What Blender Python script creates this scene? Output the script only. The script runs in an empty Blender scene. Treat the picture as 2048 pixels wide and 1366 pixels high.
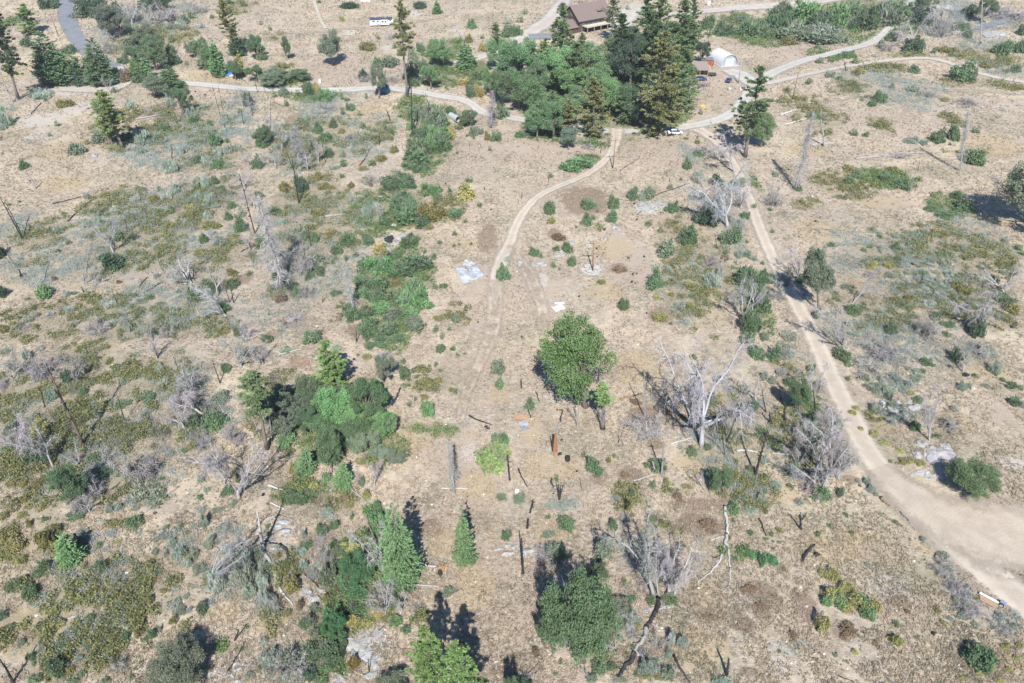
import bpy, math, random
import numpy as np
from mathutils import Vector, Matrix, Quaternion
R = math.radians
# ---------------------------------------------------------------- camera, sky, sun, exposure
F, PITCH, CAMH = 1500.0, R(36.5), 92.0          # focal length in pixels of a 2048 wide frame
cd = bpy.data.cameras.new("camera"); cam = bpy.data.objects.new("camera", cd)
bpy.context.scene.collection.objects.link(cam); bpy.context.scene.camera = cam
cd.sensor_width = 36; cd.lens = F / 2048 * 36; cd.clip_start = .5; cd.clip_end = 6000
cam.location = (0, 0, CAMH); cam.rotation_euler = (math.pi / 2 - PITCH, 0, 0)
SUN_EL, SUN_AZ = R(46), R(-1.5)                 # the sun stands behind the camera
world = bpy.data.worlds.new("World"); bpy.context.scene.world = world; world.use_nodes = True
wn = world.node_tree.nodes; sky = wn.new("ShaderNodeTexSky"); sky.sky_type = 'NISHITA'; sky.sun_disc = False
sky.sun_elevation = SUN_EL; sky.sun_rotation = math.pi - SUN_AZ; sky.air_density = 1.6; sky.dust_density = .6
bl = wn.new("ShaderNodeMix"); bl.data_type = 'RGBA'; bl.blend_type = 'MULTIPLY'; bl.inputs[0].default_value = 1; bl.inputs[7].default_value = (.58, .86, 1.22, 1)
world.node_tree.links.new(sky.outputs[0], bl.inputs[6]); world.node_tree.links.new(bl.outputs[2], wn["Background"].inputs[0]); wn["Background"].inputs[1].default_value = 0.05
sl = bpy.data.lights.new("sun", 'SUN'); sl.energy = 4.4; sl.angle = R(.5); sl.color = (1, .97, .935)
so = bpy.data.objects.new("sun", sl); bpy.context.scene.collection.objects.link(so)
sdir = Vector((math.sin(SUN_AZ) * math.cos(SUN_EL), math.cos(SUN_AZ) * math.cos(SUN_EL), -math.sin(SUN_EL)))
so.rotation_euler = sdir.to_track_quat('-Z', 'Y').to_euler(); so.location = (0, -100, 200)
vs = bpy.context.scene.view_settings; vs.view_transform = 'Standard'; vs.look = 'None'; vs.exposure = .87; vs.gamma = 1
cy_ = bpy.context.scene.cycles; cy_.max_bounces = 4; cy_.diffuse_bounces = 1; cy_.transparent_max_bounces = 8; cy_.volume_bounces = 0

C = bpy.context.scene.collection
rng = np.random.default_rng(7); random.seed(7)
# ---------------------------------------------------------------- terrain
cp, sp = math.cos(PITCH), math.sin(PITCH)
def flat_xy(px, py, z=0.0):
    v = (py - 683) / F; u = (px - 1024) / F
    dz = -(sp + v * cp); dy = cp - v * sp
    t = (z - CAMH) / dz
    return t * u, t * dy
CREEK = np.array([flat_xy(*p) for p in [(985,195),(930,240),(885,290),(850,340),(820,400),(795,450),(782,520),(778,600),(765,680),(735,720),(650,800),(600,900),(640,960),(700,1000),(700,1100),(690,1200),(688,1320),(690,1420),(700,1500)]])
def seg_dist(x, y, P):
    d = np.full(np.shape(x), 1e9)
    for a, b in zip(P[:-1], P[1:]):
        ab = b - a; L = ab @ ab
        t = np.clip(((x - a[0]) * ab[0] + (y - a[1]) * ab[1]) / L, 0, 1)
        d = np.minimum(d, np.hypot(x - a[0] - t * ab[0], y - a[1] - t * ab[1]))
    return d
def terrain(x, y):
    x = np.asarray(x, float); y = np.asarray(y, float)
    z = 0.026 * np.maximum(0, y - 235) + 0.9 * np.sin(x / 31 + 1.1) * np.sin(y / 27 + .4) + .5 * np.sin(x / 13 + y / 17) * np.sin(y / 11 - x / 23)
    z = z + np.minimum(40, .0000009 * np.maximum(0, np.hypot(x, y) - 420) ** 2.6)
    return z - 1.7 * np.exp(-(seg_dist(x, y, CREEK) / 5.5) ** 2)
def ground(px, py):
    z = 0.0
    for _ in range(8):
        x, y = flat_xy(px, py, z); z = .5 * z + .5 * float(terrain(x, y)) if _ > 4 else float(terrain(x, y))
    x, y = flat_xy(px, py, z)
    return Vector((x, y, float(terrain(x, y))))
def project(p):
    d = p[1] * cp - (p[2] - CAMH) * sp
    return 1024 + F * p[0] / d, 683 - F * ((p[2] - CAMH) * cp + p[1] * sp) / d
def scale_at(p):                                 # pixels per metre at a point
    return F / (p[1] * cp - (p[2] - CAMH) * sp)
def top_at(b, px, py):                           # point over b, in the plane facing the camera, seen at px,py
    u = (px - 1024) / F; v = (py - 683) / F
    d = Vector((u, cp - v * sp, -(sp + v * cp)))
    n = Vector((0, 1, 0)); t = b.y / d.y
    return Vector((0, 0, CAMH)) + d * t
# ---------------------------------------------------------------- mesh building
class G:
    def __init__(s): s.v = []; s.f = []; s.m = []; s.r = []; s.n = 0
    def add(s, V, Fc, mat=0, rnd=None):
        V = np.asarray(V, float).reshape(-1, 3); Fc = np.asarray(Fc, int)
        if Fc.ndim == 1: Fc = Fc[None]
        s.v.append(V); s.f.append(Fc + s.n); s.m.append(np.full(len(Fc), mat))
        if rnd is None: rnd = np.full(len(V), .5)
        s.r.append(np.broadcast_to(rnd, (len(V),))); s.n += len(V)
    def mesh(s, name, mats, smooth=False):
        me = bpy.data.meshes.new(name); V = np.concatenate(s.v)
        me.vertices.add(len(V)); me.vertices.foreach_set("co", V.astype(np.float32).ravel())
        loops = np.concatenate([f.ravel() for f in s.f]); tot = np.concatenate([np.full(len(f), f.shape[1]) for f in s.f])
        me.loops.add(len(loops)); me.loops.foreach_set("vertex_index", loops.astype(np.int32))
        me.polygons.add(len(tot)); st = np.concatenate([[0], np.cumsum(tot)[:-1]])
        me.polygons.foreach_set("loop_start", st.astype(np.int32)); me.polygons.foreach_set("loop_total", tot.astype(np.int32))
        for m in (mats if isinstance(mats, (list, tuple)) else [mats]): me.materials.append(m)
        me.polygons.foreach_set("material_index", np.concatenate(s.m).astype(np.int32))
        me.polygons.foreach_set("use_smooth", np.full(len(tot), smooth))
        a = me.attributes.new("rnd", 'FLOAT', 'POINT'); a.data.foreach_set("value", np.concatenate(s.r).astype(np.float32))
        me.update(calc_edges=True)
        return me
    def box(s, c, d, rz=0, mat=0, taper=1.0):
        c = np.array(c, float); hx, hy, hz = np.array(d) / 2
        V = np.array([[-hx,-hy,-hz],[hx,-hy,-hz],[hx,hy,-hz],[-hx,hy,-hz],[-hx*taper,-hy*taper,hz],[hx*taper,-hy*taper,hz],[hx*taper,hy*taper,hz],[-hx*taper,hy*taper,hz]])
        q = np.array([[math.cos(rz),math.sin(rz),0],[-math.sin(rz),math.cos(rz),0],[0,0,1]])
        s.add(V @ q + c, [[0,3,2,1],[4,5,6,7],[0,1,5,4],[1,2,6,5],[2,3,7,6],[3,0,4,7]], mat)
    def prism(s, poly, axis_pts, mat=0):         # poly: list of 3D points of one end; axis vector
        P = np.array(poly, float); n = len(P); V = np.concatenate([P, P + np.array(axis_pts)])
        s.add(V, [[i, (i + 1) % n, (i + 1) % n + n, i + n] for i in range(n)], mat)
        for f in (list(range(n))[::-1], list(range(n, 2 * n))): s.f.append(np.array([f]) + s.n - 2 * n); s.m.append(np.array([mat]))
    def tube(s, P, rad, k=5, mat=0, rnd=None, cap=True):
        P = np.asarray(P, float); n = len(P); rad = np.broadcast_to(rad, (n,))
        T = np.gradient(P, axis=0); T /= np.linalg.norm(T, axis=1)[:, None] + 1e-9
        ref = np.array([0, 0, 1.]) if abs(T[:, 2]).mean() < .8 else np.array([1., 0, 0])
        A = np.cross(T, ref); A /= np.linalg.norm(A, axis=1)[:, None] + 1e-9; B = np.cross(T, A)
        th = np.arange(k) * 2 * math.pi / k
        V = P[:, None] + rad[:, None, None] * (np.cos(th)[None, :, None] * A[:, None] + np.sin(th)[None, :, None] * B[:, None])
        i = np.arange(n - 1)[:, None] * k; j = np.arange(k)[None]; j2 = (j + 1) % k
        Fc = np.stack([i + j, i + j2, i + k + j2, i + k + j], -1).reshape(-1, 4)
        s.add(V.reshape(-1, 3), Fc, mat, rnd)
        if cap:
            s.f.append(np.array([[s.n - k + q for q in range(k)]])); s.m.append(np.array([mat]))
            s.f.append(np.array([[s.n - n * k + q for q in range(k)][::-1]])); s.m.append(np.array([mat]))
    def leaves(s, c, a, b, mat=0, r=None, out=None, upb=0.0, sh=None):   # leaf-sized quads at c, half sizes a,b; out = preferred long direction
        n = len(c)
        if n == 0: return
        N = r.normal(size=(n, 3)); U = r.normal(size=(n, 3))
        if out is not None: U = out + .45 * U / np.linalg.norm(U, axis=1)[:, None]
        U[:, 2] += upb; U /= np.linalg.norm(U, axis=1)[:, None] + 1e-9
        W = np.cross(N, U); W /= np.linalg.norm(W, axis=1)[:, None] + 1e-9
        sz = r.uniform(.65, 1.35, (n, 1)); a = a * sz; b = b * sz
        V = np.stack([c - U * a, c + W * b - U * a * .1, c + U * a, c - W * b - U * a * .1], 1).reshape(-1, 3)
        rn = r.random(n) if sh is None else .45 * r.random(n) + .55 * sh
        s.add(V, np.arange(4 * n).reshape(-1, 4), mat, np.repeat(rn, 4))
    def ribbons(s, p, d, L, w, droop, nseg, mat=0, r=None):     # thin curved twigs, three-sided
        n = len(p)
        if n == 0: return
        d = d / (np.linalg.norm(d, axis=1)[:, None] + 1e-9); step = (L / nseg)[:, None]
        pts = [p]; dd = d.copy()
        for _ in range(nseg):
            dd = dd + r.normal(size=(n, 3)) * .16; dd[:, 2] -= droop; dd /= np.linalg.norm(dd, axis=1)[:, None]
            pts.append(pts[-1] + dd * step)
        A = np.cross(d, r.normal(size=(n, 3))); A /= np.linalg.norm(A, axis=1)[:, None] + 1e-9; B = np.cross(d, A)
        rings = []
        for q, P in enumerate(pts):
            ww = (w * (1 - .8 * q / nseg))[:, None]
            rings.append(np.stack([P + A * ww, P - A * ww * .5 + B * ww * .87, P - A * ww * .5 - B * ww * .87], 1))
        V = np.stack(rings, 1).reshape(n, -1, 3)
        base = np.arange(n)[:, None, None] * (3 * (nseg + 1)); Fl = []
        for q in range(nseg):
            for k in range(3):
                k2 = (k + 1) % 3; Fl.append([3 * q + k, 3 * q + k2, 3 * q + 3 + k2, 3 * q + 3 + k])
        Fc = (base + np.array(Fl)[None]).reshape(-1, 4)
        s.add(V.reshape(-1, 3), Fc, mat, np.repeat(r.random(n), 3 * (nseg + 1)))
        return pts
def unit(r, n, up=None):
    d = r.normal(size=(n, 3)); d /= np.linalg.norm(d, axis=1)[:, None]
    if up: d[:, 2] = np.abs(d[:, 2]) if up is True else np.maximum(d[:, 2], up); d /= np.linalg.norm(d, axis=1)[:, None]
    return d
# ---------------------------------------------------------------- materials
class NT:
    def __init__(s, name):
        s.m = bpy.data.materials.new(name); s.m.use_nodes = True; s.t = s.m.node_tree; s.n = s.t.nodes
        s.b = s.n["Principled BSDF"]; s.b.inputs["Roughness"].default_value = .85; s.b.inputs["Specular IOR Level"].default_value = .2
    def new(s, k, **kw):
        x = s.n.new(k)
        for a, v in kw.items(): setattr(x, a, v)
        return x
    def link(s, a, b): s.t.links.new(a, b)
    def put(s, sock, v):
        if hasattr(v, "is_output"): s.link(v, sock)
        else: sock.default_value = v
    def math(s, op, a, b=None, c=None, clamp=False):
        x = s.new("ShaderNodeMath", operation=op, use_clamp=clamp)
        for i, v in enumerate((a, b, c)):
            if v is not None: s.put(x.inputs[i], v)
        return x.outputs[0]
    def mix(s, f, a, b, mode='MIX'):
        x = s.new("ShaderNodeMix", data_type='RGBA', blend_type=mode); s.put(x.inputs[0], f)
        for i, v in ((6, a), (7, b)): s.put(x.inputs[i], (*v, 1) if isinstance(v, tuple) and len(v) == 3 else v)
        return x.outputs[2]
    def noise(s, scale, detail=4, rough=.55, vec=None, dist=0):
        x = s.new("ShaderNodeTexNoise"); x.inputs["Scale"].default_value = scale; x.inputs["Detail"].default_value = detail
        x.inputs["Roughness"].default_value = rough; x.inputs["Distortion"].default_value = dist
        if vec is not None: s.link(vec, x.inputs["Vector"])
        return x.outputs[0]
    def pos(s): return s.new("ShaderNodeNewGeometry").outputs["Position"]
    def obj(s): return s.new("ShaderNodeTexCoord").outputs["Object"]
    def attr(s, n): return s.new("ShaderNodeAttribute", attribute_name=n).outputs["Fac"]
    def step(s, v, lo, hi):
        x = s.new("ShaderNodeMapRange", interpolation_type='SMOOTHSTEP'); s.put(x.inputs[0], v); s.put(x.inputs[1], lo); s.put(x.inputs[2], hi)
        return x.outputs[0]
    def bump(s, h, strength=.5, dist=.1):
        x = s.new("ShaderNodeBump"); x.inputs[0].default_value = strength; x.inputs[1].default_value = dist; s.link(h, x.inputs["Height"]); s.link(x.outputs[0], s.b.inputs["Normal"])
    def color(s, v): s.put(s.b.inputs["Base Color"], (*v, 1) if isinstance(v, tuple) and len(v) == 3 else v)
def leaf_material(name, second=None, share=.0, transl=.27):
    t = NT(name); oi = t.new("ShaderNodeObjectInfo"); rnd = t.attr("rnd")
    c = t.mix(1.0, oi.outputs["Color"], t.mix(rnd, (.45,.50,.50), (1.55,1.50,1.35)), 'MULTIPLY')
    c = t.mix(t.math('MULTIPLY', t.noise(.9, 2, vec=t.pos()), .55), c, t.mix(1.0, oi.outputs["Color"], (1.5,1.25,.85), 'MULTIPLY'))
    if second: c = t.mix(t.math('GREATER_THAN', rnd, 1 - share), c, second)
    t.color(c); t.b.inputs["Roughness"].default_value = .65
    tr = t.new("ShaderNodeBsdfTranslucent"); t.link(c, tr.inputs[0]); mx = t.new("ShaderNodeMixShader"); mx.inputs[0].default_value = transl
    t.link(t.b.outputs[0], mx.inputs[1]); t.link(tr.outputs[0], mx.inputs[2]); t.link(mx.outputs[0], t.n["Material Output"].inputs[0])
    return t.m
M = {}
M['leaf'] = leaf_material("leaf"); M['leaf_fleck'] = leaf_material("leaf_fleck", (.42,.2,.04), .035)
M['needle'] = leaf_material("needle", (.16,.13,.09), .08, .15)
def bark(name, base=None, char=0.0):
    t = NT(name); oi = t.new("ShaderNodeObjectInfo"); col = oi.outputs["Color"] if base is None else (*base, 1)
    mp = t.new("ShaderNodeMapping"); t.link(t.obj(), mp.inputs[0]); mp.inputs["Scale"].default_value = (4, 4, .8)
    n = t.noise(2.0, 5, .65, mp.outputs[0]); c = t.mix(n, t.mix(1.0, col, (.55,.55,.56), 'MULTIPLY'), t.mix(1.0, col, (1.4,1.38,1.36), 'MULTIPLY'))
    if char: c = t.mix(t.step(t.noise(.7, 3, vec=t.pos()), .62 - char, .7 - char), c, (.025,.024,.026))
    t.color(c); t.bump(n, .6, .05); return t.m
M['bark'] = bark("bark", (.19,.165,.145)); M['deadwood'] = bark("deadwood", None, .04); M['burnt'] = bark("burnt", None, .12); M['bleached'] = bark("bleached", None)
M['pale_dead'] = bark('pale_dead', None, -.03); M['twig'] = bark("twig", (.30,.28,.27))
def plain(name, col, rough=.6, metal=0, var=.12, spec=.4, nscale=3):
    t = NT(name); n = t.noise(nscale, 4, .6, t.obj())
    t.color(t.mix(n, tuple(c * (1 - var) for c in col), tuple(min(1, c * (1 + var)) for c in col)))
    t.b.inputs["Roughness"].default_value = rough; t.b.inputs["Metallic"].default_value = metal; t.b.inputs["Specular IOR Level"].default_value = spec
    return t.m
# ---------------------------------------------------------------- ground, roads, water
def T(c, r, x, y): return 512 * c + x / 4, (0, 342, 684, 1024)[r] + y / 4
BLOBS = []                                       # filled from DATA: (type, x, y, rx, ry)
def blob_mask(kind, x, y):
    m = np.zeros(np.shape(x))
    for k, bx, by, rx, ry in BLOBS:
        if k == kind: m = np.maximum(m, 1.25 - np.hypot((x - bx) / rx, (y - by) / ry))
    return np.clip(m, 0, 1)
KINDS = ['o', 'p', 'y', 'b', 'g', 'r', 'd', 'w', 's']
def build_ground():
    D = np.concatenate([[-60, -20, 0, 12], np.geomspace(22, 700, 520), np.geomspace(760, 2600, 24)])
    U = np.concatenate([np.linspace(-2.5, -1.05, 14), np.linspace(-1, 1, 460), np.linspace(1.05, 2.5, 14)])
    X = U[None, :] * (np.abs(D)[:, None] * .72 + 42); Y = np.repeat(D[:, None], len(U), 1)
    Z = terrain(X, Y); nr, nc = X.shape
    g = G(); i = np.arange(nr - 1)[:, None] * nc; j = np.arange(nc - 1)[None]
    g.add(np.stack([X, Y, Z], -1), np.stack([i + j, i + j + 1, i + nc + j + 1, i + nc + j], -1).reshape(-1, 4))
    t = NT("dry_ground"); P = t.pos()
    big, mid, fine, grit = t.noise(.018, 3, .6, P), t.noise(.11, 5, .65, P, .6), t.noise(.9, 5, .7, P), t.noise(5.5, 4, .75, P)
    mp = t.new("ShaderNodeMapping"); t.link(P, mp.inputs[0]); mp.inputs["Rotation"].default_value = (0, 0, .5); mp.inputs["Scale"].default_value = (1, 4.5, 1)
    strk = t.noise(1.3, 4, .7, mp.outputs[0], .8)
    c = t.mix(t.step(mid, .36, .62), (.275,.215,.17), (.425,.345,.255))
    c = t.mix(t.step(big, .42, .58), c, t.mix(mid, (.275,.225,.195), (.37,.305,.25)))
    c = t.mix(t.math('MULTIPLY', t.step(t.noise(.035, 4, .6, P, .8), .52, .64), .75), c, (.475,.39,.28))
    c = t.mix(t.math('MULTIPLY', t.step(t.noise(.05, 4, .65, t.pos(), 2.0), .56, .68), .6), c, (.29,.215,.165))
    c = t.mix(t.math('MULTIPLY', t.step(fine, .46, .62), .7), c, (.49,.405,.30))
    c = t.mix(t.math('MULTIPLY', t.step(t.noise(.35, 4, .7, P), .5, .64), .7), c, (.225,.175,.13))
    c = t.mix(t.math('MULTIPLY', t.step(t.noise(.06, 4, .7, P), .48, .64), .5), c, (.20,.185,.115))
    c = t.mix(t.math('MULTIPLY', t.step(strk, .50, .64), .75), c, (.53,.455,.345))
    c = t.mix(t.math('MULTIPLY', t.step(grit, .55, .68), .35), c, (.17,.135,.10))
    c = t.mix(t.math('MULTIPLY', t.step(t.noise(3.4, 3, .7, P, 1.5), .57, .64), .7), c, (.56,.49,.39))
    c = t.mix(t.math('MULTIPLY', t.step(t.noise(2.4, 4, .75, P), .58, .68), .5), c, (.15,.14,.09))
    c = t.mix(t.math('MULTIPLY', t.step(t.noise(1.5, 5, .8, P, 1.2), .60, .66), .7), c, (.60,.55,.46))
    wob = t.math('MULTIPLY', t.math('SUBTRACT', t.noise(.45, 5, .75, P), .5), 1.5)
    def lay(c, a, ca, cb, amt=1.0, lo=.3, hi=.62):
        f = t.step(t.math('ADD', t.attr(a), wob), lo, hi)
        f = t.math('MULTIPLY', f, t.math('GREATER_THAN', t.attr(a), .01))
        return t.mix(t.math('MULTIPLY', f, amt), c, t.mix(t.step(grit, .4, .6), ca, cb))
    c = lay(c, 'd', (.40,.33,.265), (.33,.265,.21), .75)
    c = lay(c, 'y', (.45,.36,.225), (.31,.235,.14), .6)
    c = lay(c, 'p', (.50,.465,.42), (.36,.31,.26), .8)
    c = lay(c, 'w', (.50,.48,.44), (.44,.42,.38), .9)
    c = lay(c, 'b', (.215,.15,.11), (.14,.10,.075), .7)
    c = lay(c, 'r', (.29,.175,.11), (.2,.12,.075), .5)
    c = lay(c, 's', (.26,.245,.19), (.17,.165,.125), .3)
    c = lay(c, 'o', (.20,.175,.10), (.12,.11,.065), .3)
    c = lay(c, 'g', (.14,.17,.08), (.09,.12,.05), .55)
    t.color(c); t.b.inputs["Roughness"].default_value = .95; t.b.inputs["Specular IOR Level"].default_value = .05
    h = t.math('ADD', t.math('MULTIPLY', fine, 1.0), t.math('MULTIPLY', grit, .35))
    t.bump(h, .9, .28)
    me = g.mesh("ground", t.m, True)
    fx, fy = X.ravel(), Y.ravel()
    for k in KINDS:
        a = me.attributes.new(k, 'FLOAT', 'POINT'); a.data.foreach_set("value", blob_mask(k, fx, fy).astype(np.float32))
    o = bpy.data.objects.new("ground", me); C.objects.link(o); o["kind"] = "structure"
def smooth_path(P, W):
    P = np.array(P); W = np.array(W, float); out = []; ow = []
    for i in range(len(P) - 1):
        p0, p1, p2, p3 = P[max(i - 1, 0)], P[i], P[i + 1], P[min(i + 2, len(P) - 1)]
        n = max(2, int(np.linalg.norm(p2 - p1) / 1.6))
        for q in range(n):
            s = q / n; out.append(.5 * ((2 * p1) + (-p0 + p2) * s + (2 * p0 - 5 * p1 + 4 * p2 - p3) * s * s + (-p0 + 3 * p1 - 3 * p2 + p3) * s ** 3)); ow.append(W[i] * (1 - s) + W[i + 1] * s)
    out.append(P[-1]); ow.append(W[-1]); return np.array(out), np.array(ow)
def road_material(name, ca, cb, soft=.5, track=.0, rough=.95, crack=False):
    t = NT(name); P = t.pos(); u = t.attr("u"); au = t.math('ABSOLUTE', u)
    n1 = t.noise(.35, 5, .65, P); n2 = t.noise(4, 4, .7, P)
    c = t.mix(t.step(n1, .35, .65), ca, cb); c = t.mix(t.math('MULTIPLY', t.step(n2, .5, .7), .35), c, tuple(x * .72 for x in ca))
    if track:
        tr = t.math('SUBTRACT', 1, t.math('MULTIPLY', t.math('ABSOLUTE', t.math('SUBTRACT', au, .42)), 4.5), clamp=True)
        c = t.mix(t.math('MULTIPLY', tr, track), c, tuple(min(1, x * 1.22) for x in cb))
        md = t.math('SUBTRACT', 1, t.math('MULTIPLY', au, 5), clamp=True)
        c = t.mix(t.math('MULTIPLY', t.math('MULTIPLY', md, t.step(n1, .4, .6)), .5), c, (.40,.31,.22))
    t.color(c); t.b.inputs["Roughness"].default_value = rough; t.b.inputs["Specular IOR Level"].default_value = .08; t.bump(t.math('ADD', n2, n1), .5, .1)
    e = t.math('ADD', au, t.math('MULTIPLY', t.math('SUBTRACT', t.noise(.5, 5, .75, P), .5), soft * 1.6))
    f = t.step(e, 1 - soft, 1.0 if soft > .1 else .98)
    if soft > .9: f = t.math('MAXIMUM', f, t.step(t.noise(.25, 5, .7, P), .34, .66))
    tp = t.new("ShaderNodeBsdfTransparent"); mx = t.new("ShaderNodeMixShader"); t.link(f, mx.inputs[0]); t.link(t.b.outputs[0], mx.inputs[1]); t.link(tp.outputs[0], mx.inputs[2]); t.link(mx.outputs[0], t.n["Material Output"].inputs[0])
    return t.m
ROAD_N = [0]; ROADS_XY = []
def road(name, pts, widths, mat):
    W = list(widths) if isinstance(widths, (list, tuple)) else [widths]
    W = W + [W[-1]] * (len(pts) - len(W))
    P, W = smooth_path([tuple(ground(*p)[:2]) for p in pts], W)
    if mat.name != 'faint_track': ROADS_XY.append((P[::4] if len(P) > 8 else P, float(np.mean(W)) * .42))
    tg = np.gradient(P, axis=0); tg /= np.linalg.norm(tg, axis=1)[:, None]; nn = np.stack([-tg[:, 1], tg[:, 0]], -1)
    us = np.linspace(-1, 1, 11); XY = P[:, None] + nn[:, None] * (us[None, :, None] * W[:, None, None] / 2)
    ROAD_N[0] += 1; Z = terrain(XY[..., 0], XY[..., 1]) + .05 + .0003 * XY[..., 1] + ROAD_N[0] * .006
    n, k = XY.shape[:2]; g = G(); i = np.arange(n - 1)[:, None] * k; j = np.arange(k - 1)[None]
    g.add(np.concatenate([XY, Z[..., None]], -1), np.stack([i + j, i + k + j, i + k + j + 1, i + j + 1], -1).reshape(-1, 4)[:, ::-1])
    me = g.mesh(name, mat, True); a = me.attributes.new("u", 'FLOAT', 'POINT'); a.data.foreach_set("value", np.tile(us, n).astype(np.float32))
    o = bpy.data.objects.new(name, me); C.objects.link(o); o["kind"] = "structure"
def build_roads():
    asph = road_material("worn_asphalt", (.17,.18,.20), (.215,.225,.24), .08)
    grav = road_material("pale_gravel", (.365,.345,.315), (.44,.42,.38), .5, .25)
    dirt = road_material("dirt_track", (.385,.325,.265), (.465,.40,.325), .65, .5)
    faint = road_material("faint_track", (.36,.295,.235), (.45,.375,.30), .98, .7)
    pale = road_material("pale_dirt", (.375,.335,.295), (.44,.40,.355), .55, .2)
    road("asphalt_road", [(128,-30),(131,0),(134,35),(150,72),(172,98),(203,120),(240,137)], [8.2,8.2,8.2,7.2,6.6,6,5], asph)
    road("gravel_road", [(236,134),(252,150),(290,160),(350,165),(430,172),(500,178),(600,181),(700,179),(765,176),(820,182),(880,192),(940,206),(985,228),(1045,240),(1120,252),(1210,262),(1290,262),(1355,256),(1420,244),(1465,226),(1492,196),(1508,172),(1545,146),(1600,124),(1660,108),(1730,90),(1775,62),(1805,32),(1828,0),(1840,-25)], [4.5,5]+[5.6]*4+[6.2]*15+[8,7,6.4,6,6,6.4,6.4,6.4], grav)
    road("yard_driveway", [(262,152),(248,168),(225,178),(180,180),(120,178)], [5,8,9,9,6], pale)
    road("dirt_driveway", [(1234,258),(1231,285),(1218,312),(1180,345),(1130,368),(1085,388),(1052,418),(1032,452),(1018,490),(1003,520),(993,550),(992,578),(988,610)], [7,5,3.8,3.6,3.6,3.6,3.6,3.8,4.4,5.2,5,4,1.2], dirt)
    road("loop_track", [(1022,490),(1038,520),(1056,545),(1072,580),(1085,620),(1085,660)], [2.5,4,5,5,4,3.5], faint)
    road("grass_track", [(992,560),(985,660),(962,720),(935,780),(920,840)], [6,5,3.6,3,2.4], faint)
    road("dirt_road", [(1395,258),(1432,282),(1462,322),(1484,362),(1502,408),(1520,458),(1545,515),(1572,568),(1600,620),(1632,682),(1662,752),(1700,830),(1738,905),(1800,985),(1880,1060),(1960,1130),(2060,1215),(2200,1310)], [7.5,6.2,5,4.8,4.8,4.8,5,5.3,5.7,6.2,6.4,6.6,7.2,8.4,9.4,10,10,9], dirt)
    turn = road_material("dirt_clearing", (.36,.30,.24), (.425,.36,.29), .6, .0); tn = turn.node_tree; bs = tn.nodes["Principled BSDF"]; src = bs.inputs["Base Color"].links[0].from_socket
    cc = ground(2120, 1180); gm = tn.nodes.new("ShaderNodeNewGeometry"); mp = tn.nodes.new("ShaderNodeMapping"); mp.inputs["Location"].default_value = (-cc.x, -cc.y, 0); wv = tn.nodes.new("ShaderNodeTexWave"); wv.wave_type = 'RINGS'; wv.rings_direction = 'Z'; wv.inputs["Scale"].default_value = .55; wv.inputs["Distortion"].default_value = 9; wv.inputs["Detail"].default_value = 3; wv.inputs["Detail Scale"].default_value = .6
    mr = tn.nodes.new("ShaderNodeMapRange"); mr.inputs[1].default_value = .6; mr.inputs[2].default_value = 1; mr.inputs[4].default_value = .13; mx = tn.nodes.new("ShaderNodeMix"); mx.data_type = 'RGBA'; mx.inputs[7].default_value = (.27, .22, .175, 1)
    for p_, q_ in ((gm.outputs[0], mp.inputs[0]), (mp.outputs[0], wv.inputs[0]), (wv.outputs["Fac"], mr.inputs[0]), (mr.outputs[0], mx.inputs[0]), (src, mx.inputs[6]), (mx.outputs[2], bs.inputs["Base Color"])): tn.links.new(p_, q_)
    road("dirt_turnaround", [(1755,935),(1830,1000),(1920,1052),(2010,1075),(2200,1085)], [5,10,15,19,20], turn)
    road("upper_dirt_road", [(1532,168),(1580,157),(1640,144),(1690,134),(1745,126),(1800,119),(1850,117),(1890,124),(1930,138),(1990,155),(2080,170)], [4,4,3.8,3.8,3.8,3.8,4,3.6,4,4,4], pale)
    road("farm_road", [(1330,30),(1400,24),(1470,17),(1540,12),(1620,5),(1720,-6)], [9,11,11,12,13,13], pale)
    road("house_driveway", [(905,128),(960,115),(1010,96),(1048,74),(1082,52),(1112,26),(1130,0),(1145,-22)], [6,7,7,9,13,12,10,9], pale)
    road("driveway_apron", [(1058,74),(1078,73),(1108,72)], [6,7,6], asph)
    road("trailer_track", [(560,66),(640,63),(700,58),(760,54),(830,44),(890,33),(912,14),(910,-10)], [5,6,7,8,7,4,3,3], faint)
    road("shed_driveway", [(1455,140),(1480,150),(1506,168)], [9,12,9], grav)
    road("house_yard", [(1235,62),(1250,35),(1275,12)], [12,16,12], pale)
    road("hillside_road", [(1955,60),(1990,48),(2030,36),(2080,24)], [4,5,5,5], asph)
    road("cross_path", [(1560,210),(1700,195),(1820,172),(1900,180),(2080,190)], [3,4,5,6,6], faint)
    road("foot_path", [(628,2),(634,20),(642,42),(652,58)], [2.4,2.2,2.2,2.4], dirt)
    t = NT("pond_water"); t.color((.03,.038,.028)); t.b.inputs["Roughness"].default_value = .12; t.b.inputs["Specular IOR Level"].default_value = .5; t.bump(t.noise(3, 3, vec=t.pos()), .1, .02)
    for px, py, rx, ry in ((684,1296,.8,1.9), (778,480,1.2,2.0), (776,594,1.3,1.8), (780,513,.9,1.6)):
        c = ground(px, py); g = G(); n = 28; z = c.z + (.32 if py > 1200 else .3)
        th = np.arange(n) * 2 * math.pi / n; rr = 1 + .14 * np.sin(3 * th + px) + .08 * np.sin(7 * th)
        g.add(np.stack([c.x + rx * rr * np.cos(th), c.y + ry * rr * np.sin(th), np.full(n, z)], -1), [list(range(n))])
        o = bpy.data.objects.new("creek_water", g.mesh("creek_water", t.m)); C.objects.link(o); o["kind"] = "structure"
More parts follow.
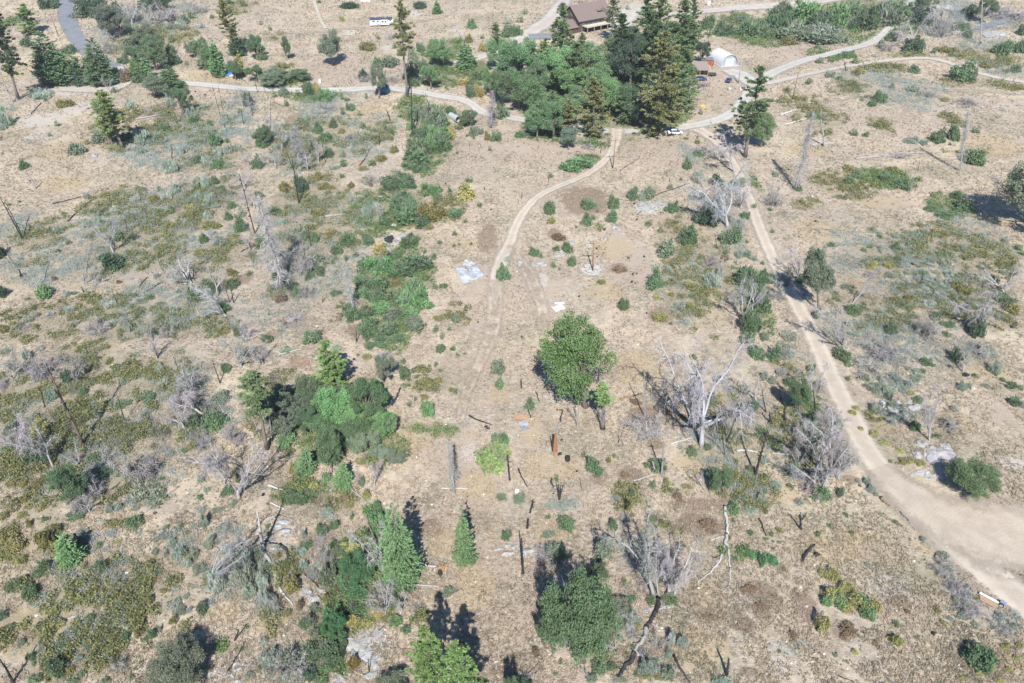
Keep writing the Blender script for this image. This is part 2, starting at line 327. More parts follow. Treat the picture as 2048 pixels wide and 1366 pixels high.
# ---------------------------------------------------------------- plants: prototypes
def pn(v, s=1.0): return np.sin(v[:, 0] * 2.1 * s + 1.3) * np.sin(v[:, 1] * 2.7 * s + .4) + .6 * np.sin(v[:, 2] * 3.9 * s + v[:, 0] * 1.7 * s)
def bush_mesh(seed, n=2300, style='leaf'):
    r = np.random.default_rng(seed); g = G(); k = int(r.integers(26, 44))
    c = unit(r, k, True); rad = r.uniform(.25, .92, (k, 1)); c = c * rad; c[:, 2] = c[:, 2] * r.uniform(.45, 1.08, k) + .06
    c[:, :2] *= r.uniform(.74, 1.14, 2); s = r.uniform(.10, .32, k)
    per = (s ** 1.7 / (s ** 1.7).sum() * n).astype(int)
    for q in range(k):
        m = per[q]; d = unit(r, m); p = c[q] + d * s[q] * (.45 + .72 * r.random((m, 1)) ** .7 + .5 * (r.random((m, 1)) > .88)) * [1, 1, .9]; p[:, 2] = np.abs(p[:, 2]) + .01; sh = r.random()
        if style == 'leaf': g.leaves(p, .075, .05, 0, r, sh=sh)
        elif style == 'sage':
            o = p - c[q] * [1, 1, .2]; o /= np.linalg.norm(o, axis=1)[:, None] + 1e-6; g.leaves(p, .13, .026, 0, r, o, .8, sh=sh)
        else: g.leaves(p, .095, .042, 0, r, d * .5, .3, sh=sh)
    d = unit(r, 110, True); g.ribbons(np.repeat([[0, 0, .02]], 110, 0), d, r.uniform(.6, 1.2, 110), np.full(110, .012), -.02, 3, 1, r)
    return g.mesh({'leaf': "round_bush", 'sage': "sage_bush", 'will': "willow_shrub"}[style], [M['leaf'], M['twig']])
def deadbrush_mesh(seed, n=700):
    r = np.random.default_rng(seed); g = G(); m = 26
    d = unit(r, m, .25); p = r.normal(size=(m, 3)) * [.25, .25, 0]; pts = g.ribbons(p, d, r.uniform(.6, 1.15, m), np.full(m, .022), .03, 5, 0, r)
    P = np.stack(pts, 1); q = r.integers(0, m, n); w = r.integers(1, 6, n); st = P[q, w]
    dd = (P[q, w] - P[q, w - 1]); dd /= np.linalg.norm(dd, axis=1)[:, None]; dd = dd + unit(r, n) * .9
    pts2 = g.ribbons(st, dd, r.uniform(.2, .6, n), np.full(n, .014), .12, 4, 0, r)
    P2 = np.stack(pts2, 1); q = r.integers(0, n, n * 2); w = r.integers(1, 5, n * 2)
    g.ribbons(P2[q, w], unit(r, 2 * n), r.uniform(.1, .3, 2 * n), np.full(2 * n, .009), .1, 2, 0, r)
    return g.mesh("dead_brush", M['deadwood'])
def trunk_pts(r, H, wob=.02, n=9):
    z = np.linspace(0, 1, n) * H; x = np.cumsum(r.normal(size=n)) * wob * H / n ** .5; y = np.cumsum(r.normal(size=n)) * wob * H / n ** .5
    x[0] = y[0] = 0; x -= x[-1] * z / H; y -= y[-1] * z / H
    return np.stack([x, y, z], -1)
def pine_meshes(seed, H=20., W=7., bare=.3, nb=85, tip=.5, dens=1.0):
    r = np.random.default_rng(seed); t = G(); c = G(); tp = trunk_pts(r, H, .012)
    t.tube(tp, np.linspace(.34, .04, len(tp)) * np.r_[1.25, np.ones(len(tp) - 1)], 8)
    f = np.sort(r.random(nb)) ** .9; z = H * (bare + (1 - bare) * f * .985)
    prof = np.interp(f, [0, .12, .35, .7, 1], [.55, .85, 1, .62 * (.6 + tip), .1]) * r.uniform(.6, 1.12, nb)
    L = W / 2 * prof; az = r.random(nb) * 2 * math.pi + np.arange(nb) * 2.4
    # a few bare sectors make the crown uneven
    L *= 1 - .45 * np.clip(np.sin(az * 1.0 + z * .55 + seed) - .35, 0, 1)
    d = np.stack([np.cos(az), np.sin(az), np.interp(f, [0, 1], [-.12, .55])], -1)
    p0 = np.stack([np.interp(z, tp[:, 2], tp[:, 0]), np.interp(z, tp[:, 2], tp[:, 1]), z], -1)
    c.ribbons(p0, d, L, np.full(nb, .05), -.04, 4, 1, r)
    for i in range(nb):
        k = max(2, int(L[i] * 1.9 * dens)); s = np.linspace(.28, 1, k); cc = p0[i] + d[i] * L[i] * s[:, None] + r.normal(size=(k, 3)) * [.28, .28, .16] * (L[i] / 3.5 + .3)
        for q in range(k):
            m = int(42 * dens); rr = (.55 - .16 * s[q]) * (.55 + L[i] / W); o = unit(r, m); P = cc[q] + o * rr * r.uniform(.3, 1.05, (m, 1)) * [1.15, 1.15, .62]
            o = o * .8 + d[i] * .6; c.leaves(P, .27, .075, 0, r, o, .35, sh=(i * .618) % 1 * .6 + .4 * r.random())
    nd = 26; zz = r.uniform(.04, bare + .05, nd) * H; a = r.random(nd) * 6.3
    t.ribbons(np.stack([np.interp(zz, tp[:, 2], tp[:, 0]), np.interp(zz, tp[:, 2], tp[:, 1]), zz], -1), np.stack([np.cos(a), np.sin(a), np.full(nd, -.1)], -1), r.uniform(.4, 1.9, nd), np.full(nd, .03), .08, 4, 0, r)
    return t.mesh("trunk", M['bark'], True), c.mesh("crown", [M['needle'], M['twig']])
def cedar_meshes(seed, H=12., W=6., n=8200, bare=.02, bulge=.75):
    r = np.random.default_rng(seed); t = G(); c = G(); tp = trunk_pts(r, H, .006); t.tube(tp, np.linspace(.22, .03, len(tp)), 7); n = int(n * 1.5); W = W * 1.12; nb = int(n / 28)
    f = 1 - np.sqrt(r.random(nb)) * .985; z = H * (bare + (1 - bare) * f); az = r.random(nb) * 6.283; ph = r.random(3) * 6.3
    L = W / 2 * np.clip((1 - f) ** bulge, .03, 1) * np.interp(f, [0, .07, .2], [.6, .9, 1]) * r.beta(6, 1.6, nb) * 1.18 * (1 + .16 * np.sin(az * 2 + z * 1.1 + ph[0]) + .12 * np.sin(az * 5 - z * 2 + ph[1]))
    d = np.stack([np.cos(az), np.sin(az), 0 * az], -1); sd = np.stack([-np.sin(az), np.cos(az), 0 * az], -1)
    for i in range(nb):
        m = 28; u = r.uniform(.35, 1.03, m) ** .8; w = r.normal(size=m) * .17 * (1.15 - u) * L[i] + r.normal(size=m) * .05
        p = np.array([0, 0, z[i]]) + d[i] * (u * L[i])[:, None] + sd[i] * w[:, None]; p[:, 2] += (-.42 * u + .34 * u ** 3) * L[i] * .6 + r.normal(size=m) * .07
        c.leaves(p, .24, .085, 0, r, d[i] + sd[i] * (w * 2)[:, None] + [0, 0, -.1], sh=r.random())
    q = r.integers(0, nb, 80); c.ribbons(np.stack([0 * z[q], 0 * z[q], z[q]], -1), d[q], L[q] * .9, np.full(80, .03), .02, 3, 1, r)
    return t.mesh("trunk", M['bark'], True), c.mesh("crown", [M['needle'], M['twig']])
def oak_meshes(seed, H=11., W=13., n=21000, leaf='leaf', low=.2, bark='bark', lf=1.0, nl=22):
    r = np.random.default_rng(seed); t = G(); c = G(); cen = np.array([0, 0, H * (1 + low) / 2]); rad = np.array([W / 2, W / 2, H * (1 - low) / 2])
    d = unit(r, nl, -.35); d[:3] = unit(r, 3, .5) * .5; P = cen + d * r.uniform(.5, .88, (nl, 1)) * rad; s = r.uniform(.12, .24, nl) * W; C_ = []; S = []; Q = []
    for i in range(nl):
        m = int(r.integers(9, 15)); o = unit(r, m); C_.append(P[i] + o * s[i] * r.uniform(.35, .78, (m, 1)) * [1, 1, .72]); S.append(r.uniform(.2, .42, m) * s[i]); Q.append(np.full(m, i))
    C_ = np.concatenate(C_); S = np.concatenate(S); Q = np.concatenate(Q); per = (S ** 1.8 / (S ** 1.8).sum() * n).astype(int)
    for i in range(len(C_)):
        m = per[i]; o = unit(r, m); q = C_[i] + o * S[i] * (.5 + .6 * r.random((m, 1)) + .4 * (r.random((m, 1)) > .92)) * [1.1, 1.1, .7]; c.leaves(q, .15 * lf, .10 * lf, 0, r, sh=r.random())
    top = np.array([0, 0, H * .34]); t.tube([[0, 0, -.2], [.05, 0, H * .12], [.1, .05, H * .24], top], [.62, .42, .36, .3], 9)
    for i in range(nl):
        e = P[i]; m1 = top * .6 + e * .4 + r.normal(size=3) * .4; m2 = top * .25 + e * .75 + r.normal(size=3) * .5
        t.tube([top * r.uniform(.6, 1), m1, m2, e], [.2, .13, .08, .03], 5)
    q = r.integers(0, len(C_), 420); c.ribbons(C_[q], unit(r, 420), r.uniform(.6, 1.7, 420) * W / 13, np.full(420, .035), .0, 3, 1, r)
    return t.mesh("trunk", M[bark], True), c.mesh("crown", [M['leaf_fleck'] if leaf == 'fleck' else M['leaf'], M['twig']])
def dead_meshes(seed, H=11., W=10., limbs=6, fork=.3, droop=.1, fine=1.0, fir=False):
    r = np.random.default_rng(seed); t = G(); c = G(); ends = []
    if fir:
        tp = trunk_pts(r, H, .01); t.tube(tp, np.linspace(.32, .03, len(tp)), 7); nb = 150; f = r.random(nb); z = H * (.1 + .88 * f); a = r.random(nb) * 6.3
        p = np.stack([np.interp(z, tp[:, 2], tp[:, 0]), np.interp(z, tp[:, 2], tp[:, 1]), z], -1)
        pts = c.ribbons(p, np.stack([np.cos(a), np.sin(a), 0 * a + .15], -1), W / 2 * np.interp(f, [0, .15, 1], [.75, 1, .12]) * r.uniform(.55, 1.1, nb), np.full(nb, .045), .1, 6, 0, r); ends = np.stack(pts, 1)
    else:
        tp = trunk_pts(r, H * fork, .05, 5); t.tube(tp, np.linspace(.42, .3, 5) * np.r_[1.3, np.ones(4)], 8); P = []
        for i in range(limbs):
            az = i * 2 * math.pi / limbs + r.normal() * .5; el = r.uniform(.35, 1.2) if i else 1.35
            d = np.array([math.cos(az) * math.cos(el), math.sin(az) * math.cos(el), math.sin(el)]); n = 9; L = H * (1 - fork) * r.uniform(.75, 1.05) / max(.6, math.sin(el)) * .85
            p = [tp[-1] - [0, 0, r.uniform(0, .25) * H * fork]]
            for q in range(n):
                d = d + r.normal(size=3) * .17; d[2] -= droop * .35 * q / n; d /= np.linalg.norm(d); p.append(p[-1] + d * L / n)
            p = np.array(p); s = W / 2 / max(1.0, np.abs(p[:, :2]).max()); p[:, :2] *= min(1.15, s)
            t.tube(p, np.linspace(.22, .05, n + 1), 6); P.append(p)
        P = np.array(P); m = limbs * 14; q = r.integers(0, limbs, m); w = r.integers(3, 10, m); dd = unit(r, m) + (P[q, w] - P[q, w - 1]) * 1.2; dd[:, 2] = np.abs(dd[:, 2]) * .5 + .2
        pts = c.ribbons(P[q, w], dd, r.uniform(.16, .42, m) * H * .6, np.full(m, .085), droop, 6, 0, r); ends = np.concatenate([np.stack(pts, 1), P[:, 3:10]])
    m = int((750 if fir else 760) * fine); q = r.integers(0, len(ends), m); w = r.integers(1, 7, m); st = ends[q, w]; dd = ends[q, w] - ends[q, w - 1]; dd /= np.linalg.norm(dd, axis=1)[:, None] + 1e-6
    sc = H / 11
    p2 = np.stack(c.ribbons(st, dd * .7 + unit(r, m), r.uniform(.4, 1.5, m) * sc * (.7 if fir else 1), np.full(m, .034), droop * 1.6, 5, 0, r), 1)
    m2 = int(1300 * fine); q = r.integers(0, m, m2); w = r.integers(1, 6, m2); c.ribbons(p2[q, w], unit(r, m2) + [0, 0, -.2], r.uniform(.2, .7, m2) * sc, np.full(m2, .014), droop * 1.8, 3, 0, r)
    return t.mesh("trunk", M['pale_dead'], True), c.mesh("branches", M['pale_dead'])
def snag_mesh(seed, stubs=9, mat='burnt'):         # unit: radius about 1 at the foot, height 10
    r = np.random.default_rng(seed); g = G(); tp = trunk_pts(r, 10, .012); tp[:, :2] *= 3; rad = np.linspace(1, .42, 9) * r.uniform(.88, 1.1, 9); rad[0] = 1.25; g.tube(tp, rad, 8, rnd=.5)
    top = tp[-1]; g.tube([top, top + [.15, .1, .35]], [.34, .02], 5)
    z = r.uniform(2, 9.6, stubs); a = r.random(stubs) * 6.3
    for i in range(stubs):
        b = np.array([np.interp(z[i], tp[:, 2], tp[:, 0]), np.interp(z[i], tp[:, 2], tp[:, 1]), z[i]]); d = np.array([math.cos(a[i]) * 3, math.sin(a[i]) * 3, .12]) * r.uniform(.4, 1.5)
        g.tube([b, b + d * .5, b + d + [0, 0, -.06]], [.18, .12, .05], 4)
    return g.mesh("burnt_snag", M[mat], True)
def log_mesh(seed, stubs=5, mat='burnt'):          # unit: length 10 along x, radius about .25
    r = np.random.default_rng(seed); g = G(); n = 12; x = np.linspace(-5, 5, n); P = np.stack([x, np.cumsum(r.normal(size=n)) * .09, .2 + .03 * r.normal(size=n)], -1); P[:, 1] -= P[:, 1].mean()
    g.tube(P, np.linspace(.25, .15, n) * r.uniform(.88, 1.12, n), 8)
    for i in range(stubs):
        q = r.integers(2, n - 1); s = r.choice([-1, 1]); u = r.uniform(.4, 1.2); g.tube([P[q], P[q] + [.25, s * .3 * u, .25 * u], P[q] + [.7, s * .65 * u, r.uniform(0, .5)]], [.08, .055, .02], 4)
    return g.mesh("fallen_log", M[mat], True)
def boulder_mesh(seed, flat=False):
    import bmesh
    bm = bmesh.new(); bmesh.ops.create_icosphere(bm, subdivisions=4, radius=1); r = np.random.default_rng(seed)
    V = np.array([v.co[:] for v in bm.verts]); N = V / np.linalg.norm(V, axis=1)[:, None]; disp = np.zeros(len(V))
    for q in range(10):
        d = unit(r, 1)[0]; t0 = r.uniform(.55, .9); h = N @ d; disp -= np.maximum(0, h - t0) * (1.1 if not flat else .7)
    disp += .10 * pn(N * 1.7 + seed) + .045 * pn(N * 4.3 - seed) + .02 * pn(N * 11 + seed)
    V = N * (1 + disp)[:, None]
    if flat:
        a = np.arctan2(N[:, 1], N[:, 0]); V[:, :2] *= (1 + .2 * np.sin(2 * a + seed) + .12 * np.sin(3 * a + 2 * seed) + .05 * np.sin(7 * a))[:, None]
        V[:, 2] = np.clip(V[:, 2], -.5, .62) + .12 * pn(V * 2.3) + .05 * pn(V * 6)
    for v, c in zip(bm.verts, V): v.co = c
    me = bpy.data.meshes.new("rock_slab" if flat else "boulder"); bm.to_mesh(me); bm.free(); me.materials.append(M['granite'])
    me.polygons.foreach_set("use_smooth", np.full(len(me.polygons), True)); return me
def granite():
    t = NT("granite"); P = t.obj(); oi = t.new("ShaderNodeObjectInfo"); W = t.pos()
    c = t.mix(t.step(t.noise(.8, 5, .65, W), .35, .65), t.mix(1.0, oi.outputs["Color"], (.78,.77,.76), 'MULTIPLY'), t.mix(1.0, oi.outputs["Color"], (1.15,1.15,1.15), 'MULTIPLY'))
    v = t.new("ShaderNodeTexVoronoi", feature='DISTANCE_TO_EDGE'); t.link(W, v.inputs["Vector"]); v.inputs["Scale"].default_value = .35
    wv = t.new("ShaderNodeVectorMath"); wn_ = t.new("ShaderNodeTexNoise"); wn_.inputs["Scale"].default_value = 1.2; t.link(W, wn_.inputs["Vector"]); t.link(wn_.outputs["Color"], wv.inputs[0]); t.link(W, wv.inputs[1]); t.link(wv.outputs[0], v.inputs["Vector"])
    c = t.mix(t.math('MULTIPLY', t.step(v.outputs["Distance"], .05, 0), .5), c, (.20,.18,.16))
    c = t.mix(t.math('MULTIPLY', t.step(t.noise(.6, 5, .7, W, .7), .56, .64), .55), c, (.34,.27,.2)); c = t.mix(t.math('MULTIPLY', t.step(t.noise(7, 3, .7, W), .56, .7), .35), c, (.18,.17,.165))
    t.color(c); t.bump(t.noise(1.6, 7, .7, W), 1, .3); M['granite'] = t.m
granite()
TR = {}
def protos():
    TR['b'] = [bush_mesh(10 + i) for i in range(6)]; TR['s'] = [bush_mesh(30 + i, 2400, 'sage') for i in range(5)]; TR['w'] = [bush_mesh(50 + i, 3400, 'will') for i in range(4)]
    TR['db'] = [deadbrush_mesh(70 + i) for i in range(4)]
    TR['pin'] = [pine_meshes(80 + i) for i in range(4)]; TR['pinf'] = [pine_meshes(90 + i, 20, 8, .06, 120, .45, 1.0) for i in range(4)]; TR['pinb'] = [pine_meshes(95 + i, 22, 6.5, .48, 60) for i in range(2)]; TR['pint'] = [pine_meshes(98 + i, 14, 3.4, .55, 26, .3, .8) for i in range(2)]
    TR['ced'] = [cedar_meshes(110 + i, bulge=(.62, .8, .55, .7)[i]) for i in range(4)]; TR['cedb'] = [cedar_meshes(118, 15, 7.5, 15000, .08, .5)]
    TR['oak'] = [oak_meshes(130 + i) for i in range(5)]; TR['oakB'] = [oak_meshes(140, 12, 12.5, 34000, 'fleck', .2, lf=.85, nl=31)]; TR['oakC'] = [oak_meshes(142, 11, 12.5, 38000, low=.12, lf=.8, nl=27), oak_meshes(143, 11, 12.5, 34000, low=.1, lf=.85, nl=42)]
    TR['dead'] = [dead_meshes(150, limbs=5), dead_meshes(151, limbs=4, droop=.17), dead_meshes(152, limbs=6, fork=.18), dead_meshes(153, limbs=3, droop=.22, W=8), dead_meshes(154, limbs=5, fork=.12, droop=.06)]
    TR['deadf'] = [dead_meshes(160 + i, 14, 4.5, fir=True, droop=.13) for i in range(2)]; TR['deadB'] = [dead_meshes(167, 13, 12.5, limbs=7, fork=.2, droop=.13, fine=1.8), dead_meshes(168, 13, 12.5, limbs=8, fork=.22, droop=.16, fine=1.6), dead_meshes(169, 13, 12.5, limbs=6, fork=.12, droop=.1, fine=1.6)]
    TR['snag'] = [snag_mesh(170 + i, 5 + i * 3) for i in range(4)]; TR['log'] = [log_mesh(180 + i, 2 + i * 2) for i in range(4)]; TR['logw'] = [log_mesh(184 + i, 2 + i * 2, 'pale_dead') for i in range(4)]; TR['snagw'] = [snag_mesh(176 + i, 4 + i * 3, 'deadwood') for i in range(3)]; TR['bol'] = [boulder_mesh(190 + i) for i in range(5)]; TR['slab'] = [boulder_mesh(200 + i, True) for i in range(5)]
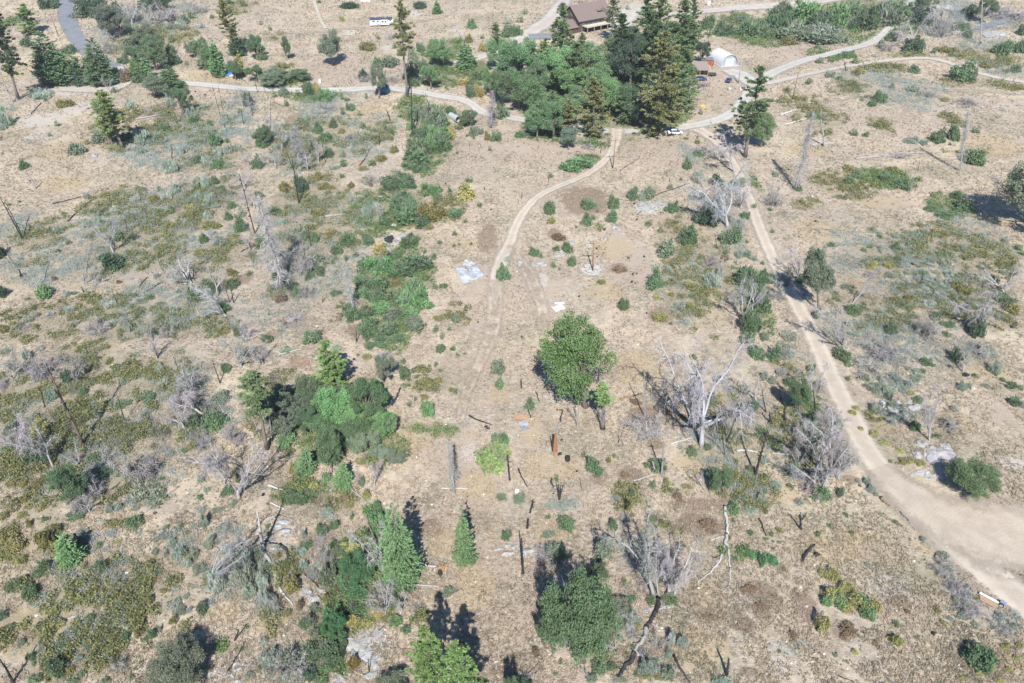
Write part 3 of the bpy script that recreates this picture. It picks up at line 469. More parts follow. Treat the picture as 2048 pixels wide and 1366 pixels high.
# kinds: b bush, s sage, w willow, O oak given by its outline, db dead brush (cx cy w h); bol, slab (cx cy w h);
# ced/pin/pinf/pinb/pint/oak/dead/deadf (base x y, top x y, crown width); snag (base, top, thickness cm); log (end, end, thickness cm); m? ground patches (cx cy w h); the mp beside the feathery clump paints a bright blur as pale ground
# coordinates: quarter pixels inside the tile named by @column,row; a letter after _ picks the tint
DATA = """
@0,0
pinf_l 250 275 185 30 150|b_g 215 320 110 90|pin_d 150 795 -60 60 190|snag_g 105 820 0 585 45|cedb_g 460 668 300 240 270|ced_l 500 665 450 400 200|ced_g 610 662 560 395 150|ced_g 690 600 685 425 70
cedb_g 820 685 715 290 210|b_g 555 380 110 95|b_d 400 10 190 110|b_s 700 60 260 160|O_s 880 190 160 210|oak_s 960 300 950 110 150|db 1060 90 170 180|db 1330 90 190 180|b_d 1240 20 260 90|b_d 960 60 120 140
db 870 350 120 140|b_s 1060 330 170 110|oak_g 1245 560 1200 290 240|b_g 1110 420 120 90|b_g 1380 390 100 90|b_d 1390 470 120 90|b_g 1360 300 90 70|s 1210 150 100 70|s 1600 200 80 50|s 1350 200 120 60|s 1450 190 90 60
pinf_o 1900 420 1765 -10 150|ced_d 1900 440 1890 260 130|ced_y 1910 600 1900 400 110|ced_s 1650 545 1640 330 130|ced_l 1755 610 1690 310 130|ced_l 1070 610 1065 450 90|ced_l 1160 640 1150 450 130|oak_s 1240 780 1230 590 230|ced_g 1375 710 1330 510 190|b_b 1010 590 120 130|snag_n 1015 530 990 370 22
db 690 610 110 100|s 335 740 200 90|b_g 360 790 50 40|b_o 500 810 100 90|b_o 570 810 70 80|b_g 925 715 65 60|dead 880 752 845 610 70|pin_y 990 1195 790 720 210|snag_g 115 1240 20 1115 14|b_g 195 1305 100 90|bol 752 1240 60 40
b_s 610 1180 150 110|b_s 780 1080 110 130|s 1160 1090 200 130|b_g 1250 1100 120 70|s 1050 1170 90 60|s 1140 1200 90 60|b_g 1320 1005 100 90|s 1050 820 110 90|b_o 1080 870 60 50|log_g 1085 955 1310 920 55|log_g 1310 920 1400 850 40|log_g 240 920 325 830 60
oak_g 1460 915 1440 690 180|s 1540 910 110 110|s 1370 810 70 90|b_g 1690 970 75 65|b_g 1725 1105 120 110|b_g 1820 1120 60 50|s 1825 1185 80 80|s 1445 1190 90 80|s 1485 1075 35 25|s 1620 845 90 50|s 1820 840 55 45|b_s 1925 880 60 50|b_d 2000 780 110 130
snag_k 1760 920 1700 690 16|snag_k 1780 870 1745 680 16|snag_k 1955 880 1925 720 16|snag_k 1950 995 1930 880 22|snag_k 2020 920 1990 740 18|snag_k 1835 980 1815 910 24|snag_k 1800 1030 1795 990 35|s 1380 1320 130 110|b_g 1580 1260 90 90|s 1740 1220 100 70|b_g 1750 1290 120 110|s 1660 1280 90 80|s 1830 1310 80 60|snag_g 1310 1365 1270 1230 18|snag_k 1375 1270 1375 1170 34|snag_g 2000 1360 1960 1170 20
s 40 920 150 170|s 20 1010 90 60|s 225 1130 55 35|b_g 400 1070 45 40|b_g 465 980 60 60|s 380 1000 40 30|b_d 100 985 70 40|b_g 330 240 40 30|b_s 60 370 60 60|b_g 1490 500 50 40|b_g 1700 125 60 40|b_s 1540 120 90 60|db 1600 60 160 40|b_d 1840 10 100 50|b_s 1950 20 60 60|b_s 1620 410 70 110|log_w 1640 60 1840 55 25|log_w 1560 100 1700 95 20|b_s 1470 150 110 80|b_g 1240 240 40 60|b_g 1700 390 50 80|s 1150 390 70 40|b_s 1290 460 80 60
mp 520 740 560 60|mp 330 960 480 130|mp 620 860 300 110|mp 330 1080 300 100|mp 950 680 120 90|mg 80 180 180 110|mr 1010 590 110 150|my 100 600 300 180|my 1700 600 500 120|mo 1900 60 300 110|mo 60 1100 110 60|mo 1540 990 130 60|my 500 1200 500 200|mp 1010 910 100 60
@1,0
b_d 505 10 50 30|b_d 750 30 150 70|b_d 1315 25 125 70|ced_l 1450 108 1445 -5 85|b_y 690 140 50 60|s 95 150 40 35|b_s 45 180 40 40|b_s 110 225 50 40|b_g 1720 185 90 85|pinb_o 1210 772 1150 0 160|oak_s 615 525 570 235 200|oak_g 240 482 230 285 70|b_d 275 425 50 80|O_g 10 380 130 200|b_g 60 430 110 100
b_g 320 592 190 100|O_y 215 550 110 120|oak_s 160 700 150 550 230|O_g 10 590 130 130|b_o 885 350 150 90|b_g 975 285 50 55|db 1070 285 70 60|b_g 1110 360 60 60|b_s 1075 475 160 120|b_g 980 495 100 90|oak_s 985 785 980 500 130|b_d 855 590 90 90|db 890 610 110 80|db 1090 625 110 60|b_b 1310 15 30 20
oak_l 1460 545 1450 285 230|b_g 1320 370 90 80|b_g 1330 510 150 120|oak_l 1400 710 1390 510 170|b_s 1250 440 110 130|ced_l 1680 545 1680 325 160|b_o 1700 305 80 70|b_g 1815 280 50 60|pinf_g 1910 370 1915 175 90|b_y 1830 370 120 80|s 2010 160 80 60|b_g 2010 240 90 110|bol 1600 245 40 28|bol 1640 262 40 24|bol 1590 225 30 18|log_w 1640 300 1665 340 45
w_g 420 700 100 110|w_y 495 700 60 100|w_l 560 750 120 120|b_g 340 740 80 60|b_s 220 720 90 90|b_g 150 750 60 60|b_g 690 770 50 50|b_g 730 790 60 40|b_g 755 845 90 75|b_g 695 885 70 80|s 525 880 90 60|b_g 245 815 70 60|s 300 845 40 35|b_g 830 905 60 40|s 825 965 35 35|s 400 930 60 70|b_g 500 1010 110 95|b_g 615 970 90 100|b_g 1090 1045 70 65
snag_k 1248 1090 1240 630 55|snag_k 1255 1040 1268 960 30|snag_k 1075 965 1045 880 40|log_b 1185 905 1225 945 22|snag_k 985 1160 985 1070 30|log_b 830 1330 925 1180 34|log_b 960 1165 1000 1120 40|w_s 1430 900 190 190|w_s 1310 900 110 120|w_l 1450 1050 190 150|w_g 1310 1150 190 140|w_g 1480 1130 150 130|w_l 1390 1140 150 130|w_g 1290 1240 220 160|w_g 1240 1320 120 80|b_g 1350 1330 90 90
w_y 1550 1040 110 90|b_g 1620 1000 90 70|b_s 1765 1030 110 100|oak_g 1720 1010 1690 870 140|b_g 1925 1075 115 105|b_o 1850 1080 60 80|b_g 1610 1200 40 60|b_g 1873 1185 45 50|deadf 1880 1020 1890 720 130|oak_l 1900 800 1885 530 140|b_g 1715 710 90 120|w_y 1660 645 110 60|w_y 1775 720 90 100|w_g 1790 590 150 90|b_s 1720 650 90 60|b_s 1740 1090 40 40|b_s 1690 1080 40 30
dead 40 1140 130 890 110|dead 210 1220 200 950 120|deadf 350 1330 300 1010 170|dead 420 1366 380 1200 150|snag_k 120 1120 115 780 16|snag_k 130 1240 50 1100 16|snag_k 100 790 35 640 16|snag_k 15 740 -10 640 18|snag_k 300 1366 250 1220 18|snag_k 555 1300 520 1080 22|b_g 590 1200 80 120|b_g 60 1130 120 90|s 160 1170 60 60|s 690 1220 80 70|db 745 1080 70 60|s 130 1270 60 50|snag_g 505 1366 500 1200 16|log_b 130 820 350 890 26|log_g 0 910 70 850 22
s 1110 1210 40 30|b_o 1110 1180 100 80|b_o 690 1040 60 50|b_o 1010 1050 70 50|b_s 1030 990 50 70|s 760 1180 70 60|b_o 1080 1100 70 40|b_o 900 1020 60 40|s 640 1110 60 40|s 610 1100 50 40|b_b 340 1020 50 40|b_o 300 1240 90 70|s 40 1060 60 80|s 260 1110 80 60|s 430 1080 60 40|b_s 470 1260 60 60|b_g 1730 700 60 40|bol 905 755 50 40|bol 825 745 22 40|b_s 890 760 50 50|db 540 850 140 90|s 380 1340 90 40|s 620 1330 100 50|b_o 860 1340 100 40|b_o 1000 1260 120 60|s 880 1290 50 40|s 470 1150 70 50
md 700 500 400 180|md 900 230 500 40|mp 1060 380 150 50|mp 1270 110 130 50|mp 1380 640 120 110|md 1800 1200 500 250|my 900 880 400 120|mo 150 290 200 80|mo 1000 1050 250 180|mb 350 950 250 120|mo 250 1250 400 150|my 1650 640 150 120|mp 1140 1200 120 80|md 860 1160 120 200|mo 1650 950 150 120|mb 1580 1150 150 80
@2,0
pinf_g 395 650 410 15 190|pinb_s 800 362 810 -30 110|pinf_g 1060 560 1085 -40 230|pinf_g 1180 560 1200 -60 210|pinf_g 1380 500 1390 -10 220|pinf_g 1460 400 1460 -50 110|pinf_o 1157 1083 1215 240 330|pinf_g 1270 960 1330 440 260|O_d 910 330 230 260|O_d 940 500 320 380|O_g 930 830 200 330|O_l 600 520 320 330|O_l 700 680 260 300|O_l 470 660 300 280|O_g 560 800 260 220
pinf_o 640 1105 655 620 210|pinf_o 465 1112 455 790 120|O_l 250 930 280 320|O_l 200 1000 180 220|O_g 330 960 220 320|O_l 60 520 330 420|O_g 60 740 300 280|O_g 190 640 200 380|w_s 270 490 100 180|b_y 250 370 130 130|O_s 450 1110 150 180|w_l 510 1300 240 130|pinf_g 560 400 560 260 80|O_d 1515 420 120 170|b_g 1560 160 130 140|b_g 1570 250 90 70|pinf_g 900 985 910 700 170|O_l 760 850 90 260
w_g 1690 220 140 130|w_g 1900 220 220 160|w_g 2010 230 150 120|w_s 1830 150 100 60|b_g 60 140 70 80|b_g 105 85 50 60|b_g 30 230 120 110|b_g 545 10 50 30|b_s 925 55 45 50|b_g 1435 860 75 45|b_g 1505 890 50 55|pin_g 1865 1258 1995 530 230|O_g 1990 1050 190 260|dead 1780 1380 1690 1040 230|dead 1660 1280 1640 1150 170|db 1520 1190 120 60|b_g 1480 1220 110 60|b_g 1400 1300 80 100|b_o 1480 1130 70 40|b_o 1390 1100 50 30|b_b 60 1060 30 40|db 590 1130 90 50|db 600 1165 100 40
log_b 860 1372 1015 1268 28|b_d 1130 350 200 260|b_g 1280 700 160 260|O_g 1260 300 240 240|bol 1440 660 40 40|bol 1470 690 30 20|b_s 1590 980 20 15|bol 1500 705 22 16|b_b 1560 610 15 10|O_d 1130 700 160 300|b_s 1745 965 30 20
md 1650 700 450 350|md 1800 150 500 100|md 300 1250 500 200|md 1100 1250 500 200|mp 1420 640 150 70|mb 1520 680 200 40|mg 830 860 110 120|my 900 850 200 120
@3,0
w_g 80 160 200 200|w_l 300 80 260 190|w_s 210 230 300 160|w_g 420 150 180 170|w_l 560 100 180 200|w_s 430 250 350 130|w_g 780 130 220 180|w_s 920 100 250 200|w_g 1010 60 220 150|w_g 660 60 150 140|w_g 110 60 160 120|b_d 680 185 100 90|b_o 160 320 180 70|b_g 395 370 70 40|b_g 30 260 90 80|b_d 430 310 60 50
b_d 1210 100 170 190|O_g 1215 30 140 150|b_d 1190 60 90 70|dead 1150 385 1095 165 280|b_d 1150 340 200 150|b_g 980 270 110 110|b_s 900 340 80 90|db 950 370 100 80|db 1350 170 220 220|b_d 1590 70 130 110|snag_g 1700 362 1715 10 75|O_g 1700 90 150 200|b_g 1540 190 140 90|b_s 1600 260 90 80|db 1900 90 280 100|b_d 1330 10 90 50|b_g 2030 220 80 120|b_g 1860 365 180 140|b_g 1995 345 110 150|b_g 1315 400 80 60|b_o 1420 385 150 50|db 1260 30 60 60|b_d 1690 60 60 60
bol 1350 60 90 40|bol 1440 65 110 45|bol 1500 240 60 26|slab 1790 260 200 70|bol 1700 50 60 40|bol 1395 265 50 22|b_g 1550 565 220 170|b_g 1640 575 70 110|s 490 585 80 60|b_g 330 645 80 55|b_o 700 565 90 70|b_y 755 570 50 40|b_g 410 475 80 60|b_s 500 470 70 50|b_g 630 425 150 60|b_g 560 620 80 40|b_g 1160 545 120 70|b_g 690 480 80 60|b_s 155 705 50 60|s 990 680 60 60|s 1160 700 100 70|b_g 880 765 130 100|b_g 830 815 100 70|b_g 750 790 40 40|b_o 210 770 60 40
db 1280 740 130 70|db 1590 800 200 55|log_w 1780 852 1960 865 30|log_w 1680 855 1740 862 35|log_w 130 1000 310 955 50|log_w 100 925 230 880 60|log_w 90 900 190 945 40|snag_g 450 1170 425 955 75|log_w 350 1162 520 1150 40|log_w 400 1110 530 1125 26|b_g 360 905 110 90|b_g 440 935 55 60|b_g 680 1050 85 65|b_g 785 1065 75 60|s 825 990 50 35|s 1140 1110 110 70|s 1240 1130 60 55|b_g 1355 1080 130 120|b_g 1475 1040 110 150|deadf 1535 1366 1600 880 75|b_g 1630 1225 165 170|log_g 700 1275 1000 1245 55|log_g 900 1240 1260 1222 40|db 1050 1240 160 40|log_w 1020 1165 1310 1152 20|log_w 1290 660 1325 620 40|snag_k 1200 1366 1215 1280 18|snag_k 625 570 612 490 50|b_o 640 1330 90 60|b_o 990 1345 120 60|b_g 2020 1330 70 90|b_g 1660 1030 80 60|b_o 1740 515 110 50|b_g 1970 540 120 70|s 1875 865 50 40|b_o 1900 560 60 40|b_s 1460 430 80 40|db 850 440 50 30|b_o 1410 790 100 25|log_g 1160 750 1260 735 30|b_b 1450 1150 30 20|b_s 850 1000 50 30
md 1100 1000 300 260|mo 300 785 250 60|mo 700 720 450 120|mo 900 540 500 90|mo 1500 660 400 90|mo 1850 680 450 110|mo 900 1000 200 160|mo 1500 960 250 120|mo 1800 960 200 60|mo 1900 500 300 80|my 1800 1150 500 200|mo 1600 1220 400 60|mo 1150 450 400 50|md 300 300 500 150|md 1550 730 600 50|my 300 1200 400 120|mb 1950 190 200 60|mp 1200 590 80 50
@0,1
snag_g 285 142 240 40 55|snag_g 240 90 215 55 40|s 695 190 80 55|log_k 420 265 650 210 30|log_k 540 405 730 235 32|log_k 800 350 950 195 55|log_k 840 230 920 225 28|s 915 305 90 65|s 700 410 90 70|s 790 395 90 80|s 470 470 80 60|s 530 450 50 30|s 185 430 90 60|snag_k 180 545 0 210 36|snag_k 190 545 50 260 28|snag_k 185 542 235 345 24|b_d 10 610 110 160|snag_k 172 852 150 785 60|b_g 515 335 60 35|b_g 1120 130 75 50|s 1085 215 100 70|s 1095 325 90 60|b_o 1230 215 110 70|b_g 1280 320 80 75|s 1330 180 130 100|b_g 1275 135 60 60
s 1570 95 75 80|s 1650 80 80 110|b_g 1730 60 80 90|s 1410 120 90 90|b_g 1500 245 110 60|b_y 1520 285 100 70|s 1680 210 100 100|s 1735 270 70 50|s 1670 350 60 70|s 1645 270 60 50|s 1890 265 50 40|b_g 1935 410 110 150|s 1935 330 80 70|b_g 1630 530 85 90|s 1695 480 75 60|s 1765 555 100 85|b_g 965 500 115 110|b_g 1055 530 60 50|b_g 1045 640 80 65|b_d 910 690 210 180|dead 905 650 800 370 190|snag_g 672 905 718 570 22|dead 690 900 715 560 60
snag_k 670 970 652 925 28|dead 765 915 745 760 90|b_l 365 945 145 135|b_d 20 940 100 150|s 535 975 60 60|b_g 575 970 40 40|b_s 270 1060 60 90|log_k 1110 935 1175 855 24|log_k 1170 970 1300 890 32|log_k 1580 760 1860 600 34|log_k 1500 665 1620 600 12|log_k 1470 820 1515 765 26|log_k 55 665 130 765 18|snag_k 360 860 375 780 22|snag_k 1340 860 1260 710 12|dead 1530 895 1380 720 290|b_g 1570 960 150 150|b_g 1680 910 140 150|b_g 1870 880 100 110|b_g 1800 1080 110 100|dead 1810 1165 1570 890 240|dead 1740 1000 1710 740 130|snag_k 1870 1055 1845 920 24|snag_k 1840 1050 1800 920 18
s 1255 830 50 60|s 1055 850 45 40|b_g 1095 990 70 50|b_s 1690 1100 35 35|b_s 1660 1175 60 40|b_s 1765 1205 55 45|b_s 1810 1170 35 25|snag_k 920 1025 890 940 12|b_g 460 635 70 45|s 380 640 90 50|s 545 560 50 50|s 400 1140 100 60|s 550 1100 90 70|s 870 1050 150 100|s 1400 1110 90 90|dead 1220 1366 1130 1170 100|db 800 1230 170 140|db 1330 1290 110 90|s 900 1210 90 60|s 1030 1240 70 90|b_g 1290 1170 90 50|b_g 1900 1260 90 120|dead 1950 1366 1930 1180 170|s 1180 570 50 30|b_g 70 260 45 35|b_g 160 240 40 30|s 400 383 30 20|s 305 430 40 30|b_o 1850 790 90 90|s 220 1180 130 70|db 190 1250 120 70|b_o 30 1250 90 80|b_y 100 1210 60 50|s 300 1140 60 50|s 600 1210 70 50|b_g 1010 185 35 20|b_g 2000 810 60 60|log_k 1930 650 2010 600 22|b_g 1940 560 90 60|log_w 1460 145 1640 155 14|log_g 1305 960 1440 995 22|log_w 1440 900 1560 905 16|b_d 1430 950 60 50|s 2030 740 40 50|b_s 1680 1290 60 40|s 1100 770 40 30|b_g 1450 1000 60 30|b_g 1360 600 60 40|b_b 950 880 60 40|b_g 600 970 50 40|log_g 540 695 700 700 16|b_b 440 850 60 50|b_g 220 1020 50 30
mo 1500 380 700 350|mo 1050 390 150 90|mo 1650 200 500 350|mo 1250 700 450 220|mo 300 720 350 110|mo 800 1050 500 200|mo 1000 1250 1500 280|mo 300 1280 600 200|mo 1700 1250 500 180|mo 820 490 120 50|my 850 930 800 60|my 500 100 500 150|mb 1950 860 200 120|mo 1400 1130 500 120|my 150 880 300 120|md 1500 620 200 80
@1,1
snag_k 345 262 290 -90 38|b_d 370 80 120 170|snag_k 245 180 240 90 30|b_o 230 100 110 110|log_g 600 185 830 190 18|log_g 975 205 1090 240 45|log_k 540 275 660 260 16|s 765 200 90 90|s 685 305 60 55|s 895 310 90 150|s 960 270 60 90|b_g 1000 170 60 60|log_g 510 375 730 345 45|deadf 205 938 10 190 240|dead 250 800 220 550 160|db 370 680 160 240|db 390 960 110 110|snag_g 375 508 280 335 30|snag_k 440 600 415 430 18|log_k 550 575 900 680 26|s 205 400 65 60|b_o 490 320 110 90|b_g 240 320 60 50|b_g 480 520 90 90|b_g 730 540 140 120|b_g 900 530 110 110|b_g 585 520 45 45|b_g 850 725 110 90|b_g 510 780 140 100|b_g 560 730 60 50|b_g 140 930 75 75|s 260 900 60 60|b_b 210 1000 150 100|b_g 330 950 80 110
w_g 1120 50 200 110|w_g 1080 110 120 90|w_g 1200 90 140 90|w_l 1400 130 130 120|b_g 1460 200 80 80|w_g 1160 210 190 140|w_g 1230 300 250 200|w_o 1410 310 210 180|b_g 1600 320 130 110|b_g 1675 390 50 50|b_g 1590 485 65 60|b_y 1670 145 195 150|b_g 1560 140 60 70|b_g 1710 60 90 60|b_g 1570 210 50 50|b_g 1790 265 60 55|b_g 1475 555 65 55|b_g 1585 590 40 35|b_g 1625 580 35 40|b_s 1722 575 40 35|b_g 1355 635 50 50|b_g 1420 665 75 80|w_g 1225 540 130 150|b_g 1300 520 50 70|s 2005 700 60 50|b_g 1980 800 135 130
w_l 1000 730 190 170|w_g 1265 730 270 190|w_l 1270 960 230 240|w_g 920 880 200 150|w_g 960 990 160 130|w_l 990 1080 200 130|w_g 900 1240 220 150|w_g 1060 1260 180 140|w_s 1280 1200 150 130|w_g 1130 1330 240 70|w_y 980 610 110 90|w_l 1350 1060 150 80|w_o 1110 870 120 80|w_g 760 1110 140 130|w_g 640 970 90 50|b_s 1430 910 60 80|b_g 1510 910 80 60|b_g 1475 915 40 60|s 1548 980 25 30|b_s 1440 1250 65 80|b_s 1495 1310 50 80|b_s 1545 1250 40 80|b_s 1600 1170 110 80|b_o 1450 1170 90 50|deadf 775 1112 715 770 110|b_g 660 1075 50 50|b_g 85 1320 95 95|b_g 460 1310 195 145|db 290 1190 240 100|b_g 110 1135 35 35|b_g 200 1275 60 30|w_l 850 960 100 80|b_o 1160 980 70 130
bol 1160 525 80 80|bol 1120 560 60 50|bol 1035 520 60 40|bol 1095 435 70 36|bol 1060 990 60 34|bol 1045 590 50 50|bol 1090 500 40 30|bol 1060 620 40 40|bol 1070 1020 40 30|log_w 1100 830 1148 800 40|slab_v 1700 815 215 170|slab_v 1690 740 110 70|snag_r 533 1050 537 992 24|log_g 1060 1240 1170 1165 28|snag_k 805 1366 800 1270 24|log_g 820 1330 860 1320 24|b_g 880 1330 60 60|log_k 630 830 690 740 14|b_s 730 810 40 60|log_w 770 830 820 845 20|b_b 920 100 50 50|b_s 1010 300 50 40|dead 1010 400 980 240 80|b_o 600 120 80 50|b_o 540 110 100 70|b_o 870 60 80 50|b_o 760 100 80 60|db 900 60 130 90|b_g 690 30 60 50|b_o 100 300 140 90|b_o 60 430 40 60|b_s 620 720 50 50|b_g 850 220 50 30|b_s 1290 430 50 60|b_o 1380 440 110 60|b_g 790 660 70 60|b_s 720 690 60 60|b_s 640 690 50 50|b_s 1300 1290 60 40
mo 400 200 700 350|mo 450 500 350 150|mo 750 560 300 120|mg 1200 1000 300 900|mg 1050 250 250 500|mo 1600 1180 250 250|mo 1180 400 300 150|md 800 330 200 150|md 550 1050 450 150|md 1880 1100 350 400|mb 290 1200 280 150|mr 140 1310 200 110|mb 800 1280 250 120|my 1650 580 300 120|mb 1850 540 200 250|mo 200 960 300 160|mp 1110 1100 100 60
@2,1
b_g 302 262 105 140|b_g 608 245 135 120|b_g 595 370 120 110|b_g 645 365 60 50|b_g 805 235 110 120|b_g 790 340 115 130|b_g 685 315 35 35|b_g 960 160 110 130|b_s 1090 160 130 110|s 1035 190 60 90|b_g 1275 275 120 110|s 1262 115 50 60|b_s 1090 410 70 65|b_g 1400 495 175 180|b_s 1230 590 195 185|b_d 1540 340 190 170|b_g 1740 485 170 180|s 1790 400 130 120|deadB 1725 445 1610 -60 430|b_g 1860 340 90 80|b_s 1930 270 60 60|s 1810 660 50 80|b_g 1880 655 70 80|s 1935 690 70 50|b_g 2000 725 50 50
slab 1100 285 250 90|log_k 1000 350 1130 260 18|log_k 1130 200 1420 100 22|log_g 1160 240 1400 160 20|bol 820 440 50 34|bol 850 460 36 26|bol 750 540 36 26|slab 390 660 90 70|slab 215 745 130 60|slab_v 60 735 80 60|slab 480 570 40 40|bol 610 590 50 26|bol 890 500 30 16|b_g 175 635 105 80|b_g 230 670 50 50|b_g 355 615 80 65|b_g 440 590 90 120|b_g 480 700 85 100|b_s 325 735 60 75|b_g 378 770 30 60|b_g 515 435 30 45|b_o 310 390 90 60|b_g 185 360 20 15|b_s 300 25 60 60
b_g 1140 840 140 200|s 1140 755 80 50|s 1250 770 45 70|b_g 885 1050 105 110|s 1600 860 150 130|s 1510 790 60 50|s 1660 790 70 100|s 1540 890 60 50|w_g 1850 830 140 190|w_g 1935 860 160 200|w_g 1980 1010 140 210|w_g 1900 1190 150 220|w_g 2010 830 90 150|b_g 1870 1320 170 120|b_s 2020 1310 80 80|dead 1860 1190 1790 870 250|dead 1920 1120 1960 860 130|db 1600 690 110 110|s 1340 1060 80 90|b_o 1420 1070 80 90|b_g 1545 1050 60 60|b_o 1560 980 50 40|b_o 1190 1150 180 110|b_g 80 1325 35 35|b_b 370 510 110 90|b_b 860 780 150 60|b_o 710 880 80 50|snag_k 1240 45 1238 -10 18|snag_k 1262 85 1260 55 20|db 1640 180 140 200|b_d 1640 60 140 120|b_s 1800 80 160 110|s 1490 30 160 110|b_s 1700 640 60 60|b_b 1700 690 80 50|b_g 1430 990 60 40|s 1440 740 70 50|b_s 1490 700 50 30|db 1580 740 60 60|s 1270 850 60 30|b_g 1220 890 80 60|b_o 1270 980 60 50|s 1390 1200 90 60|snag_k 1350 770 1240 665 10|b_b 1350 60 30 30|b_y 1160 1000 80 60|b_y 1420 890 60 50|b_b 1740 370 60 60|b_d 985 1110 20 12|b_s 1270 1210 40 40|b_g 385 1190 50 60|b_o 1500 730 60 40|b_o 1880 560 40 30|b_g 1800 640 40 60
mp 640 790 230 130|mw 640 790 200 110|my 800 620 400 200|my 750 960 350 200|mb 340 500 150 100|mb 850 780 220 90|mo 1500 450 250 180|mg 1950 100 80 160|mo 1600 560 300 200|mo 1400 1050 400 300|mb 1190 1150 250 160|mb 600 240 500 300|mp 250 870 100 160|md 300 1100 400 300|mo 620 450 250 90|my 570 980 100 60|mo 1700 900 300 400|mp 1100 290 320 130
@3,1
deadf 220 155 370 -480 140|db 40 190 120 160|b_g 20 300 60 40|b_g 240 120 90 80|b_g 640 60 90 80|b_g 930 40 130 90|b_g 1070 90 160 110|b_g 720 20 120 70|b_o 700 110 100 50|snag_g 1133 182 1205 -80 24|s 237 365 45 30|s 397 465 40 30|b_g 35 480 50 35|s 1003 260 40 25|s 1095 295 35 30|b_g 1300 290 100 70|b_g 1400 330 160 90|b_g 1540 250 150 130|b_g 1500 180 120 80|oak_s 2230 470 2200 -150 520|dead 2090 400 2030 0 330|s 60 20 60 50
oak_s 405 1112 385 560 270|b_g 495 580 85 60|b_g 385 1120 95 110|b_d 260 850 80 90|w_g 20 850 60 150|dead 680 1052 900 820 120|db 820 820 110 60|b_g 690 1085 145 110|dead 610 1430 470 1030 200|s 895 605 60 45|b_g 815 595 60 45|b_g 1020 590 80 80|b_g 765 625 60 40|s 1050 690 70 60|s 1160 680 50 35|s 1095 690 35 40|s 1115 800 70 50|s 1290 600 60 45|b_g 1220 610 45 40|b_g 1380 655 130 70|s 1270 435 70 40|s 1210 415 60 40|s 1190 500 100 50|s 1240 480 90 60|s 1025 515 70 45|s 885 490 60 40|b_g 895 520 70 40|s 1500 710 60 40|s 1410 730 90 80|s 1440 810 80 70|s 1300 700 70 60|s 1240 800 80 70|s 1280 870 90 70|s 1200 750 60 40|s 1655 540 60 40|s 1725 420 50 35|s 1895 540 60 60|s 715 765 50 35|b_y 825 740 90 80|b_y 960 740 100 70
w_o 1550 920 150 110|b_o 1050 935 60 50|b_g 1130 1090 75 60|b_g 1330 1150 100 90|b_g 980 1250 90 110|b_g 1430 1210 100 80|b_g 1890 1010 180 120|b_o 1950 1090 150 110|b_d 1660 1230 140 180|dead 1715 1260 1705 950 300|dead 1880 970 1860 780 260|db 1240 1230 180 180|s 700 1290 120 60|s 700 1200 90 50|s 160 1310 170 90|snag_k 600 1400 600 1230 30|s 1370 990 90 80|s 1420 1040 90 70|s 1200 950 80 50|s 1270 1060 100 70|s 1320 920 90 60|s 1100 860 80 50|s 980 820 90 70|s 930 880 80 50|s 1050 1010 70 50|s 1500 1130 70 60|s 1350 800 80 50|s 1150 1150 80 60|s 1360 860 70 60|s 1410 920 80 60|b_g 1060 1060 120 80|b_o 1030 1020 130 90|b_o 1110 1000 80 90|s 1580 1080 60 60|s 1700 760 60 40|s 1640 660 70 50|s 1880 800 60 50|b_g 1990 600 90 70|b_g 2020 650 70 50|s 1780 690 50 40|b_g 1840 980 60 50|b_o 1230 1080 60 40|s 1190 850 70 50|s 1240 930 90 60|s 1430 880 60 50|s 1390 570 80 50|s 1550 600 80 60|s 1480 660 60 40|s 1600 640 90 50|s 1170 590 40 30|s 640 1210 60 60|b_s 640 920 120 60|dead 1400 1366 1290 1200 60|b_g 1430 1300 90 60|s 1120 750 60 40|b_o 1200 690 60 40|db 120 850 120 130|s 1660 1060 80 60|s 1850 1160 90 60|s 1820 880 70 60|b_g 840 1190 100 60|db 60 980 120 100
mo 600 100 500 250|mg 950 60 450 180|mg 1450 280 350 200|mo 1650 600 500 500|mo 1100 900 600 600|mo 900 1150 500 200|my 400 480 500 250|my 900 250 500 120|mo 300 270 300 120|mb 650 720 200 150|mg 1550 920 150 120|mo 1500 1150 400 250|mo 950 750 250 120|my 1900 400 250 100|md 1900 1200 200 200|my 700 900 200 200
@0,2
snag_n 672 832 372 185 52|b_s 110 680 160 140|b_y 340 670 200 150|dead 430 1000 250 640 220|dead 350 930 20 600 260|b_d 390 880 200 180|b_d 290 880 140 150|b_g 780 900 150 130|db 810 930 200 160|oak_g 540 1300 500 1000 270|db 640 1290 140 160|db 750 1130 170 190|b_o 100 1110 130 90|b_o 190 1130 110 80|b_o 210 1240 90 80|b_o 310 1130 90 80|db 1180 980 200 230|b_g 1100 1000 90 100|s 1190 1190 260 150|b_g 1290 1230 60 60|s 1060 1250 110 90|s 950 1310 90 80|s 1610 1095 80 60|s 1655 1175 50 50|s 1870 1285 80 60|s 1740 1340 90 60|s 1610 1340 100 60|s 1090 1320 80 60|log_g 1150 1366 1430 1160 34
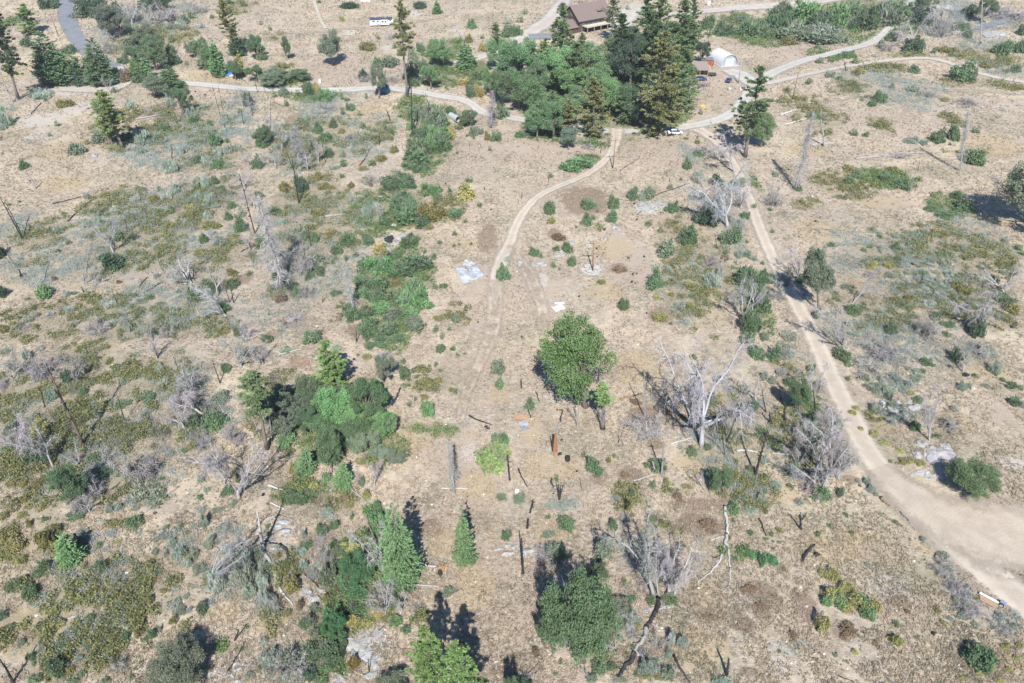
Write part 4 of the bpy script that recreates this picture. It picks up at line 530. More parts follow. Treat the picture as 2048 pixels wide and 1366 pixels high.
dead 1910 1250 1870 840 380|b_g 1820 1180 120 110|b_g 1920 1060 90 110|db 1700 960 200 180|b_g 1730 610 180 170|b_g 1560 620 150 160|db 1500 470 300 170|dead 1640 590 1360 390 250|db 1520 300 210 190|b_s 1780 430 170 120|s 425 410 100 100|b_g 680 380 90 80|b_g 1810 190 100 90|snag_k 650 330 600 180 14|db 350 200 220 200|dead 620 320 540 80 180|snag_k 1425 215 1390 120 14|snag_k 1265 130 1210 -10 26|dead 1260 130 1190 -60 130|b_d 560 250 120 150|s 940 195 50 40|db 1130 620 150 60|s 985 310 70 60|s 850 720 60 50|b_g 1480 860 70 50|s 1160 560 80 50|s 1210 270 100 50|s 1280 200 80 80|s 1070 100 80 50|s 1330 310 60 70|s 740 500 60 50|s 760 660 90 60|b_g 750 500 100 70|b_o 700 200 70 80|b_g 990 480 130 90|b_g 1190 430 130 100|b_o 540 390 80 50|b_s 480 640 60 80|b_s 470 520 60 60|s 1460 650 70 90|b_d 40 1366 60 30|db 40 320 90 90|s 130 530 90 60|s 50 60 90 60|s 220 90 70 90|s 330 40 90 60|b_g 860 30 50 50|db 500 130 130 80|dead 150 280 60 90 130|b_b 1240 1366 40 30|b_g 1290 1090 70 50|s 840 1100 60 50|b_s 130 960 70 60|s 60 1050 80 60|s 250 1000 70 50|dead 640 1000 540 830 160|dead 720 1360 640 1220 140|db 1640 790 170 110|db 1860 720 120 130|dead 1800 1140 1760 990 120|s 1990 1080 60 70|s 870 610 70 60|b_o 1540 820 80 70|b_g 1600 1240 90 60|s 880 1320 80 80|s 940 1050 70 60|dead 1930 200 1870 -60 200|db 1980 60 140 140|db 1930 760 140 90|s 280 1300 60 40|b_o 330 1330 60 50|b_s 620 1350 120 60
mo 300 400 900 500|mo 900 300 900 500|mo 1200 700 700 400|mo 600 100 900 250|mo 1050 1080 450 250|mo 80 1000 400 300|mo 1300 250 500 400|mo 600 600 400 250|mo 1000 900 400 200|md 420 640 150 60|my 600 450 250 80|mo 250 1300 600 150|my 850 40 300 100|md 300 1340 300 80|md 1300 1330 250 120|my 1950 1000 250 500|mo 1650 850 150 120|mb 600 900 60 90
@1,2
pinf_l 640 420 540 -20 220|b_s 360 330 130 170|O_s 200 500 270 300|O_s 230 640 240 230|b_l 240 760 190 150|pinb_g 90 855 -50 240 250|O_g 520 470 260 280|O_l 660 520 330 320|O_g 900 470 280 330|O_l 830 580 260 230|O_l 560 640 300 260|O_g 700 760 280 210|O_l 960 400 170 190|O_l 1050 660 170 240|O_s 880 800 220 200|O_s 1000 880 180 110|O_s 1130 930 170 120|O_g 440 620 170 280|O_g 440 360 180 220|oak_g 605 1000 580 720 250|b_s 970 330 130 90
ced_v 395 1040 395 835 165|ced_v 695 1148 690 940 165|b_y 295 1000 80 100|b_y 470 1140 135 110|b_y 885 1200 80 110|b_l 560 1070 100 100|b_s 845 1100 80 90|w_g 300 1240 220 130|w_g 420 1200 130 80|bol 590 1160 110 55|bol 400 1045 70 20|log_g 720 1150 890 1285 40|log_w 90 1150 240 1200 40|w_l 940 1320 120 140|s 570 1345 110 70|oak_s 1020 330 1030 110 180|db 1030 100 130 80|b_g 1190 220 100 130|b_g 1170 140 70 80|log_g 1200 265 1410 255 26|log_w 1095 275 1170 265 40|log_k 1090 505 1160 375 45|b_g 1335 195 28 36|b_g 1365 220 30 30|b_g 1390 180 36 40|b_s 1440 170 45 50|b_g 1470 225 32 36|b_s 1225 290 45 50|b_s 1280 320 36 45|b_g 1185 345 75 50|b_g 1222 338 40 45|b_s 1290 270 50 40|b_s 1400 300 50 40|b_l 1230 490 58 70|b_l 1375 510 125 165|b_s 1275 450 40 45|b_o 1340 430 90 60|b_g 1595 385 55 65|b_s 1935 185 135 140|b_l 1945 310 100 120|b_g 1475 40 90 80|b_g 1580 50 70 60|b_g 1612 100 40 30|b_g 1668 90 30 25|b_o 1560 370 40 60|b_o 1460 300 80 60|b_o 1400 350 70 50
deadf 1590 1205 1535 780 120|log_w 1480 1170 1700 1182 30|log_k 1700 595 1890 670 28|log_k 1830 680 1870 700 40|log_g 1920 620 1990 560 22|b_g 1950 750 130 140|snag_k 1942 790 1945 735 30|w_f 1900 900 240 230|w_f 1960 830 160 120|snag_k 2030 1105 2015 905 30|b_g 1965 1235 95 80|s 240 60 90 60|log_w 70 40 200 95 22|log_w 180 100 370 60 24|bol 400 900 30 20|snag_g 605 1080 545 870 16|snag_k 605 1000 607 870 16|snag_g 125 800 95 480 22|s 560 90 50 30|b_g 250 40 50 40|b_d 815 100 35 30|b_o 880 110 90 60|dead 60 180 -20 20 150|dead 950 1150 960 920 100|b_o 850 950 150 70|b_b 700 1240 130 70|b_o 750 1300 100 60|w_g 1010 20 120 60|b_g 110 1290 70 30|log_w 110 1290 230 1340 26|snag_k 215 1300 205 1240 26|s 650 40 80 60|log_g 870 1290 990 1190 14|log_k 1690 1240 1700 1232 10|b_y 570 960 70 50|b_d 220 860 70 50|b_o 290 860 80 40|w_g 900 20 120 60|b_s 690 1200 60 50
mr 350 160 220 120|mg 1300 690 300 90|mg 1500 700 300 130|my 1200 800 500 250|mo 1400 330 350 150|mo 880 940 250 100|my 1000 740 150 150|md 1600 150 400 150|mp 1720 900 200 200|mo 700 1280 400 120|md 100 900 300 100|my 1750 1150 500 250|md 1750 1300 300 150|my 1950 420 200 200|mo 350 1180 300 200|md 850 150 150 150|mg 1890 900 260 200|mb 330 420 200 80
@2,2
oakB_f 585 518 500 -215 640|pint_l 725 692 730 330 150|b_l 720 420 120 140|b_g 520 430 110 110|dead 527 690 500 470 60|dead 720 695 715 520 110|b_g 145 480 105 110|log_k 128 530 150 610 22|b_g 640 960 130 140|b_g 690 1030 110 90|b_g 575 900 50 70|b_g 355 1075 65 80|b_g 1150 965 180 150|snag_g 1195 1062 1215 800 42|snag_g 1150 1050 1125 955 36|log_w 970 1112 1160 1060 24|b_g 1125 1130 85 75|b_y 1240 1120 75 80|b_g 1440 865 95 85|b_g 1563 825 95 80|deadB 1515 825 1560 -60 640|log_w 1270 820 1450 765 24|snag_g 1062 612 1060 250 26|log_b 860 465 1040 415 34|db 1090 680 280 180|log_w 1050 640 1140 740 16|log_w 1140 740 1220 700 14|log_w 990 760 1020 700 18|snag_k 850 808 905 650 9
snag_k 1705 915 1655 535 15|snag_k 1715 805 1835 490 26|snag_k 1775 895 1730 790 15|snag_k 1942 1072 2045 708 44|log_w 1790 868 1980 885 42|oak_g 1700 1210 1640 1000 190|b_o 1760 1060 130 120|b_g 1790 950 60 60|b_g 1990 720 110 90|b_g 1910 1010 90 80|s 2010 930 80 90|s 1900 660 70 60|s 1980 1240 110 100|s 1900 1340 100 60|b_l 1770 1310 130 120|s 840 1240 70 60|b_o 920 1290 80 110|b_g 960 1200 60 120|s 310 1290 90 70|s 410 1310 120 90|b_s 60 1230 110 100|log_k 50 1020 120 1165 26|log_k 310 1100 330 1170 30|snag_k 378 1258 372 1135 36|snag_k 380 1250 408 1150 30|b_g 410 1148 30 30|snag_k 145 1366 175 1270 30|log_k 190 400 220 485 20|snag_k 76 372 72 290 30|log_k 355 545 410 548 24|log_g 345 760 385 640 30|log_k 385 640 405 550 26
s 1410 480 75 75|b_l 1440 370 75 100|b_g 1590 430 80 100|b_g 1920 490 120 110|s 1830 530 120 120|b_g 1950 60 170 130|b_g 1450 110 80 60|s 2020 260 60 100|b_g 1650 280 80 90|dead 1540 1190 1500 1020 60|b_o 1620 1010 60 40|b_b 1360 590 90 60|b_b 1240 560 110 70|b_b 990 470 110 70|b_b 900 1060 100 60|log_g 770 1200 820 1280 12|log_w 660 890 760 860 12|b_g 820 905 40 50|b_o 770 940 50 50|b_g 1260 1180 60 50|b_o 1400 1150 120 60|log_k 1130 520 1180 575 16|log_k 1560 755 1670 855 14|dead 1625 810 1590 700 70|log_g 780 520 880 625 14|snag_k 1370 690 1368 640 12|b_o 1880 1120 90 60|b_g 2020 1190 60 50|b_l 1780 1230 90 70|b_o 2030 1340 40 50|snag_g 1760 420 1755 360 22|b_g 1320 1180 40 30|b_b 1330 1230 120 80|db 930 650 130 60|db 1030 760 90 70|log_k 540 1090 560 1190 12|b_o 1720 1000 80 60|b_g 1660 1210 60 40
mr 340 880 90 70|mr 60 610 120 60|mb 1080 600 400 250|mb 950 1060 300 130|mb 1500 1300 600 130|my 150 700 250 350|my 1000 200 500 350|my 1500 950 500 300|mb 700 1080 200 150|mb 1150 820 200 100|my 300 1000 600 300|mo 1900 1000 250 300|mo 1000 1290 300 120|my 1700 450 400 300|mo 1300 1200 300 100|mp 330 430 180 120
@3,2
b_g 40 60 120 170|s 160 80 100 90|b_g 340 200 70 130|b_g 170 300 90 90|oak_g 250 580 260 270 200|dead 290 470 490 150 190|db 400 330 90 110|b_d 310 800 160 250|dead 470 1110 400 640 330|dead 400 850 380 640 280|b_g 400 1180 200 160|dead 440 1160 620 790 200|b_g 570 1190 80 90|s 230 700 90 130|b_g 80 800 180 110|bol 270 610 50 60|log_g 30 895 310 918 28|snag_k 105 485 95 370 40|snag_k 128 622 137 488 45|snag_k 25 652 12 560 50|b_s 200 1000 110 130|s 50 1140 110 90|s 245 1270 80 60|b_g 170 1150 80 60|b_y 50 1260 40 30|s 30 300 60 70|b_y 330 190 60 60|db 500 600 200 160|db 420 620 180 150|db 560 880 160 200|db 330 1130 180 160|s 160 690 80 70|b_g 90 760 80 60|bol 190 840 30 50|s 100 230 90 80|b_g 20 760 60 60
b_g 580 70 150 130|b_s 650 170 100 60|db 790 170 240 160|db 920 80 240 170|s 780 260 60 40|b_g 780 290 80 55|b_g 885 285 65 45|s 1050 300 85 70|s 970 370 110 90|s 1180 275 105 75|b_g 1270 150 120 90|b_g 1240 225 70 50|s 830 350 120 90|s 960 430 80 70|s 860 500 110 110|s 930 555 70 60|s 985 620 85 75|b_g 1200 450 115 80|b_g 1160 655 95 95|s 870 340 80 60|s 1060 370 80 60|s 1120 330 70 70|s 1000 250 80 60|s 920 320 70 60|s 1110 200 60 40|s 1180 220 80 50|s 1080 130 80 50|b_s 990 490 90 80
bol 1000 520 110 110|bol 1020 585 90 90|bol 1100 580 70 90|bol 1180 520 130 90|bol 940 470 110 50|bol 910 500 60 60|bol 1090 520 50 50|bol 1095 485 30 30|dead 1290 785 1305 370 170|db 1430 640 140 120|bol 1228 797 105 72|bol 1200 890 95 90|bol 1250 880 40 90|slab 1380 900 240 170|slab 1340 960 120 60|slab 1210 1050 120 45|slab 1150 1060 60 30|slab 1280 1040 50 30|bol 1078 1005 30 30|slab 1290 1090 80 40|bol 825 562 30 16
Oc_g 1620 1085 400 350|s 1810 190 95 160|s 1545 345 75 80|s 1605 345 55 55|s 1740 340 65 50|b_g 1870 295 65 50|b_g 1940 335 90 75|b_g 2020 340 60 85|b_g 1970 465 115 100|s 2030 490 50 90|s 1485 525 75 60|b_g 1670 265 90 50|b_d 1500 90 140 130|db 1700 50 180 130|dead 1560 240 1590 80 150|b_g 1160 590 50 60|b_y 740 685 80 50|b_y 850 725 110 70|b_y 930 800 100 50|b_y 1050 860 100 50|b_b 735 1145 40 30|b_s 980 950 40 50|log_b 900 1250 970 1320 45|s 790 1110 50 70|s 820 1170 70 70|s 860 1210 60 50|s 720 1100 60 50|b_o 1100 940 160 80|b_o 1220 960 110 60|b_y 680 560 90 60|b_y 700 520 100 60|s 1520 690 50 30|s 1490 640 50 40|b_s 640 290 60 50|b_b 1400 620 60 60|b_y 1140 400 60 50|b_g 1070 560 50 40|b_s 1350 750 120 40|log_k 1720 870 1730 920 10
mp 1150 120 400 200|my 1750 200 500 250|my 1500 650 500 200|md 1800 560 500 200|my 900 660 300 200|mr 640 390 120 120|mw 1420 1330 250 60|md 1700 1250 500 150|mp 1950 970 300 120|mp 1350 1050 300 120|mo 1830 380 200 90|mb 850 620 200 60|md 1900 1100 250 200|my 100 400 150 120|mb 650 1090 150 80|mo 950 950 300 100|my 100 1200 300 200
@0,3
b_g 600 20 210 90|b_g 1070 70 160 140|b_o 910 90 100 80|ced_l 585 385 470 160 190|b_o 380 190 150 200|b_o 440 140 120 120|b_d 640 230 120 140|b_o 60 190 220 130|b_o 130 260 180 140|b_o 60 330 150 120|b_o 170 370 150 100|b_g 370 420 110 120|b_g 300 480 140 90|b_g 130 570 130 120|b_g 250 630 150 150|b_o 240 80 60 70|b_g 800 260 80 55|b_g 825 420 90 130|b_g 675 425 60 85|b_g 690 495 45 45|s 1310 180 90 65|s 1250 215 70 50|s 1440 315 155 115|s 1240 310 60 60|s 1560 330 90 90|s 1510 400 85 85|s 1600 440 120 100|s 1690 230 120 120|s 1860 290 170 130|s 1750 550 180 180|s 1950 400 180 200|s 1970 500 170 180|s 2000 620 160 140|s 1800 430 120 110|s 1890 520 120 110|s 1690 500 90 90|s 1640 60 90 130|s 1790 120 110 90|s 1380 240 80 70
dead 1670 560 1940 110 230|log_w 1600 135 1830 70 14|log_w 1830 70 1940 130 16|log_w 1940 130 1740 310 20|log_w 1740 310 1660 550 14|b_g 1620 760 130 125|s 1440 770 100 75|s 1490 665 65 50|s 1435 720 50 40|s 1510 780 60 50|s 1400 770 90 60|s 1460 790 60 60|s 945 820 65 58|s 1130 865 60 55|s 1050 900 60 50|s 1285 930 40 75|b_g 725 835 100 80|b_g 700 890 70 70|b_g 1005 990 90 90|b_o 1115 960 70 80|b_g 1160 1010 90 50|b_g 1230 960 85 100|s 915 1080 75 65|s 1265 1075 60 50|b_g 520 1055 110 75|b_g 255 1150 100 85|s 330 1075 70 60|b_s 175 1030 90 80|s 297 910 65 50|b_g 90 920 110 75|b_y 455 780 70 80|b_y 495 890 90 60|s 640 1160 70 65|s 700 1170 50 50|b_g 470 1220 150 180|b_o 560 1270 90 80|b_g 655 1290 100 60|b_g 290 1330 160 80|b_g 590 1350 130 50|b_g 850 1345 90 60|b_g 1050 1320 55 55|b_b 355 1220 70 50|b_g 700 1080 55 40|b_g 590 900 60 25|s 550 1220 60 50|s 760 1230 50 50|s 805 1085 40 30
Ok_s 1480 1210 500 420|snag_k 110 1366 0 1180 40|bol 1680 1285 85 60|bol 1820 1300 90 60|bol 1880 1205 55 42|bol 1905 1255 100 50|bol 1890 1345 95 50|bol 1700 1335 70 35|bol 1640 1290 40 30|bol 1980 1210 40 30|snag_b 1830 1272 1840 1110 22|log_g 1960 1270 2020 1200 26|snag_k 1878 1025 1912 935 26|bol 1055 350 40 30|bol 1008 318 24 16|log_g 880 165 980 215 18|b_y 955 230 50 40|log_w 1030 240 1130 300 12|db 950 540 150 110|db 970 1220 150 110|b_s 710 330 40 35|s 1180 690 50 40|b_y 1150 680 60 60|b_o 1210 690 70 80|b_o 1310 620 80 60|b_o 1190 575 60 40|b_b 1010 1220 40 30|bol 570 840 60 30|b_g 610 550 60 40|b_g 690 950 30 30|b_o 1390 860 80 80|b_o 1130 790 70 40|s 1545 590 90 30|b_g 1190 1250 40 60|b_g 1940 1095 40 40|b_g 1885 1090 40 30|log_w 1950 990 2020 1015 14|b_s 1980 915 50 40|s 2000 1310 90 60|s 1430 700 60 50|s 1330 330 60 60|b_y 900 1140 70 40|s 800 60 60 30|b_g 370 50 80 60|b_g 1330 120 60 60|b_g 1450 110 60 60|b_g 1500 160 60 40|b_y 1020 810 50 50|b_g 30 820 90 90|b_s 360 1160 60 60|b_s 330 645 60 50|b_o 460 1120 70 50|b_g 280 1210 50 50|b_o 770 1005 40 40|b_o 640 910 40 30|s 80 1000 50 40|log_g 75 1330 160 1345 22|b_g 400 280 60 40|b_o 30 20 120 80|b_o 180 20 120 60
mo 150 280 450 350|mo 1260 640 300 130|mo 440 150 250 200|my 1300 420 700 250|md 850 150 300 120|md 950 550 200 150|md 1600 1150 150 250|my 1800 780 400 250|mp 1850 1270 350 150|my 300 900 700 600|mb 950 1220 200 120|mo 1150 950 350 120|mb 700 600 300 200|mo 600 1200 500 250|mo 50 900 200 300
@1,3
snag_w 60 300 5 -10 55|log_w 60 300 210 650 50|log_w 210 650 300 750 30|log_k 190 260 330 430 40|log_k 330 430 500 605 30|log_k 45 235 185 258 26|log_w 255 190 245 240 10|bol 130 45 115 50|bol 220 80 110 60|bol 210 150 150 70|bol 100 220 110 50|bol 130 285 70 34|bol 170 110 80 60|bol 400 640 110 90|bol 470 690 90 80|bol 520 625 110 50|s 20 320 90 120|s 360 305 100 95|s 570 15 110 70|b_g 530 130 140 100|b_g 625 90 95 95|s 385 170 60 90|b_g 400 250 90 80|b_o 300 560 150 170|b_o 210 480 80 80|s 450 490 110 90|s 380 420 80 80|b_g 240 400 80 70|s 60 540 120 140|s 80 680 120 140|s 90 760 80 90|s 150 690 70 90|s 60 420 80 90|db 560 340 140 150|db 520 220 150 90|b_y 760 280 200 110|w_g 640 320 120 90|O_v 810 470 250 280|w_v 800 620 230 160|w_l 720 540 120 150|w_s 580 500 150 170|w_s 640 420 100 100|w_g 770 750 160 130|w_v 620 820 190 160|O_v 640 930 190 220|b_s 450 850 100 200|b_s 460 760 90 90|b_s 470 960 100 110|b_g 380 890 90 100|w_g 520 1100 210 170|w_s 560 1070 140 110|w_g 600 1190 170 100|w_g 700 1050 60 120
snag_g 1040 535 1030 340 26|dead 1040 535 890 40 250|snag_g 1025 380 870 40 20|db 1060 640 280 160|dead 1040 830 1000 620 220|dead 1170 800 1140 640 180|log_w 1230 422 1450 442 50|log_w 1210 580 1480 602 26|b_s 1530 630 115 105|log_k 1550 655 1650 615 14|cedb_v 1185 595 1075 -70 300|ced_v 1672 400 1645 -45 180|b_g 1660 400 60 70|b_g 2005 165 85 100|bol 1935 290 90 50|bol 2020 330 110 55|bol 2000 265 90 40|bol 2030 235 70 30|bol 1830 325 50 22|w_y 1000 800 200 100|w_l 940 780 120 80|w_y 850 880 150 80|w_y 780 860 110 110|w_l 1120 860 130 90|slab 900 1030 220 220|slab 800 1040 230 170|slab 960 1170 200 160|slab 1000 970 150 130|slab 850 1130 120 100|slab 640 1330 130 120|slab 960 1280 180 90|b_g 1200 930 90 90|b_l 1250 855 80 60|pinf_l 1440 1560 1345 925 290|pinf_l 1660 1660 1590 1060 350|b_s 250 1180 200 200|db 270 1200 230 220|s 100 1160 150 150|s 60 1030 110 70|b_d 430 1270 160 140|b_g 560 1240 140 100|b_g 500 1340 200 70|w_b 790 1200 90 150|O_s 1110 1420 300 260|oak_g 2060 1600 2040 1330 150|b_g 780 20 60 80|w_l 990 60 130 200|w_l 940 20 120 120|snag_k 905 1280 897 1170 14|log_k 950 970 1030 915 18|log_g 1710 1010 1770 970 8|s 480 420 90 60|b_o 180 340 60 60|b_o 560 680 60 90|b_b 650 620 50 90|s 1230 540 60 60|b_g 1100 520 90 100|log_g 300 170 360 110 22|log_g 180 30 300 70 22|b_g 100 110 60 60|b_g 100 170 60 60|b_d 40 1230 60 70|b_b 360 730 70 110|b_o 250 800 90 80|dead 180 830 100 680 110|db 1290 760 100 90|b_g 1240 460 70 60|b_g 1190 510 60 50|s 640 40 50 40|b_g 1360 860 50 30|log_g 1890 405 1980 450 10|b_b 880 330 60 90|b_g 900 200 50 90
mr 1470 430 70 50|mg 700 300 300 200|mg 850 820 450 200|my 1750 600 400 500|my 1500 250 400 300|md 1750 800 500 400|md 1750 1150 500 300|md 1150 1080 150 180|mb 480 230 200 150|mo 300 500 250 200|my 100 900 400 250|mp 880 1080 450 350|mo 1300 850 150 80|mr 900 950 250 60|md 1900 500 250 250|mb 1400 130 250 200|mr 700 700 150 120
@2,3
oakC_g 570 1195 520 430 560|O_s 860 800 230 200|O_g 690 500 160 200|O_s 870 880 200 150|b_s 720 1070 160 130|b_g 690 1230 150 140|b_s 730 260 200 230|b_g 690 420 130 110|b_g 430 80 165 150|b_s 330 300 210 190|db 260 320 150 180|s 460 330 80 60|b_s 290 170 120 80|b_g 290 40 60 60|bol 120 310 140 70|bol 20 270 60 60|bol 165 178 45 50|bol 60 345 90 40|snag_k 88 492 76 210 42|snag_k 120 130 135 55 36|b_b 90 180 30 20|dead 1130 665 960 60 380|dead 1170 660 1120 200 200|deadB 1255 655 1300 190 400|dead 1300 660 1380 300 250|b_g 1110 700 105 90|b_g 1260 690 130 110|b_g 1160 480 120 120|s 1150 310 200 130|s 1060 250 100 100|slab 1100 780 140 50|slab 1220 760 120 45|log_k 1180 700 1090 930 60|log_g 1090 930 980 1130 60|log_k 980 1130 850 1340 55|log_w 980 1130 1050 1170 50
db 1165 1030 140 130|s 1265 1000 95 110|s 1368 1030 95 120|s 1250 1120 70 80|s 1065 1240 150 150|b_s 1250 1290 130 120|b_s 1150 1190 70 50|b_g 790 1225 90 90|b_g 1310 1000 40 60|log_k 1290 1150 1420 1380 32|snag_k 1715 1295 1732 1170 45|s 1670 1350 200 80|b_g 1600 1310 60 40|log_w 1710 -40 1715 180 50|log_w 1715 180 1690 340 45|log_w 1690 340 1590 490 34|log_w 1590 490 1480 560 22|log_w 1715 240 1745 450 34|log_w 1745 450 1740 590 26|log_w 1740 590 1690 640 16|log_w 1590 225 1700 195 18|log_k 1605 370 1680 345 18|log_g 1745 390 1810 510 12|log_w 1590 740 1670 810 9|log_w 1770 690 1835 640 8|log_w 1875 730 1885 640 8|log_w 1700 640 1760 650 8
b_v 1850 310 110 60|b_v 1920 335 110 80|b_v 2000 370 100 110|b_g 1795 378 42 45|b_l 1915 160 75 75|b_g 2030 210 60 40|log_k 1975 55 2035 195 26|s 1900 5 130 60|b_b 1550 80 180 90|b_b 1600 150 120 60|b_b 1900 610 160 60|b_b 1990 740 110 60|b_b 1580 840 120 50|bol 1765 715 36 26|b_g 900 550 60 70|s 960 830 90 100|db 960 980 110 80|db 100 1320 150 110|O_d 60 1420 180 160|deadf 575 1190 560 850 110|b_g 940 690 120 80|b_g 1110 50 120 70|b_g 1140 120 90 70|b_g 800 90 80 120|b_s 630 1320 110 80|b_s 880 1340 120 60|db 840 1330 110 60|b_g 390 1190 50 50|dead 600 1340 580 1230 60|b_b 190 1110 80 80|log_k 120 1300 250 1170 12|b_o 1360 260 60 70|b_o 1200 80 90 80|db 900 60 130 90|b_o 960 20 60 50|b_s 950 1080 70 50|bol 700 930 60 60|bol 500 1090 70 30|b_s 860 1010 90 60|dead 980 940 900 800 130|dead 830 1110 800 980 130|s 880 280 70 70|b_g 1440 400 50 50|b_g 1210 420 60 70|b_g 1000 1290 70 60|b_o 1080 1310 90 60|b_o 1170 1310 80 50|b_g 350 1290 50 40|b_y 1010 900 50 60|b_o 1740 200 30 40|b_g 1770 70 40 40|b_b 800 60 50 60|b_g 1910 490 30 30|db 1500 210 60 60|b_g 1600 60 30 20
mb 1500 100 500 250|mb 1950 620 350 200|mb 1600 830 350 150|mb 2000 780 200 200|my 300 150 500 250|md 60 900 200 700|my 1500 650 700 300|my 1450 1100 700 400|mp 1150 770 260 70|mb 1900 1280 250 100|mb 1850 900 300 120|md 500 1300 500 150|mp 130 300 300 120|mo 1250 60 250 120|md 1000 1250 300 150
@3,3
b_v 30 370 120 100|b_g 495 105 48 45|log_k 265 395 365 260 40|log_k 305 305 345 325 20|snag_k 265 140 250 20 40|snag_k 265 70 310 5 26|b_y 485 480 165 130|b_y 420 870 155 160|b_y 500 640 190 150|b_y 620 600 150 120|b_l 560 690 170 140|b_y 690 680 170 140|b_l 760 700 150 140|b_y 820 740 150 140|b_l 790 800 150 130|b_y 640 760 150 90|b_y 660 620 110 90|b_l 470 700 120 120|w_g 1690 1150 250 210|w_g 1630 1080 130 120|b_y 1020 1010 105 110|b_s 1030 890 90 60|b_b 640 920 150 110|b_b 600 990 80 60
db 1390 400 200 110|db 1420 480 180 110|db 1480 570 170 110|db 1530 650 140 100|db 1620 790 200 110|db 1570 760 120 90|db 1860 910 170 100|db 1900 960 140 90|log_k 1050 0 1120 70 18|log_g 1120 70 1185 150 24|log_w 1300 280 1338 330 14|log_k 1338 330 1332 370 18|b_g 400 170 70 60|b_s 670 160 60 50|b_g 1020 80 60 50|b_g 85 238 35 28|b_g 40 235 32 30|b_g 45 290 35 30|b_o 125 450 45 40|b_s 35 670 40 30|b_g 620 20 60 50|b_y 1400 880 60 50|b_o 1350 770 70 60|b_b 200 980 80 70|log_k 560 1310 690 1360 12|b_b 1110 790 60 40|s 800 420 60 40|s 1400 340 110 70|s 1500 700 70 60|s 1240 210 70 50|s 880 450 50 40|s 1600 600 70 50|s 1860 820 80 60|s 1660 900 80 50|s 1940 900 60 60|s 1450 440 60 60|s 1530 830 70 50|b_b 860 1040 50 40|b_o 90 1110 40 30|s 110 1060 40 30|s 170 1080 40 30|s 540 1140 60 40|s 200 1110 50 40|s 20 1060 50 30|s 1460 850 60 40|b_g 30 170 60 60|b_o 90 140 70 60|log_k 850 1040 890 1110 8|log_k 870 1110 900 1060 6|b_d 1490 780 30 25|b_d 1655 690 50 30|b_y 690 1110 80 50|b_s 2020 500 30 60|b_y 1900 1080 80 60|b_y 1980 1160 90 60|b_y 1700 1290 90 50|b_y 1850 1340 100 50|b_y 2010 1060 80 50|b_y 1790 1250 70 50|b_y 1920 1250 90 50|b_y 1560 1330 80 40
my 500 300 700 300|mb 300 750 250 250|mb 600 950 250 200|my 1300 250 400 250|md 1100 800 700 400|my 1900 1200 500 300|mp 950 580 500 200|mb 50 700 150 200|mp 1500 600 250 400|mp 150 1100 250 150|my 700 200 400 200|mb 1050 720 200 150|mp 1850 820 250 120|md 1200 1250 500 150|mp 80 1250 200 200
@0,0
ms 1100 200 900 350|ms 1500 1150 1000 450|mk 1150 120 700 250|mk 1900 850 350 300|ms 1900 900 300 600|mo 1700 1250 600 250|ms 50 900 200 300|mo 1200 300 700 250|mk 1200 920 500 120
@1,0
ms 400 1150 800 450|mk 250 1200 700 350|mo 500 1150 900 400|ms 900 1100 500 400|mg 1400 1100 350 500|mg 1750 600 300 200|mg 1500 500 400 400|mg 200 650 300 150|mo 150 600 300 200|ms 600 850 500 250|mg 1250 850 250 200|mk 600 850 500 200|mg 450 750 500 120
@2,0
mg 600 750 900 700|mg 250 950 400 400|mg 1150 600 600 600|mg 600 1280 300 120|mk 1750 1250 300 250|ms 1450 1250 250 250|mg 1900 250 500 250
@3,0
mg 400 180 800 300|mg 900 120 500 250|ms 1500 100 900 250|mk 1500 150 900 300|ms 1700 360 600 150|ms 1000 700 900 300|mo 1700 450 600 150|ms 1800 560 500 120|mo 350 900 500 350|mg 500 440 500 80
@0,1
ms 1600 250 800 500|mk 1850 200 400 500|ms 1000 350 700 500|ms 900 1200 1600 300|mk 900 1250 1400 200|ms 150 400 300 300|mk 1600 900 700 350|mk 1900 1250 400 250|mo 1200 500 900 700|mo 700 1150 1400 350|ms 500 700 700 400|mk 850 650 300 500
@1,1
ms 350 350 700 600|mk 250 500 500 900|mo 500 450 800 700|mg 950 300 500 400|mg 1000 900 400 700|mg 1200 300 350 350|ms 900 300 300 300|mo 1550 250 350 300|mg 1050 1200 500 350|mo 700 1100 300 300|mk 200 900 400 250|mg 1350 850 250 250
@2,1
ms 1550 750 500 500|mk 1700 250 500 600|ms 1700 450 350 500|mk 1750 1050 500 500|mg 1900 1000 250 600|mo 1400 550 600 500|ms 1350 1000 400 500|mo 1500 950 600 700
@3,1
ms 1150 700 800 500|ms 1300 900 700 500|mo 1500 700 500 600|ms 800 1250 900 350|mk 1000 1280 900 250|mk 1750 1000 500 500|mk 300 900 400 500|ms 900 1150 600 400|mo 1700 1150 500 400|mo 1250 600 900 400|ms 1650 500 500 400|mg 950 60 500 150|mo 850 1100 800 400|mk 80 250 200 400
@0,2
ms 400 250 1000 500|ms 1300 300 900 600|mo 700 350 1400 700|mo 900 750 1100 700|mk 400 250 900 500|mk 1500 500 800 600|mk 1700 950 500 400|ms 900 1000 900 500|mk 700 1000 500 500|ms 1100 1250 600 200|mo 200 850 500 600|mo 1100 400 700 600|mo 200 300 600 400|mk 250 900 500 300
@1,2
mg 600 600 900 700|mg 350 1200 500 250|mk 120 350 400 400|mo 150 500 400 600|mg 1000 850 450 250|mk 130 100 400 200|mo 1350 300 400 200|mo 650 1270 500 200|mk 900 1050 250 200
@2,2
mk 1700 250 600 400|ms 1900 500 400 500|mo 1800 700 500 600|mo 1850 1200 500 400|ms 1850 1200 400 400|mk 1150 650 350 250|mo 900 1250 300 250|ms 400 1300 300 120
@3,2
